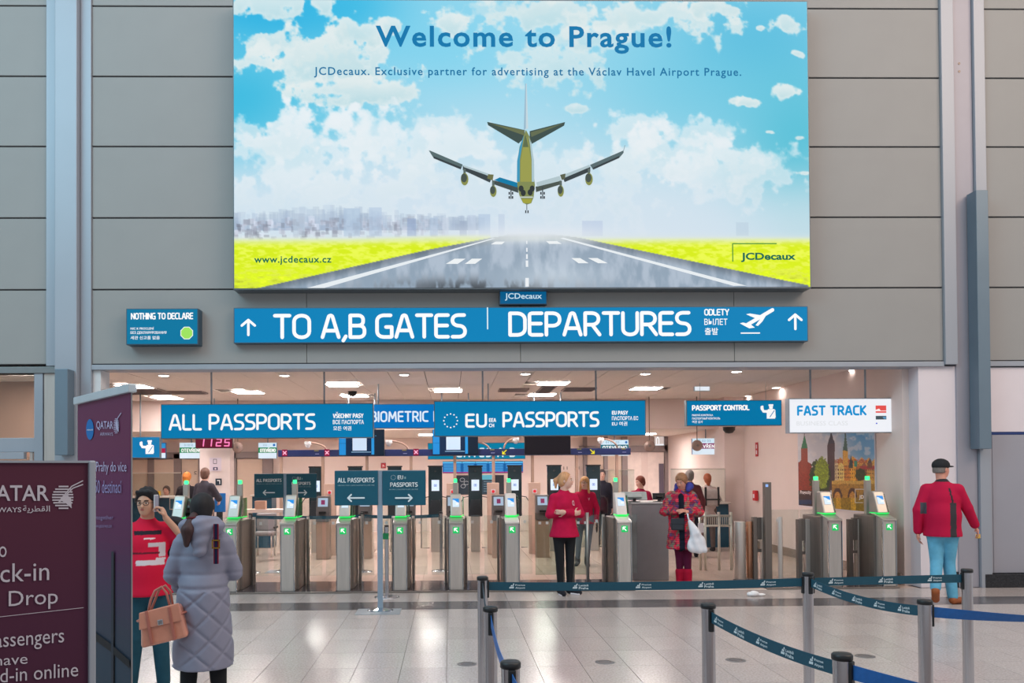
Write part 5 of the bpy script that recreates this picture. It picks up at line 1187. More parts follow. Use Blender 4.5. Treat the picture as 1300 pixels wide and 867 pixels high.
def oryx(p, cx, cy, r, col):
    for k in range(9):
        y = cy - r + (k + .5) * 2 * r / 9; w2 = math.sqrt(max(0, r * r - (y - cy) ** 2)); p.poly([(cx - w2, y - r * .06), (cx + w2 * .75, y - r * .06), (cx + w2 * .75, y + r * .06), (cx - w2, y + r * .06)], col, False)
    p.poly([(cx - .55 * r, cy + .45 * r), (cx - .15 * r, cy - .1 * r), (cx + .15 * r, cy - .3 * r), (cx + .55 * r, cy + .1 * r), (cx + .6 * r, cy + .9 * r), (cx + .15 * r, cy + .5 * r), (cx - .2 * r, cy + .3 * r)], col)
    p.stroke([(cx + .05 * r, cy - .25 * r), (cx + .6 * r, cy - .9 * r), (cx + 1.5 * r, cy - 1.35 * r)], .09 * r, col); p.stroke([(cx + .15 * r, cy - .2 * r), (cx + .7 * r, cy - .75 * r), (cx + 1.5 * r, cy - 1.05 * r)], .09 * r, col)
GRY = (196, 190, 200)
def dr1(p):
    S = 544 / 180.; g_ = lambda x, y: (x / S, 580 + y / S)
    def tx(s, x0, x1, y0, y1, **k): a_, b_ = g_(x0, y0); c_, d_ = g_(x1, y1); slant_text(p, s, a_, c_, b_, d_, **k)
    def slant_text(p, s, x0, x1, y0, y1, slope=0.0, bold=0.0):
        vs, fs = bfont_tris(s, bold); a0 = min(v[0] for v in vs); a1 = max(v[0] for v in vs); b0 = min(v[1] for v in vs); b1 = max(v[1] for v in vs); p.layer += 1; n = len(p.v)
        for a, b in vs:
            X = x0 + (a - a0) / (a1 - a0) * (x1 - x0); u, v = p.m(X, y1 - (b - b0) / (b1 - b0) * (y1 - y0) + slope * (X - x1)); p.v.append((u, -.004, v))
        for f in fs: p.f.append(tuple(i + n for i in f)); p.c.append(GRY)
    tx('QATAR', -78, 186, 108, 180, bold=.012); tx('AIRWAYS', -62, 80, 193, 212, bold=.01); tx('\ufe94\ufef3\ufeae\ufec4\ufed8\ufedf\ufe8d', 86, 190, 186, 216, bold=.01)
    a_, b_ = g_(245, 155); oryx(p, a_, b_, 15.5, GRY)
    tx('to', -28, 24, 335, 384); tx('Check-in', -170, 187, 400, 472, slope=-.05); tx('Drop', 32, 220, 503, 580, slope=-.06); p.stroke([g_(-200, 634), g_(318, 577)], .7, GRY, False)
    tx('passengers', -52, 244, 672, 728, slope=-.08); tx('have', -20, 104, 752, 792, slope=-.07); tx('checked-in online', -200, 298, 786, 840, slope=-.085)
Bn1 = [(88, 44, 62), (84, 42, 62), (78, 40, 62), (74, 38, 60), (72, 36, 56), (70, 34, 54), (66, 32, 52)]
t, L1 = banner('poster_stand', 'low maroon poster stand cropped by the left edge, reading Check-in and Drop', 11, 2.84, 116, 3.0, CAM.z + .037, dr1, Bn1, wide=1.0)
MB().box(L1 / 2 - .012, L1 / 2 + .012, -.018, .018, 0, CAM.z + .045).build('side_pole', M_TRIM, t, bevel=.006); MB().box(-L1 / 2 - .01, -L1 / 2 + .01, -.018, .018, 0, CAM.z + .045).build('side_pole', M_TRIM, t, bevel=.006)
B(-L1 / 2, L1 / 2, -.012, .012, CAM.z + .037, CAM.z + .045).build('top_rail', M_TRIM, t); B(-L1 / 2, L1 / 2, -.15, .15, 0, .03).build('foot', M_TRIM, t, bevel=.008)
def dr2(p):
    S = 339 / 90.; g_ = lambda x, y: (90 + x / S, 490 + y / S)
    a_, b_ = g_(96, 208); p.disc(a_, b_, 4.8, 13.2, (20, 110, 180), 24); c_, d_ = g_(82, 205); p.text('oneworld', c_, g_(110, 0)[0], d_, g_(0, 213)[1], WHITE)
    p.text('QATAR', g_(128, 0)[0], g_(208, 0)[0], g_(0, 168)[1], g_(0, 212)[1], (190, 180, 214), bold=.01); p.text('AIRWAYS', g_(146, 0)[0], g_(208, 0)[0], g_(0, 222)[1], g_(0, 238)[1], (180, 170, 200))
    a_, b_ = g_(224, 190)
    for k in range(9): y = b_ - 9 + k * 2.2; w2 = 3.6 * math.sqrt(max(0.05, 1 - ((k - 4) / 4.6) ** 2)); p.poly([(a_ - w2, y), (a_ + w2, y - .3), (a_ + w2, y + .7), (a_ - w2, y + 1)], (186, 178, 206), False)
    p.stroke([(a_ - 1, b_ - 2), (a_ + 2, b_ - 10), (a_ + 6, b_ - 16)], .9, (186, 178, 206)); p.poly([(a_ - 1, b_ - 4), (a_ + 2, b_ - 6), (a_ + 3.4, b_ + 8), (a_, b_ + 4)], (186, 178, 206))
    p.text('Prahy do více', g_(128, 0)[0], g_(274, 0)[0], g_(0, 362)[1], g_(0, 424)[1], (186, 176, 208)); p.text('50 destinací', g_(122, 0)[0], g_(250, 0)[0], g_(0, 450)[1], g_(0, 512)[1], (150, 140, 186))
    p.text('www.qatarairways.com', g_(122, 0)[0], g_(204, 0)[0], g_(0, 660)[1], g_(0, 682)[1], (140, 120, 160)); p.text('together', g_(130, 0)[0], g_(212, 0)[0], g_(0, 618)[1], g_(0, 644)[1], (140, 120, 160))
    p.poly([(120, 800), (142, 816), (167, 838), (167, 848), (142, 826), (120, 810)], (20, 22, 28)); p.poly([(144, 700), (147, 700), (146.5, 900), (143.5, 900)], (40, 46, 58))
Bn2 = [(104, 46, 80), (106, 44, 78), (100, 40, 82), (92, 36, 76), (70, 50, 78), (54, 58, 74), (44, 60, 76), (38, 52, 66), (34, 46, 60), (30, 40, 54)]
t, L2 = banner('rollup_banner', 'tall maroon roll-up banner behind the low poster stand', 98.5, 4.45, 167.5, 3.78, 2.06, dr2, Bn2)
B(-L2 / 2 - .01, L2 / 2 + .01, -.02, .02, 2.055, 2.095).build('top_rail', mat('rail_pale', (196, 208, 216), rough=.35, metal=.4), t, bevel=.005)
MB().cyl((-L2 / 2, .0, .05), (L2 / 2, .0, .05), .05, n=16).build('cassette', M_TRIM, t, bevel=.004); MB().cyl((0, .04, .05), (0, .03, 2.06), .012, n=8).build('support_pole', M_TRIM, t)
for s in (-1, 1): B(s * .3 - .03, s * .3 + .03, -.18, .18, 0, .015).build('foot', M_TRIM, t, bevel=.004)
# ================================================================ PEOPLE
def surf(prims, vox, clips=(), k=0.02, disp=None):
    """one continuous skin over blended tapered capsules and ellipsoids (surface nets)"""
    lo = np.full(3, 1e9); hi = np.full(3, -1e9); B_ = []
    for pr in prims:
        if pr[0] == 'c':
            _, a, b, r0, r1 = pr[:5]; a = np.array(a, float); b = np.array(b, float); r = max(r0, r1)
            l = np.minimum(a, b) - r; h = np.maximum(a, b) + r
        else:
            _, c, rad, R = pr[:4]; c = np.array(c, float); r = max(rad); l = c - r; h = c + r
        B_.append((l, h)); lo = np.minimum(lo, l); hi = np.maximum(hi, h)
    m = k + 3 * vox; lo = lo - m; hi = hi + m
    n = np.ceil((hi - lo) / vox).astype(int) + 1
    D = np.full(n, 1.0, np.float32); ax = [lo[i] + vox * np.arange(n[i]) for i in range(3)]
    for pr, (l, h) in zip(prims, B_):
        i0 = np.maximum(((l - m - lo) / vox).astype(int), 0); i1 = np.minimum(((h + m - lo) / vox).astype(int) + 2, n)
        X, Y, Z = np.meshgrid(*[ax[i][i0[i]:i1[i]] for i in range(3)], indexing='ij', sparse=True)
        kk = k
        if pr[0] == 'c':
            _, a, b, r0, r1 = pr[:5]; kk = pr[5] if len(pr) > 5 else k
            a = np.array(a, float); b = np.array(b, float); ba = b - a; L2 = max(ba @ ba, 1e-9)
            t = np.clip(((X - a[0]) * ba[0] + (Y - a[1]) * ba[1] + (Z - a[2]) * ba[2]) / L2, 0, 1)
            d = np.sqrt((X - a[0] - ba[0] * t) ** 2 + (Y - a[1] - ba[1] * t) ** 2 + (Z - a[2] - ba[2] * t) ** 2) - (r0 + (r1 - r0) * t)
        else:
            _, c, rad, R = pr[:4]; kk = pr[4] if len(pr) > 4 else k
            R = np.eye(3) if R is None else np.array(R)
            q = [R[0, j] * (X - c[0]) + R[1, j] * (Y - c[1]) + R[2, j] * (Z - c[2]) for j in range(3)]
            k0 = np.sqrt((q[0] / rad[0]) ** 2 + (q[1] / rad[1]) ** 2 + (q[2] / rad[2]) ** 2) + 1e-6
            k1 = np.sqrt((q[0] / rad[0] ** 2) ** 2 + (q[1] / rad[1] ** 2) ** 2 + (q[2] / rad[2] ** 2) ** 2) + 1e-6
            d = k0 * (k0 - 1) / k1
        sl = tuple(slice(i0[i], i1[i]) for i in range(3)); o = D[sl]
        if kk > 0:
            hh = np.maximum(kk - np.abs(o - d), 0) / kk; D[sl] = np.minimum(o, d) - hh * hh * kk * .25
        else: D[sl] = np.minimum(o, d)
    X, Y, Z = np.meshgrid(*ax, indexing='ij', sparse=True)
    if disp is not None: D = D + disp(X, Y, Z).astype(np.float32)
    for nv, off in clips: D = np.maximum(D, X * nv[0] + Y * nv[1] + Z * nv[2] - off)
    for i in range(3):
        sl = [slice(None)] * 3; sl[i] = 0; D[tuple(sl)] = 1; sl[i] = -1; D[tuple(sl)] = 1
    S = D < 0
    c8 = np.stack([S[dx:n[0] - 1 + dx, dy:n[1] - 1 + dy, dz:n[2] - 1 + dz] for dx in (0, 1) for dy in (0, 1) for dz in (0, 1)])
    act = c8.any(0) & ~c8.all(0); ci = np.argwhere(act); idx = np.full(act.shape, -1, int); idx[act] = np.arange(len(ci))
    acc = np.zeros((len(ci), 3)); cnt = np.zeros(len(ci)); offs = [(0, 0, 0), (1, 0, 0), (0, 1, 0), (0, 0, 1), (1, 1, 0), (1, 0, 1), (0, 1, 1), (1, 1, 1)]
    for a in offs:
        for e in range(3):
            if a[e]: continue
            b = list(a); b[e] = 1
            da = D[ci[:, 0] + a[0], ci[:, 1] + a[1], ci[:, 2] + a[2]]; db = D[ci[:, 0] + b[0], ci[:, 1] + b[1], ci[:, 2] + b[2]]
            mk = (da < 0) != (db < 0); t = np.where(mk, da / np.where(mk, da - db, 1), 0)
            p = np.tile(np.array(a, float), (len(ci), 1)); p[:, e] += t; acc += p * mk[:, None]; cnt += mk
    V = lo + vox * (ci + acc / cnt[:, None]); F = []
    for e in range(3):
        o1, o2 = [i for i in range(3) if i != e]
        sa = [slice(1, None)] * 3; sb = [slice(1, None)] * 3; sa[e] = slice(0, -1); sb[e] = slice(1, None)
        A_, Bb = S[tuple(sa)], S[tuple(sb)]; df = np.argwhere(A_ != Bb); inside = A_[tuple(df.T)]
        p = df + 1; p[:, e] -= 1
        u1 = np.zeros(3, int); u1[o1] = 1; u2 = np.zeros(3, int); u2[o2] = 1
        ok = (p[:, o1] < n[o1] - 1) & (p[:, o2] < n[o2] - 1) & (p[:, e] < n[e] - 1); p = p[ok]; inside = inside[ok]
        q = np.stack([idx[tuple((p - u1 - u2).T)], idx[tuple((p - u2).T)], idx[tuple(p.T)], idx[tuple((p - u1).T)]], 1)
        fl = inside if e != 1 else ~inside
        q[~fl] = q[~fl][:, ::-1]; F.append(q)
    F = np.concatenate(F); F = F[(F >= 0).all(1)]
    # one light smoothing pass
    for _ in range(2):
        s = np.zeros_like(V); c = np.zeros(len(V))
        for j in range(4):
            a, b = F[:, j], F[:, (j + 1) % 4]; np.add.at(s, a, V[b]); np.add.at(c, a, 1); np.add.at(s, b, V[a]); np.add.at(c, b, 1)
        V = V * .5 + (s / np.maximum(c, 1)[:, None]) * .5
    return V, F
def skin_obj(name, prims, vox, m, parent, clips=(), k=0.02, disp=None, color=None):
    V, F = surf(prims, vox, clips, k, disp); me = bpy.data.meshes.new(name)
    me.vertices.add(len(V)); me.vertices.foreach_set('co', V.ravel()); me.loops.add(F.size); me.loops.foreach_set('vertex_index', F.ravel())
    me.polygons.add(len(F)); me.polygons.foreach_set('loop_start', np.arange(0, F.size, 4)); me.polygons.foreach_set('use_smooth', np.ones(len(F), bool)); me.update(calc_edges=True)
    if color is not None:
        c = np.clip(color(V), 0, 255) / 255; c = np.where(c <= .04045, c / 12.92, ((c + .055) / 1.055) ** 2.4)
        at = me.color_attributes.new('Col', 'FLOAT_COLOR', 'POINT'); at.data.foreach_set('color', np.concatenate([c, np.ones((len(c), 1))], 1).ravel())
    me.materials.append(m); o = bpy.data.objects.new(name, me); COL.objects.link(o); o.parent = parent; return o

SKINS = {'fair': (222, 178, 160), 'tan': (206, 158, 132), 'ruddy': (214, 150, 130)}
def fabric(n, rgb, rough=.85, **k): return mat('cloth_' + n, rgb, rough=rough, var=.10, scale=14, spec=.25, **k)
CLOTHA = mat('cloth_coloured', rough=.8, attr=True, spec=.25)
def V3(*a): return np.array(a, float)
def unit(v): return v / max(np.linalg.norm(v), 1e-9)
def hand_prims(w, d, nrm, s, curl=.5, k=.006):
    """palm + four fingers + thumb. d along the hand, nrm palm side, s scale (hand length)"""
    d = unit(d); nrm = unit(nrm - d * (nrm @ d)); sd = np.cross(d, nrm); P_ = []
    R = np.stack([sd, nrm, d], 1)
    P_.append(('e', w + d * s * .27, (s * .22, s * .11, s * .30), R, .012))
    for i, (off, ln) in enumerate(((.17, .42), (.06, .47), (-.055, .43), (-.155, .34))):
        b = w + d * s * .48 + sd * off * s; m1 = b + (d * math.cos(curl) + nrm * math.sin(curl)) * ln * s * .52
        e = m1 + (d * math.cos(curl * 2.2) + nrm * math.sin(curl * 2.2)) * ln * s * .5
        P_ += [('c', b, m1, s * .052, s * .046, k), ('c', m1, e, s * .046, s * .036, k)]
    b = w + d * s * .16 + sd * s * .17; m1 = b + unit(d * .6 + sd * .75 + nrm * .35) * s * .24; e = m1 + unit(d * .9 + sd * .15 + nrm * .4) * s * .2
    P_ += [('c', b, m1, s * .062, s * .05, k), ('c', m1, e, s * .05, s * .04, k)]
    return P_
def make_person(label, loc, rz, H, pose, wear, skin='fair', hair=None, vox=.009, group=None, fem=False, name='person', low=None, head=(0, 0), build=1.0, face=True):
    """faces -y; L = +x side (the person's left). pose overrides joints, in fractions of H"""
    J = dict(pel=(0, 0, .53), wst=(0, 0, .61), che=(0, 0, .72), nb=(0, .005, .835), hc=(0, -.012, .93),
             Lsh=(.098, .0, .792), Rsh=(-.098, .0, .792), Lel=(.138, .01, .64), Rel=(-.138, .01, .64), Lwr=(.138, -.035, .495), Rwr=(-.138, -.035, .495),
             Lhi=(.052, 0, .52), Rhi=(-.052, 0, .52), Lkn=(.058, -.008, .285), Rkn=(-.058, -.008, .285), Lan=(.06, .012, .045), Ran=(-.06, .012, .045),
             Lft=(.068, -.075, .018), Rft=(-.068, -.075, .018), Lhd=(0, -.1, -1), Rhd=(0, -.1, -1), Lhn=(-1, 0, 0), Rhn=(1, 0, 0))
    if fem:
        J.update(Lsh=(.086, 0, .788), Rsh=(-.086, 0, .788))
    J.update(pose); vec = {a: V3(*b) * (1 if a in ('Lhd', 'Rhd', 'Lhn', 'Rhn') else H) for a, b in J.items()}
    g = lambda n: vec[n]; b_ = build
    t = thing(name, label, 'person', loc, rz, group)
    yw, pt = head; Rh = (Matrix.Rotation(yw, 3, 'Z') @ Matrix.Rotation(pt, 3, 'X')); Rn = np.array(Rh); hc = g('hc')
    hp = lambda x, y, z: hc + Rn @ (V3(x, y, z) * H)
    P_ = []
    if low is None:
        P_ += [('e', g('pel'), (.082 * H * b_, .060 * H * b_, .07 * H), None, .03 * H)]
        for s in 'LR':
            P_ += [('c', g(s + 'hi'), g(s + 'kn'), .045 * H, .030 * H, .01 * H), ('c', g(s + 'kn'), g(s + 'an'), .029 * H, .019 * H, .01), ('c', g(s + 'kn') * .75 + g(s + 'an') * .25 + V3(0, .006 * H, 0), g(s + 'kn') * .55 + g(s + 'an') * .45 + V3(0, .004 * H, 0), .026 * H, .023 * H, .01),
                   ('c', g(s + 'an') + V3(0, .01 * H, -.02 * H), g(s + 'ft'), .022 * H, .016 * H, .015)]
    P_ += [('e', g('wst'), (.076 * H * b_, .058 * H * b_, .08 * H), None, .04 * H), ('e', g('che'), (.088 * H * b_, .06 * H * b_, .105 * H), None, .04 * H)]
    P_ += [('c', g('nb') - V3(0, -.0, .03 * H), hp(0, .012, -.03), .033 * H, .031 * H, .02)]
    for s in 'LR':
        P_ += [('c', g('nb') - V3(0, 0, .022 * H), g(s + 'sh'), .026 * H, .024 * H, .03 * H), ('c', g(s + 'sh'), g(s + 'el'), .029 * H, .022 * H, .02), ('c', g(s + 'el'), g(s + 'wr'), .022 * H, .015 * H, .01)]
        P_ += hand_prims(g(s + 'wr'), g(s + 'hd'), g(s + 'hn'), .105 * H, curl=pose.get(s + 'curl', (.45,))[0] if isinstance(pose.get(s + 'curl'), tuple) else .45)
    P_ += [('e', hp(0, .008, .012), (.0425 * H, .052 * H, .053 * H), Rn, .02), ('e', hp(0, -.012, -.02), (.034 * H, .036 * H, .045 * H), Rn, .02), ('e', hp(0, -.028, -.048), (.016 * H, .014 * H, .012 * H), Rn, .015),
           ('c', hp(0, -.043, .004), hp(0, -.055, -.014), .0055 * H, .0085 * H, .008), ('c', hp(-.018, -.038, .014), hp(.018, -.038, .014), .007 * H, .007 * H, .012), ('c', hp(-.02, -.03, -.012), hp(-.018, -.032, -.016), .010 * H, .010 * H, .015), ('c', hp(.02, -.03, -.012), hp(.018, -.032, -.016), .010 * H, .010 * H, .015)]
    for s in (-1, 1): P_ += [('e', hp(s * .044, .008, -.004), (.005 * H, .010 * H, .017 * H), Rn, .005)]
    body = skin_obj('body', P_, vox, mat('skin_' + skin, SKINS[skin], rough=.5, var=.03, scale=20), t, k=.02)
    if face:
        e = MB(); 
        for s in (-1, 1): e.ball(tuple(hp(s * .0165, -.0415, .003)), (.0072 * H, .004 * H, .0042 * H), 6)
        e.build('eyes', mat('eye_white', (226, 222, 220), rough=.3), body)
        e = MB()
        for s in (-1, 1): e.ball(tuple(hp(s * .0165, -.0448, .003)), (.0036 * H, .002 * H, .0036 * H), 6)
        e.build('irises', mat('iris_dark', (46, 32, 26), rough=.2), body)
        e = MB()
        for s in (-1, 1): e.tube([hp(s * .008, -.0465, .0135), hp(s * .018, -.0455, .0165), hp(s * .027, -.040, .0135)], .0022 * H, 6)
        e.build('eyebrows', mat('brow_' + (hair or 'none'), wear.get('brow', (70, 48, 38)), rough=.9), body)
        MB().ball(tuple(hp(0, -.0455, -.0285)), (.0125 * H, .004 * H, .0042 * H), 6).build('lips', mat('lips', (178, 96, 90), rough=.4), body)
    return t, g, hp, Rn, H
def leg_prims(g, H, r=1.0, flare=0.0, top=.0, to_ankle=1.0):
    P_ = []
    for s in 'LR':
        a = g(s + 'kn') * (1 - to_ankle) + g(s + 'an') * to_ankle
        P_ += [('c', g(s + 'hi'), g(s + 'kn'), (.056 * r + .004) * H, (.036 * r + .005) * H, .012), ('c', g(s + 'kn'), a, (.036 * r + .005) * H, (.022 * r + .006 + flare) * H, .01), ('c', g(s + 'kn') * .75 + g(s + 'an') * .25 + V3(0, .006 * H, 0), g(s + 'kn') * .55 + g(s + 'an') * .45 + V3(0, .004 * H, 0), (.03 * r + .003) * H, (.027 * r + .003) * H, .012)]
    P_ += [('e', g('pel'), (.099 * H * min(r, 1.1), .073 * H, .08 * H), None, .05 * H)]; return P_
def torso_prims(g, H, w=1.0, belly=1.0, hem=.50, k=.03, sleeve=.034, cuff=.024, bust=False, to=1.0, hemw=1.0):
    P_ = [('e', g('che'), (.100 * H * w, .072 * H * w, .112 * H), None, .04 * H), ('e', g('wst'), (.092 * H * w * belly, .072 * H * w * belly, .095 * H), None, .04 * H),
          ('c', g('wst'), V3(g('pel')[0], g('pel')[1], hem * H), .085 * H * w * belly * .9, .088 * H * w * hemw, .04 * H)]
    for s in (-1, 1): P_.append(('c', g('wst') + V3(s * .03 * H * w, 0, 0), V3(g('pel')[0] + s * .045 * H * hemw, g('pel')[1], hem * H), .05 * H * w, .06 * H * w * hemw, .03 * H))
    for s in 'LR':
        e = g(s + 'el') * (1 - to) + g(s + 'wr') * to
        P_ += [('c', g('nb') - V3(0, 0, .028 * H), g(s + 'sh'), .036 * H, .034 * H, .03 * H), ('c', g(s + 'sh'), g(s + 'el'), sleeve * 1.12 * H, sleeve * H, .015 * H), ('c', g(s + 'el'), e, sleeve * H, cuff * H, .008 * H)]
    P_ += [('c', g('nb') - V3(0, 0, .035 * H), g('nb') + V3(0, -.0, .0 * H), .052 * H, .040 * H, .02 * H)]; return P_
def shoe_prims(g, H, r=1.0):
    P_ = []
    for s in 'LR':
        a = g(s + 'an'); f = g(s + 'ft'); P_ += [('c', a + V3(0, .012 * H, -.018 * H), f, .026 * H * r, .024 * H * r, .01), ('c', a, a - V3(0, 0, .01), .028 * H, .026 * H, .01), ('c', f, f + (f - a) * V3(.12, .12, 0), .024 * H * r, .019 * H * r, .01)]
    return P_
def hair_cap(hp, H, th=.006, front=-.03, low=-.012, back=-.05, R=None, hc=None):
    return [('e', hp(0, .011, .017), ((.0445 + th) * H, (.053 + th) * H, (.053 + th) * H), R, .01), ('e', hp(0, .026, -.01), ((.040 + th) * H, (.036 + th) * H, (.045 + th) * H), R, .01)]
def hclip(hp, Rn, H, n, p):
    nv = Rn @ V3(*n); return (tuple(nv), float(nv @ hp(*p)))

# --- 1 woman in the red jacket with crossed arms
def at_floor(x, y): p = FL(x, y); return (p.x, p.y, 0)
H = 1.665
pose = dict(Lel=(.135, -.02, .655), Rel=(-.135, -.02, .655), Lwr=(-.03, -.105, .675), Rwr=(.045, -.085, .662), Lhd=(-1, .1, .05), Rhd=(1, .12, .1), Lhn=(0, 1, .2), Rhn=(0, 1, .2),
            Lft=(.10, -.055, .018), Rft=(-.045, -.085, .018), Lan=(.045, .01, .045), Ran=(-.035, .01, .045), Lkn=(.045, -.005, .285), Rkn=(-.045, -.01, .285), hc=(.012, -.016, .93))
red = fabric('crimson', (184, 14, 66)); blk = fabric('black', (30, 32, 36)); 
t, g, hp, Rn, _ = make_person('young blonde woman in a crimson zip jacket, arms folded, looking right', at_floor(717, 754.5), .25, H, pose, dict(brow=(150, 110, 80)), hair='blonde', vox=.009, fem=True, head=(1.05, 0))
skin_obj('jacket', torso_prims(g, H, 1.0, .92, hem=.475, sleeve=.034, cuff=.027, to=.92, hemw=1.2), .010, red, t, clips=[((0, 0, -1), -.47 * H), ((0, 0, 1), .868 * H)], k=.03)
skin_obj('leggings', leg_prims(g, H, .84, to_ankle=.86), .010, blk, t, k=.02); skin_obj('sneakers', shoe_prims(g, H, .95), .008, fabric('sneaker_black', (34, 36, 44)), t)
for s in 'LR': B(-.04, .04, -.1, .04, 0, .022).build('sole', M_WHITE, t, bevel=.008, loc=tuple(((g(s + 'an') + g(s + 'ft')) / 2 * V3(1, 1, 0)))).rotation_euler = (0, 0, math.atan2((g(s + 'ft') - g(s + 'an'))[0], -(g(s + 'ft') - g(s + 'an'))[1]))
blonde = mat('hair_blonde', (206, 152, 108), rough=.55, var=.2, scale=40, stretch=(1, 1, .15))
skin_obj('hair', hair_cap(hp, H, .004, R=Rn) + [('c', hp(0, .055, .03), hp(0, .085, .0), .014 * H, .020 * H), ('c', hp(0, .085, .0), hp(0, .085, -.06), .020 * H, .008 * H)], .008, blonde, t, clips=[hclip(hp, Rn, H, (0, -1, -.45), (0, -.024, .022)), ], k=.012)
p = Print(lambda x, y: (x, y)); p.layer = 1; p.stroke([(.015, .03), (0, .035), (-.012, .015), (-.008, -.02), (.01, -.025)], .008, (236, 200, 214)); p.stroke([(.015, .03), (.018, -.03)], .006, (236, 200, 214))
o = p.build('chest_logo', PRINT, t, 0); o.location = tuple(g('che') + V3(.052, -.066, .025) * H); o.rotation_euler = (-.15, 0, .35)

# --- 2 blonde woman with glasses
H = 1.575
pose = dict(Lel=(.135, .01, .64), Lwr=(.125, -.03, .50), Rel=(-.13, .02, .65), Rwr=(-.1, -.06, .52), Ran=(-.085, .03, .045), Rft=(-.10, -.05, .018), Lan=(.02, -.01, .04), Lft=(.03, -.09, .018), Lkn=(.035, -.02, .285), Rkn=(-.07, 0, .285))
t, g, hp, Rn, _ = make_person('blonde woman with glasses in a crimson jacket, half behind the first woman', (FL(743, 718).x, FL(743, 718).y, 0), -.15, H, pose, dict(brow=(150, 110, 80)), hair='blonde', vox=.010, fem=True, head=(-.25, .05))
skin_obj('jacket', torso_prims(g, H, .98, .9, hem=.475, sleeve=.033, cuff=.027, to=.92), .011, red, t, clips=[((0, 0, -1), -.47 * H), ((0, 0, 1), .868 * H)], k=.03)
skin_obj('jeans', leg_prims(g, H, .88, to_ankle=.95), .011, fabric('slate_denim', (92, 100, 116)), t); skin_obj('boots', shoe_prims(g, H) + [('c', g('Lan'), g('Lan') + V3(0, 0, .05 * H), .03 * H, .03 * H), ('c', g('Ran'), g('Ran') + V3(0, 0, .05 * H), .03 * H, .03 * H)], .010, fabric('boot_grey', (62, 58, 62)), t)
skin_obj('hair', hair_cap(hp, H, .005, R=Rn) + [('c', hp(s * .042, -.0, .01), hp(s * .05, -.012, -.11), .016 * H, .014 * H) for s in (-1, 1)] + [('c', hp(0, .04, 0), hp(0, .035, -.1), .036 * H, .03 * H)], .010, mat('hair_honey', (196, 146, 92), rough=.55, var=.2, scale=40, stretch=(1, 1, .15)), t, clips=[], k=.01, disp=lambda X, Y, Z, hp=hp, Rn=Rn, H=H: np.maximum(0, .03 * (1 - (((X - hp(0, -.05, -.01)[0]) / (.034 * H)) ** 2 + ((Y - hp(0, -.05, -.01)[1]) / (.05 * H)) ** 2 + ((Z - hp(0, -.05, -.01)[2]) / (.045 * H)) ** 2))))
def glasses(t, hp, H, m=None, nm='glasses'):
    mb = MB()
    for s in (-1, 1):
        pts = [hp(s * .0185 + .0135 * math.cos(a * PI / 6), -.0535, .002 + .0095 * math.sin(a * PI / 6)) for a in range(13)]; mb.tube(pts, .0013 * H, 5)
        mb.tube([hp(s * .032, -.0525, .005), hp(s * .044, -.03, .005), hp(s * .0475, .006, .004)], .0012 * H, 5)
    mb.tube([hp(-.006, -.0545, .004), hp(.006, -.0545, .004)], .0012 * H, 5); mb.build(nm, m or M_BLACK, t)
glasses(t, hp, H)
B(-.02, .02, -.02, .0, 0, 0).build if False else None
MB().ball(tuple(g('Lwr') + V3(.01, -.03, -.1)), (.02, .012, .1), 6).build('held_phone', M_BLACK, t)
o = Print(lambda x, y: (x, y)); o.layer = 1; o.stroke([(-.01, .02), (.0, -.02), (.015, .02)], .008, (230, 180, 200)); o = o.build('chest_logo', PRINT, t, 0); o.location = tuple(g('che') + V3(.045, -.072, .03) * H)

# --- 3 woman in the patterned coat
H = 1.655
pose = dict(hc=(-.005, -.035, .918), nb=(0, -.005, .83), Rel=(-.145, .0, .655), Rwr=(-.06, -.125, .665), Lel=(.15, .0, .65), Lwr=(.035, -.13, .66), Rhd=(.9, -.3, .2), Lhd=(-.9, -.4, .15), Rhn=(.3, .3, -1), Lhn=(-.2, .3, -1),
            Ran=(-.015, .02, .045), Rft=(-.065, -.055, .018), Lan=(.05, -.01, .045), Lft=(.045, -.08, .018), Lkn=(.045, -.012, .285), Rkn=(-.02, -.0, .285), Lhi=(.045, 0, .52), Rhi=(-.045, 0, .52))
t, g, hp, Rn, _ = make_person('short haired woman in a red patterned coat, looking down at her hands', at_floor(866, 745), -.12, H, pose, dict(brow=(120, 80, 60)), skin='ruddy', hair='brown', vox=.009, fem=True, head=(-.55, .42))
def coatcol(V):
    r = np.random.RandomState(3); n = lambda s, d: np.array([0.0]) ; c = np.zeros((len(V), 3)); pal = np.array([(190, 24, 60), (206, 40, 70), (150, 40, 70), (116, 60, 80), (170, 96, 84), (128, 116, 104), (90, 60, 110), (214, 60, 80)])
    tab = r.randint(0, len(pal), (64, 64, 64)); W_ = V + .012 * np.sin(V[:, [1, 2, 0]] * 61) + .010 * np.sin(V[:, [2, 0, 1]] * 97); q = np.floor(W_ / .046).astype(int) % 64
    c = pal[tab[q[:, 0], q[:, 1], q[:, 2]]].astype(float) * (1 + .12 * np.sin(V[:, 2:3] * 210))
    inner = (np.abs(V[:, 0] + .012 * H) < .022 * H + .0) & (V[:, 1] < -.03 * H) & (V[:, 2] < .80 * H)
    c[inner] = (20, 26, 44); return c
skin_obj('coat', torso_prims(g, H, 1.12, 1.06, hem=.36, sleeve=.043, cuff=.034, to=.86, hemw=1.15), .010, CLOTHA, t, clips=[((0, 0, -1), -.33 * H), ((0, 0, 1), .862 * H)], k=.03, color=coatcol, disp=lambda X, Y, Z: .004 * np.sin(Z * 75) * (Z > .5) + 0 * X + 0 * Y)
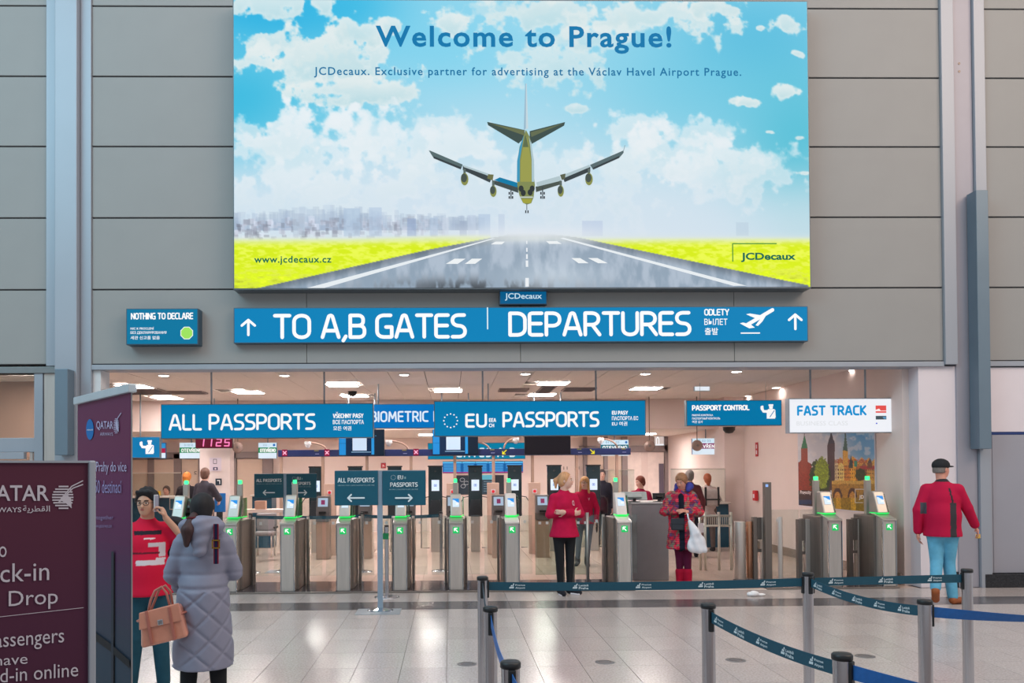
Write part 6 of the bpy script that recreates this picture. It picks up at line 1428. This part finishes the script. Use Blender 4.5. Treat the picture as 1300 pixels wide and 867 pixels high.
skin_obj('hood', [('c', hp(-.05, .04, -.065), hp(.05, .04, -.065), .036 * H, .036 * H), ('c', hp(.05, .03, -.065), hp(.055, -.015, -.075), .03 * H, .02 * H), ('c', hp(-.05, .03, -.065), hp(-.055, -.015, -.075), .03 * H, .02 * H)], .010, fabric('hood_blue', (62, 66, 150)), t)
skin_obj('dark_top', [('c', g('che') + V3(-.012 * H, -.06 * H, .08 * H), V3(-.012 * H, -.085 * H, .43 * H), .018 * H, .026 * H), ('c', V3(-.012 * H, -.085 * H, .43 * H), V3(-.018 * H, -.05 * H, .34 * H), .026 * H, .03 * H)], .010, fabric('navy_top', (18, 24, 40)), t)
skin_obj('trousers', leg_prims(g, H, .9, to_ankle=.8), .010, fabric('maroon', (88, 20, 54)), t)
skin_obj('boots', shoe_prims(g, H) + [('c', g(s + 'an'), g(s + 'an') * .62 + g(s + 'kn') * .38, .032 * H, .038 * H) for s in 'LR'], .010, fabric('red_boot', (168, 12, 50)), t)
skin_obj('hair', hair_cap(hp, H, .006, R=Rn), .008, mat('hair_brown', (152, 108, 76), rough=.6, var=.25, scale=40), t, clips=[hclip(hp, Rn, H, (0, -1, -.55), (0, -.036, .022)), hclip(hp, Rn, H, (0, 0, -1), (0, 0, -.03))], k=.012)
coat_t = t; coat_g = g; cH = H
wl = t.matrix_basis if False else None
def to_world(t, p): return Vector(t.location) + Matrix.Rotation(t.rotation_euler.z, 3, 'Z') @ Vector(p)
# her plastic bag and black pouch
hw = to_world(t, tuple(g('Lwr') + V3(-.02, -.03, -.04)))
bt = thing('plastic_bag', 'white plastic carrier bag hanging from the hand of the woman in patterned coat', 'bag', (hw.x + .08, hw.y - .05, hw.z - .55))
skin_obj('bag_body', [('e', (.045, 0, .15), (.13, .06, .14), None), ('c', (0.02, 0, .30), (-.06, 0, .46), .07, .025), ('c', (-.05, 0, .08), (.14, 0, .06), .04, .05)], .010, mat('plastic_white', (226, 228, 236), rough=.35, bump=.5, scale=9), bt, k=.05, disp=lambda X, Y, Z: .005 * np.sin(X * 60 + Z * 25) + 0 * Y)
MB().tube([(-.05, 0, .43), (-.08, .0, .52), (-.085, 0, .57)], .012, 8).build('handle', mat('plastic_white'), bt)
hw = to_world(t, (-.05 * H, -.115 * H, .50 * H)); bt = thing('shoulder_pouch', 'black leather pouch hanging in front of the woman in patterned coat', 'bag', (hw.x, hw.y, hw.z), t.rotation_euler.z)
B(-.095, .085, -.035, .02, 0, .17).build('pouch', mat('leather_black', (40, 46, 56), rough=.35), bt, bevel=.02, seg=3); B(-.097, .087, -.042, -.03, .09, .172).build('flap', mat('leather_black'), bt, bevel=.006)
MB().tube([(-.09, -.01, .165), (-.07, -.01, .3), (-.03, .0, .42)], .005, 6).build('strap', mat('leather_black'), bt)

# --- 4 walking man in a cap
H = 1.80
pose = dict(hc=(.012, -.012, .928), Lel=(-.0, 0, 0), Lsh=(.12, .02, .80), Rsh=(-.12, .02, .80))
pose = dict(Rsh=(-.118, .0, .805), Lsh=(.118, 0, .805), Lel=(.175, -.03, .655), Lwr=(.245, -.055, .52), Rel=(-.155, .03, .64), Rwr=(-.165, .0, .49), Lhd=(.3, -.1, -1), Rhd=(-.1, 0, -1),
            Lhi=(.045, 0, .515), Rhi=(-.045, 0, .515), Lkn=(.02, -.06, .29), Lan=(.035, -.06, .045), Lft=(.075, -.13, .018), Rkn=(-.04, .02, .285), Ran=(-.135, .12, .12), Rft=(-.16, .05, .055), hc=(.012, -.012, .928))
# he walks to the right and away: build facing +x-ish away from the camera
t, g, hp, Rn, _ = make_person('older man in a black cap, crimson jacket and pale jeans walking right', at_floor(1198, 766), PI - .52, H,
    dict(Rsh=(-.094, .0, .788), Lsh=(.094, .0, .788), Rel=(-.150, -.05, .66), Rwr=(-.20, -.13, .535), Lel=(.145, .03, .645), Lwr=(.15, .0, .49), Rhd=(-.35, -.2, -1), Lhd=(0, -.1, -1), Lhn=(-1, 0, 0), Rhn=(1, 0, 0),
         Rkn=(-.035, -.03, .285), Ran=(-.055, -.0, .045), Rft=(-.105, -.075, .018), Lkn=(.04, .03, .29), Lan=(.05, .155, .12), Lft=(.05, .10, .04), Lhi=(.045, 0, .515), Rhi=(-.045, 0, .515)), dict(brow=(120, 110, 104)), skin='ruddy', hair='grey', vox=.009, head=(-.75, 0), build=1.05)
def mancol(V):
    c = np.tile(np.array([[186., 14, 64]]), (len(V), 1)); H = 1.80; x, y, z = V[:, 0] / H, V[:, 1] / H, V[:, 2] / H
    side = (x < -.045) & (x > -.082) & (z < .70) & (y > -.02); c[side] = (58, 54, 60)
    side2 = (x > .095) & (x < .135) & (z > .62) & (z < .70) & (y > .0); c[side2] = (70, 74, 84)
    pip = (np.abs(x + .062 - (z - .7) * .2) < .006) & (z >= .70) & (z < .80) & (y > 0); c[pip] = (44, 44, 54); c[z > .842] = (48, 44, 50); return c
skin_obj('jacket', torso_prims(g, H, 1.12, 1.12, hem=.475, sleeve=.036, cuff=.030, to=.93, hemw=1.05), .010, CLOTHA, t, clips=[((0, 0, -1), -.465 * H), ((0, 0, 1), .865 * H)], k=.03, color=mancol)
skin_obj('jeans', leg_prims(g, H, .98, flare=.006, to_ankle=.96), .010, fabric('light_denim', (98, 168, 200)), t)
skin_obj('shoes', shoe_prims(g, H), .008, fabric('brown_leather', (150, 84, 48), rough=.5), t)
skin_obj('hair', hair_cap(hp, H, .002, R=Rn), .008, mat('hair_grey', (120, 112, 108), rough=.7, var=.2, scale=50), t, clips=[hclip(hp, Rn, H, (0, -1, 0), (0, -.008, 0)), hclip(hp, Rn, H, (0, 0, -1), (0, 0, -.028))])
skin_obj('cap', [('e', hp(0, .008, .026), (.052 * H, .062 * H, .048 * H), Rn, .01), ('e', hp(0, -.062, .018), (.036 * H, .036 * H, .006 * H), Rn, .01)], .008, fabric('cap_black', (40, 42, 46)), t, clips=[hclip(hp, Rn, H, (0, 0, -1), (0, 0, .008))], k=.01)
hw = to_world(t, tuple(g('Rwr') + V3(-.03, -.03, -.12))); bt = thing('small_bottle', 'small blue and yellow bottle in the hand of the man in a cap', 'bottle', (hw.x, hw.y, hw.z - .04))
MB().lathe([(0, 0), (.024, 0), (.026, .01), (.026, .05), (.02, .06)], n=16).build('body', mat('bottle_yellow', (206, 164, 84), rough=.3), bt); MB().lathe([(.021, .058), (.02, .09), (.012, .11), (0, .11)], n=16).build('cap', mat('bottle_blue', (50, 130, 200), rough=.3), bt)

# --- 5 woman in the long grey coat, back to the camera
H = 1.55
pw = CAM + ray(258, 700) * (5.55 / ray(258, 700).y)
t, g, hp, Rn, _ = make_person('woman in a long grey quilted coat seen from behind', (pw.x, pw.y, 0), PI + .12, H,
    dict(Lsh=(.080, 0, .788), Rsh=(-.080, 0, .788), Lel=(.128, -.015, .655), Lwr=(.12, -.115, .585), Rel=(-.122, -.03, .66), Rwr=(-.06, -.13, .66), Lhd=(.0, -.5, -.9), Rhd=(.3, -1, .6), Lan=(.07, .01, .045), Ran=(-.07, .01, .045), Lhn=(-1, 0, 0)), dict(brow=(30, 24, 22)), skin='tan', hair='black', vox=.008, fem=True, head=(-.25, -.05))
def quilt(X, Y, Z):
    low = Z < .585 * 1.55; u = X * .9 + Y * .35
    q = np.minimum(np.abs(np.mod(Z + u, .17) - .085), np.abs(np.mod(Z - u, .17) - .085)); h_ = np.abs(np.mod(Z, .12) - .06)
    return np.where(low, .011 * np.exp(-(q / .011) ** 2), .007 * np.exp(-(h_ / .013) ** 2)) + .012 * np.exp(-((Z - .60 * 1.55) / .013) ** 2)
skin_obj('coat', torso_prims(g, H, 1.04, .98, hem=.34, sleeve=.041, cuff=.033, to=.95, hemw=1.1) + [('c', (0, 0, .57 * H), (0, 0, .26 * H), .108 * H, .130 * H)], .0075, mat('coat_lilac_grey', (132, 134, 154), rough=.55, var=.05, scale=10, spec=.4), t, clips=[((0, 0, -1), -.262 * H), ((0, 0, 1), .87 * H)], k=.03, disp=quilt)
skin_obj('hood', [('c', (-.05 * H, .045 * H, .862 * H), (.05 * H, .045 * H, .862 * H), .036 * H, .036 * H), ('c', (-.06 * H, .03 * H, .86 * H), (-.055 * H, -.03 * H, .85 * H), .032 * H, .024 * H), ('c', (.06 * H, .03 * H, .86 * H), (.055 * H, -.03 * H, .85 * H), .032 * H, .024 * H), ('c', (0, .06 * H, .855 * H), (0, .085 * H, .76 * H), .055 * H, .028 * H)], .008, mat('coat_lilac_grey'), t, k=.04, disp=lambda X, Y, Z: .004 * np.sin(Z * 90 + X * 20) + 0 * Y)
skin_obj('leggings', leg_prims(g, H, .95), .010, blk, t, clips=[((0, 0, 1), .40 * H)]); skin_obj('shoes', shoe_prims(g, H), .010, blk, t)
skin_obj('hair', hair_cap(hp, H, .006, R=Rn), .008, mat('hair_black', (24, 22, 27), rough=.7, var=.3, scale=40, stretch=(1, 1, .15)), t, clips=[hclip(hp, Rn, H, (0, -1, -.3), (0, -.028, .02))], k=.014)
skin_obj('ponytail', [('c', hp(.012, .07, -.02), hp(.016, .125, -.075), .018 * H, .027 * H), ('c', hp(.016, .125, -.075), hp(.02, .13, -.135), .027 * H, .012 * H)], .008, mat('hair_dark_brown', (58, 34, 36), rough=.6, var=.35, scale=60, stretch=(1, 1, .12)), t, k=.012)
MB().lathe([(.022 * H, -.01), (.03 * H, 0), (.022 * H, .01)], n=14).build('hair_tie', fabric('tie_maroon', (92, 34, 40)), t, loc=tuple(hp(.012, .080, -.028)))
so = B(-.016, .016, -.006, .006, -.13, .13).build('hood_strap', fabric('strap_navy_red', (130, 22, 46)), t, bevel=.003, loc=(-.068 * H, .092 * H, .79 * H)); B(-.009, .009, .006, .008, -.13, .13).build('strap_stripe', fabric('strap_navy', (24, 28, 60)), so)
bk = MB()
for a_ in ((-.026, .026, .006, .012, .02, .028), (-.026, .026, .006, .012, -.03, -.022), (-.026, -.018, .006, .012, -.03, .028), (.018, .026, .006, .012, -.03, .028)): bk.box(*a_)
bk.build('buckle', mat('brass', (206, 160, 70), rough=.25, metal=1), so)
# her handbag
hw = to_world(t, (.16 * H, -.11 * H, .60 * H)); zb = W(210, 812, CAM.y + 5.5).z; pb = CAM + ray(211, 760) * (5.35 / ray(211, 760).y)
bt = thing('handbag', 'pink beige patent leather handbag hanging from the arm of the grey coat woman', 'bag', (pb.x, pb.y, W(211, 816, pb.y).z), .15); bt.rotation_euler = (0, -.16, .15); bt.scale = (.82, .82, .86)
ML = mat('patent_pink', (206, 140, 118), rough=.16, var=.08, scale=8, coat=.6, bump=.25); MLd = mat('patent_trim', (170, 104, 92), rough=.3)
MB().prism([(-.18, 0), (.18, .02), (.155, .27), (-.14, .25)], 'y', -.065, .065).build('bag_body', ML, bt, bevel=.025, seg=3)
MB().prism([(-.165, .14), (.16, .15), (.155, .285), (-.145, .265)], 'y', -.078, -.062).build('flap', ML, bt, bevel=.007); B(-.02, .02, -.088, -.076, .15, .19).build('clasp', M_CHROME, bt, bevel=.004)
for x in (-.09, .08):
    B(x - .011, x + .011, -.084, -.066, .02, .27).build('belt_strip', MLd, bt, bevel=.003)
for yy, dx in ((-.05, 0), (.05, .02)):
    MB().tube([(-.085, yy, .25), (-.05 + dx, yy, .34), (-.01 + dx, yy * .7, .40), (.04 + dx, yy * .5, .42), (.07 + dx, yy * .6, .37), (.085, yy, .25)], .010, 8).build('handle', MLd, bt)
for s in (-1, 1): MB().tube([(s * .15, -.07, .2), (s * .185, 0, .2), (s * .15, .07, .2)], .008, 6).build('side_strap', MLd, bt)

# --- 6 man on the phone in a red jersey
H = 1.575
pw = CAM + ray(187, 700) * (6.35 / ray(190, 700).y)
JER = (212, 22, 62)
t, g, hp, Rn, _ = make_person('black haired man with glasses in a red jersey talking on a phone', (pw.x, pw.y, 0), .42, H,
    dict(Lel=(.205, -.05, .70), Lwr=(.078, -.08, .855), Lhd=(-.35, .15, 1), Lhn=(-1, .3, -.3), Rel=(-.15, .01, .64), Lcurl=(.9,), Lan=(.075, .0, .045), Ran=(-.075, .02, .045), hc=(-.005, -.02, .928)), dict(brow=(24, 20, 20)), skin='tan', hair='black', vox=.0075, head=(-.45, .05))
def jercol(V):
    c = np.tile(np.array([JER], float), (len(V), 1)); H = 1.62; x, y, z = V[:, 0] / H, V[:, 1] / H, V[:, 2] / H; f = y < -.01
    c[f & (z > .755) & (z < .775) & (np.abs(x) < .06)] = (40, 34, 46)
    c[f & (z > .735) & (z < .743) & (x > -.02) & (x < .03)] = (240, 220, 226)
    c[f & (z > .70) & (z < .72) & (x > -.0 ) & (x < .075)] = (206, 200, 206); c[f & (z > .655) & (z < .70) & (x > .045) & (x < .075)] = (206, 200, 206); c[f & (z > .668) & (z < .675) & (x < .05)] = (96, 26, 44)
    c[f & (z > .618) & (z < .64) & (x > -.055) & (x < .07 )] = (214, 206, 212); c[f & (z > .640) & (z < .65) & (x > .03) & (x < .075)] = (214, 206, 212); return c
skin_obj('jersey', torso_prims(g, H, 1.12, 1.10, hem=.50, sleeve=.042, cuff=.036, to=-.2, hemw=1.05), .0075, CLOTHA, t, clips=[((0, 0, -1), -.485 * H), ((0, 0, 1), .862 * H)], k=.03, color=jercol)
skin_obj('jeans', leg_prims(g, H, 1.0, flare=.004, to_ankle=.95), .009, fabric('dark_denim', (34, 78, 96)), t); skin_obj('shoes', shoe_prims(g, H, 1.05), .009, fabric('shoe_dark', (34, 34, 40)), t)
skin_obj('hair', hair_cap(hp, H, .010, R=Rn) + [('c', hp(-.025, -.036, .05), hp(.03, -.034, .052), .014 * H, .014 * H)], .008, mat('hair_black'), t, clips=[hclip(hp, Rn, H, (0, -1, -.5), (0, -.03, .022)), hclip(hp, Rn, H, (-.0, -.55, -1), (0, -.0, .002))], k=.012, disp=lambda X, Y, Z: .0035 * np.sin(X * 160 + Z * 60) + 0 * Y)
glasses(t, hp, H, M_BLACK)
skin_obj('black_jacket', [('c', (.13 * H, .02 * H, .80 * H), (.18 * H, .03 * H, .70 * H), .06 * H, .055 * H), ('c', (.18 * H, .03 * H, .70 * H), (.15 * H, .02 * H, .52 * H), .055 * H, .045 * H), ('c', (.12 * H, -.02 * H, .68 * H), (.19 * H, -.02 * H, .63 * H), .04 * H, .045 * H)], .010, fabric('puffer_black', (32, 34, 40), rough=.5), t, k=.03, disp=lambda X, Y, Z: .006 * np.sin(Z * 70 + X * 30) + 0 * Y)
hw = to_world(t, tuple(hp(.050, -.010, -.004))); bt = thing('mobile_phone', 'pale mobile phone held to the ear of the man in red jersey', 'phone', (hw.x, hw.y, hw.z - .06), -.1)
o = B(-.006, .006, -.032, .032, 0, .13).build('case', mat('phone_pale', (200, 205, 214), rough=.25), bt, bevel=.005); B(.006, .0075, -.028, .028, .008, .122).build('glass_back', mat('phone_glass', (150, 160, 180), rough=.1), bt)

# --- far people
def simple(label, x, y, Dd, rz, H, top, bot, hair, pose={}, z=0.0, low=None, head=(0, 0), extra=None, skin='fair', shoes=(40, 38, 42), vox=.014, fem=True, long_=0, group=None, hem=.47):
    r = ray(x, y); p = CAM + r * (Dd / r.y)
    t, g, hp, Rn, _ = make_person(label, (p.x, p.y, z), rz, H, pose, dict(brow=hair), skin=skin, hair='%d_%d_%d' % hair, vox=vox, fem=fem, head=head, group=group, low=low)
    skin_obj('top', torso_prims(g, H, 1.05, 1, hem=hem, sleeve=.036, cuff=.028, to=.9), vox, fabric('%d_%d_%d' % top, top), t, clips=[((0, 0, -1), -(hem - .01) * H), ((0, 0, 1), .865 * H)], k=.03)
    if low is None:
        skin_obj('trousers', leg_prims(g, H, .95, to_ankle=.95), vox, fabric('%d_%d_%d' % bot, bot), t); skin_obj('shoes', shoe_prims(g, H), vox, fabric('%d_%d_%d' % shoes, shoes), t)
    hr = hair_cap(hp, H, .006, R=Rn)
    if long_: hr += [('c', hp(0, .045, .0), hp(0, .05, -.05 * long_), .038 * H, .022 * H)]
    skin_obj('hair', hr, vox * .8, mat('hair_%d_%d_%d' % hair, hair, rough=.6, var=.2, scale=40), t, clips=[hclip(hp, Rn, H, (0, -1, -.5), (0, -.03, .02))], k=.012)
    return t, g, hp, Rn
t, g, hp, Rn = simple('red haired woman with a grey backpack, seen from behind', 899, 690, 17.0, PI, 1.60, (176, 162, 158), (96, 84, 82), (150, 74, 40), dict(Lel=(.15, -.02, .66), Lwr=(.12, -.1, .6), Rel=(-.15, -.02, .66), Rwr=(-.12, -.1, .6)), long_=1.4)
hw = to_world(t, (0, .11 * 1.6, .60 * 1.55)); bt = thing('backpack', 'grey backpack with black straps worn by the red haired woman', 'bag', (hw.x, hw.y, hw.z), PI)
B(-.16, .16, -.0, .12, 0, .36).build('pack', fabric('pack_grey', (170, 160, 156)), bt, bevel=.05, seg=3); B(-.165, .165, .10, .125, .13, .16).build('cross_strap', M_BLACK, bt)
for s in (-1, 1): B(s * .13 - .02, s * .13 + .02, .08, .128, .02, .40).build('strap', M_BLACK, bt, bevel=.006)
simple('dark suited man with short brown hair, seen from behind near the white column', 260, 640, 16.4, PI - .5, 1.78, (62, 60, 70), (50, 48, 56), (104, 72, 60), dict(Rel=(-.13, -.08, .66), Rwr=(-.05, -.16, .66)), fem=False, head=(.3, 0))
sit = dict(Lel=(.14, -.04, .66), Lwr=(.08, -.14, .62), Rel=(-.14, -.04, .66), Rwr=(-.08, -.14, .62))
simple('seated dark haired officer behind the left teal counter', 211.5, 640, 19.05, 0, 1.62, (38, 50, 66), (30, 36, 44), (70, 48, 42), sit, z=-.23 + .0, fem=False, skin='ruddy', low=1)
simple('orange haired person in black at the left teal counter', 237, 640, 17.3, PI - .3, 1.70, (34, 32, 38), (40, 40, 46), (196, 116, 44), dict(), long_=.5, head=(.2, 0))
simple('red haired person in a crimson scarf seated beyond the grey desk', 813, 640, 15.6, -.5, 1.62, (150, 20, 60), (40, 40, 50), (120, 56, 40), sit, z=-.05, low=1, head=(-.7, .2))
simple('person in a grey knitted hat behind the woman in the patterned coat', 876, 640, 15.9, PI - .2, 1.68, (110, 60, 66), (50, 50, 60), (130, 122, 118), dict(), long_=0)
simple('dark haired person in black behind the gates, left of the grey desk', 765, 640, 18.4, -.4, 1.70, (36, 36, 48), (44, 46, 60), (60, 48, 50), dict(), head=(.3, 0))

# stools under the seated people
for nm, lb in (('seated dark haired officer', 'black stool under the seated officer behind the left teal counter'), ('red haired person in a crimson scarf', 'black stool under the red haired person beyond the grey desk')):
    for o in list(bpy.data.objects):
        if o.get('label', '').startswith(nm):
            t = thing('stool', lb, 'stool', (o.location.x, o.location.y, 0)); zt_ = o.location.z + .455 * 1.62
            MB().cyl((0, 0, zt_ - .06), (0, 0, zt_), .17, n=20).build('seat', M_BLACK, t, bevel=.015); MB().cyl((0, 0, .02), (0, 0, zt_ - .06), .03, n=12).build('stem', M_STEEL, t)
            MB().lathe([(0, .03), (.2, .02), (.22, 0)], n=20).build('foot', M_STEEL, t)
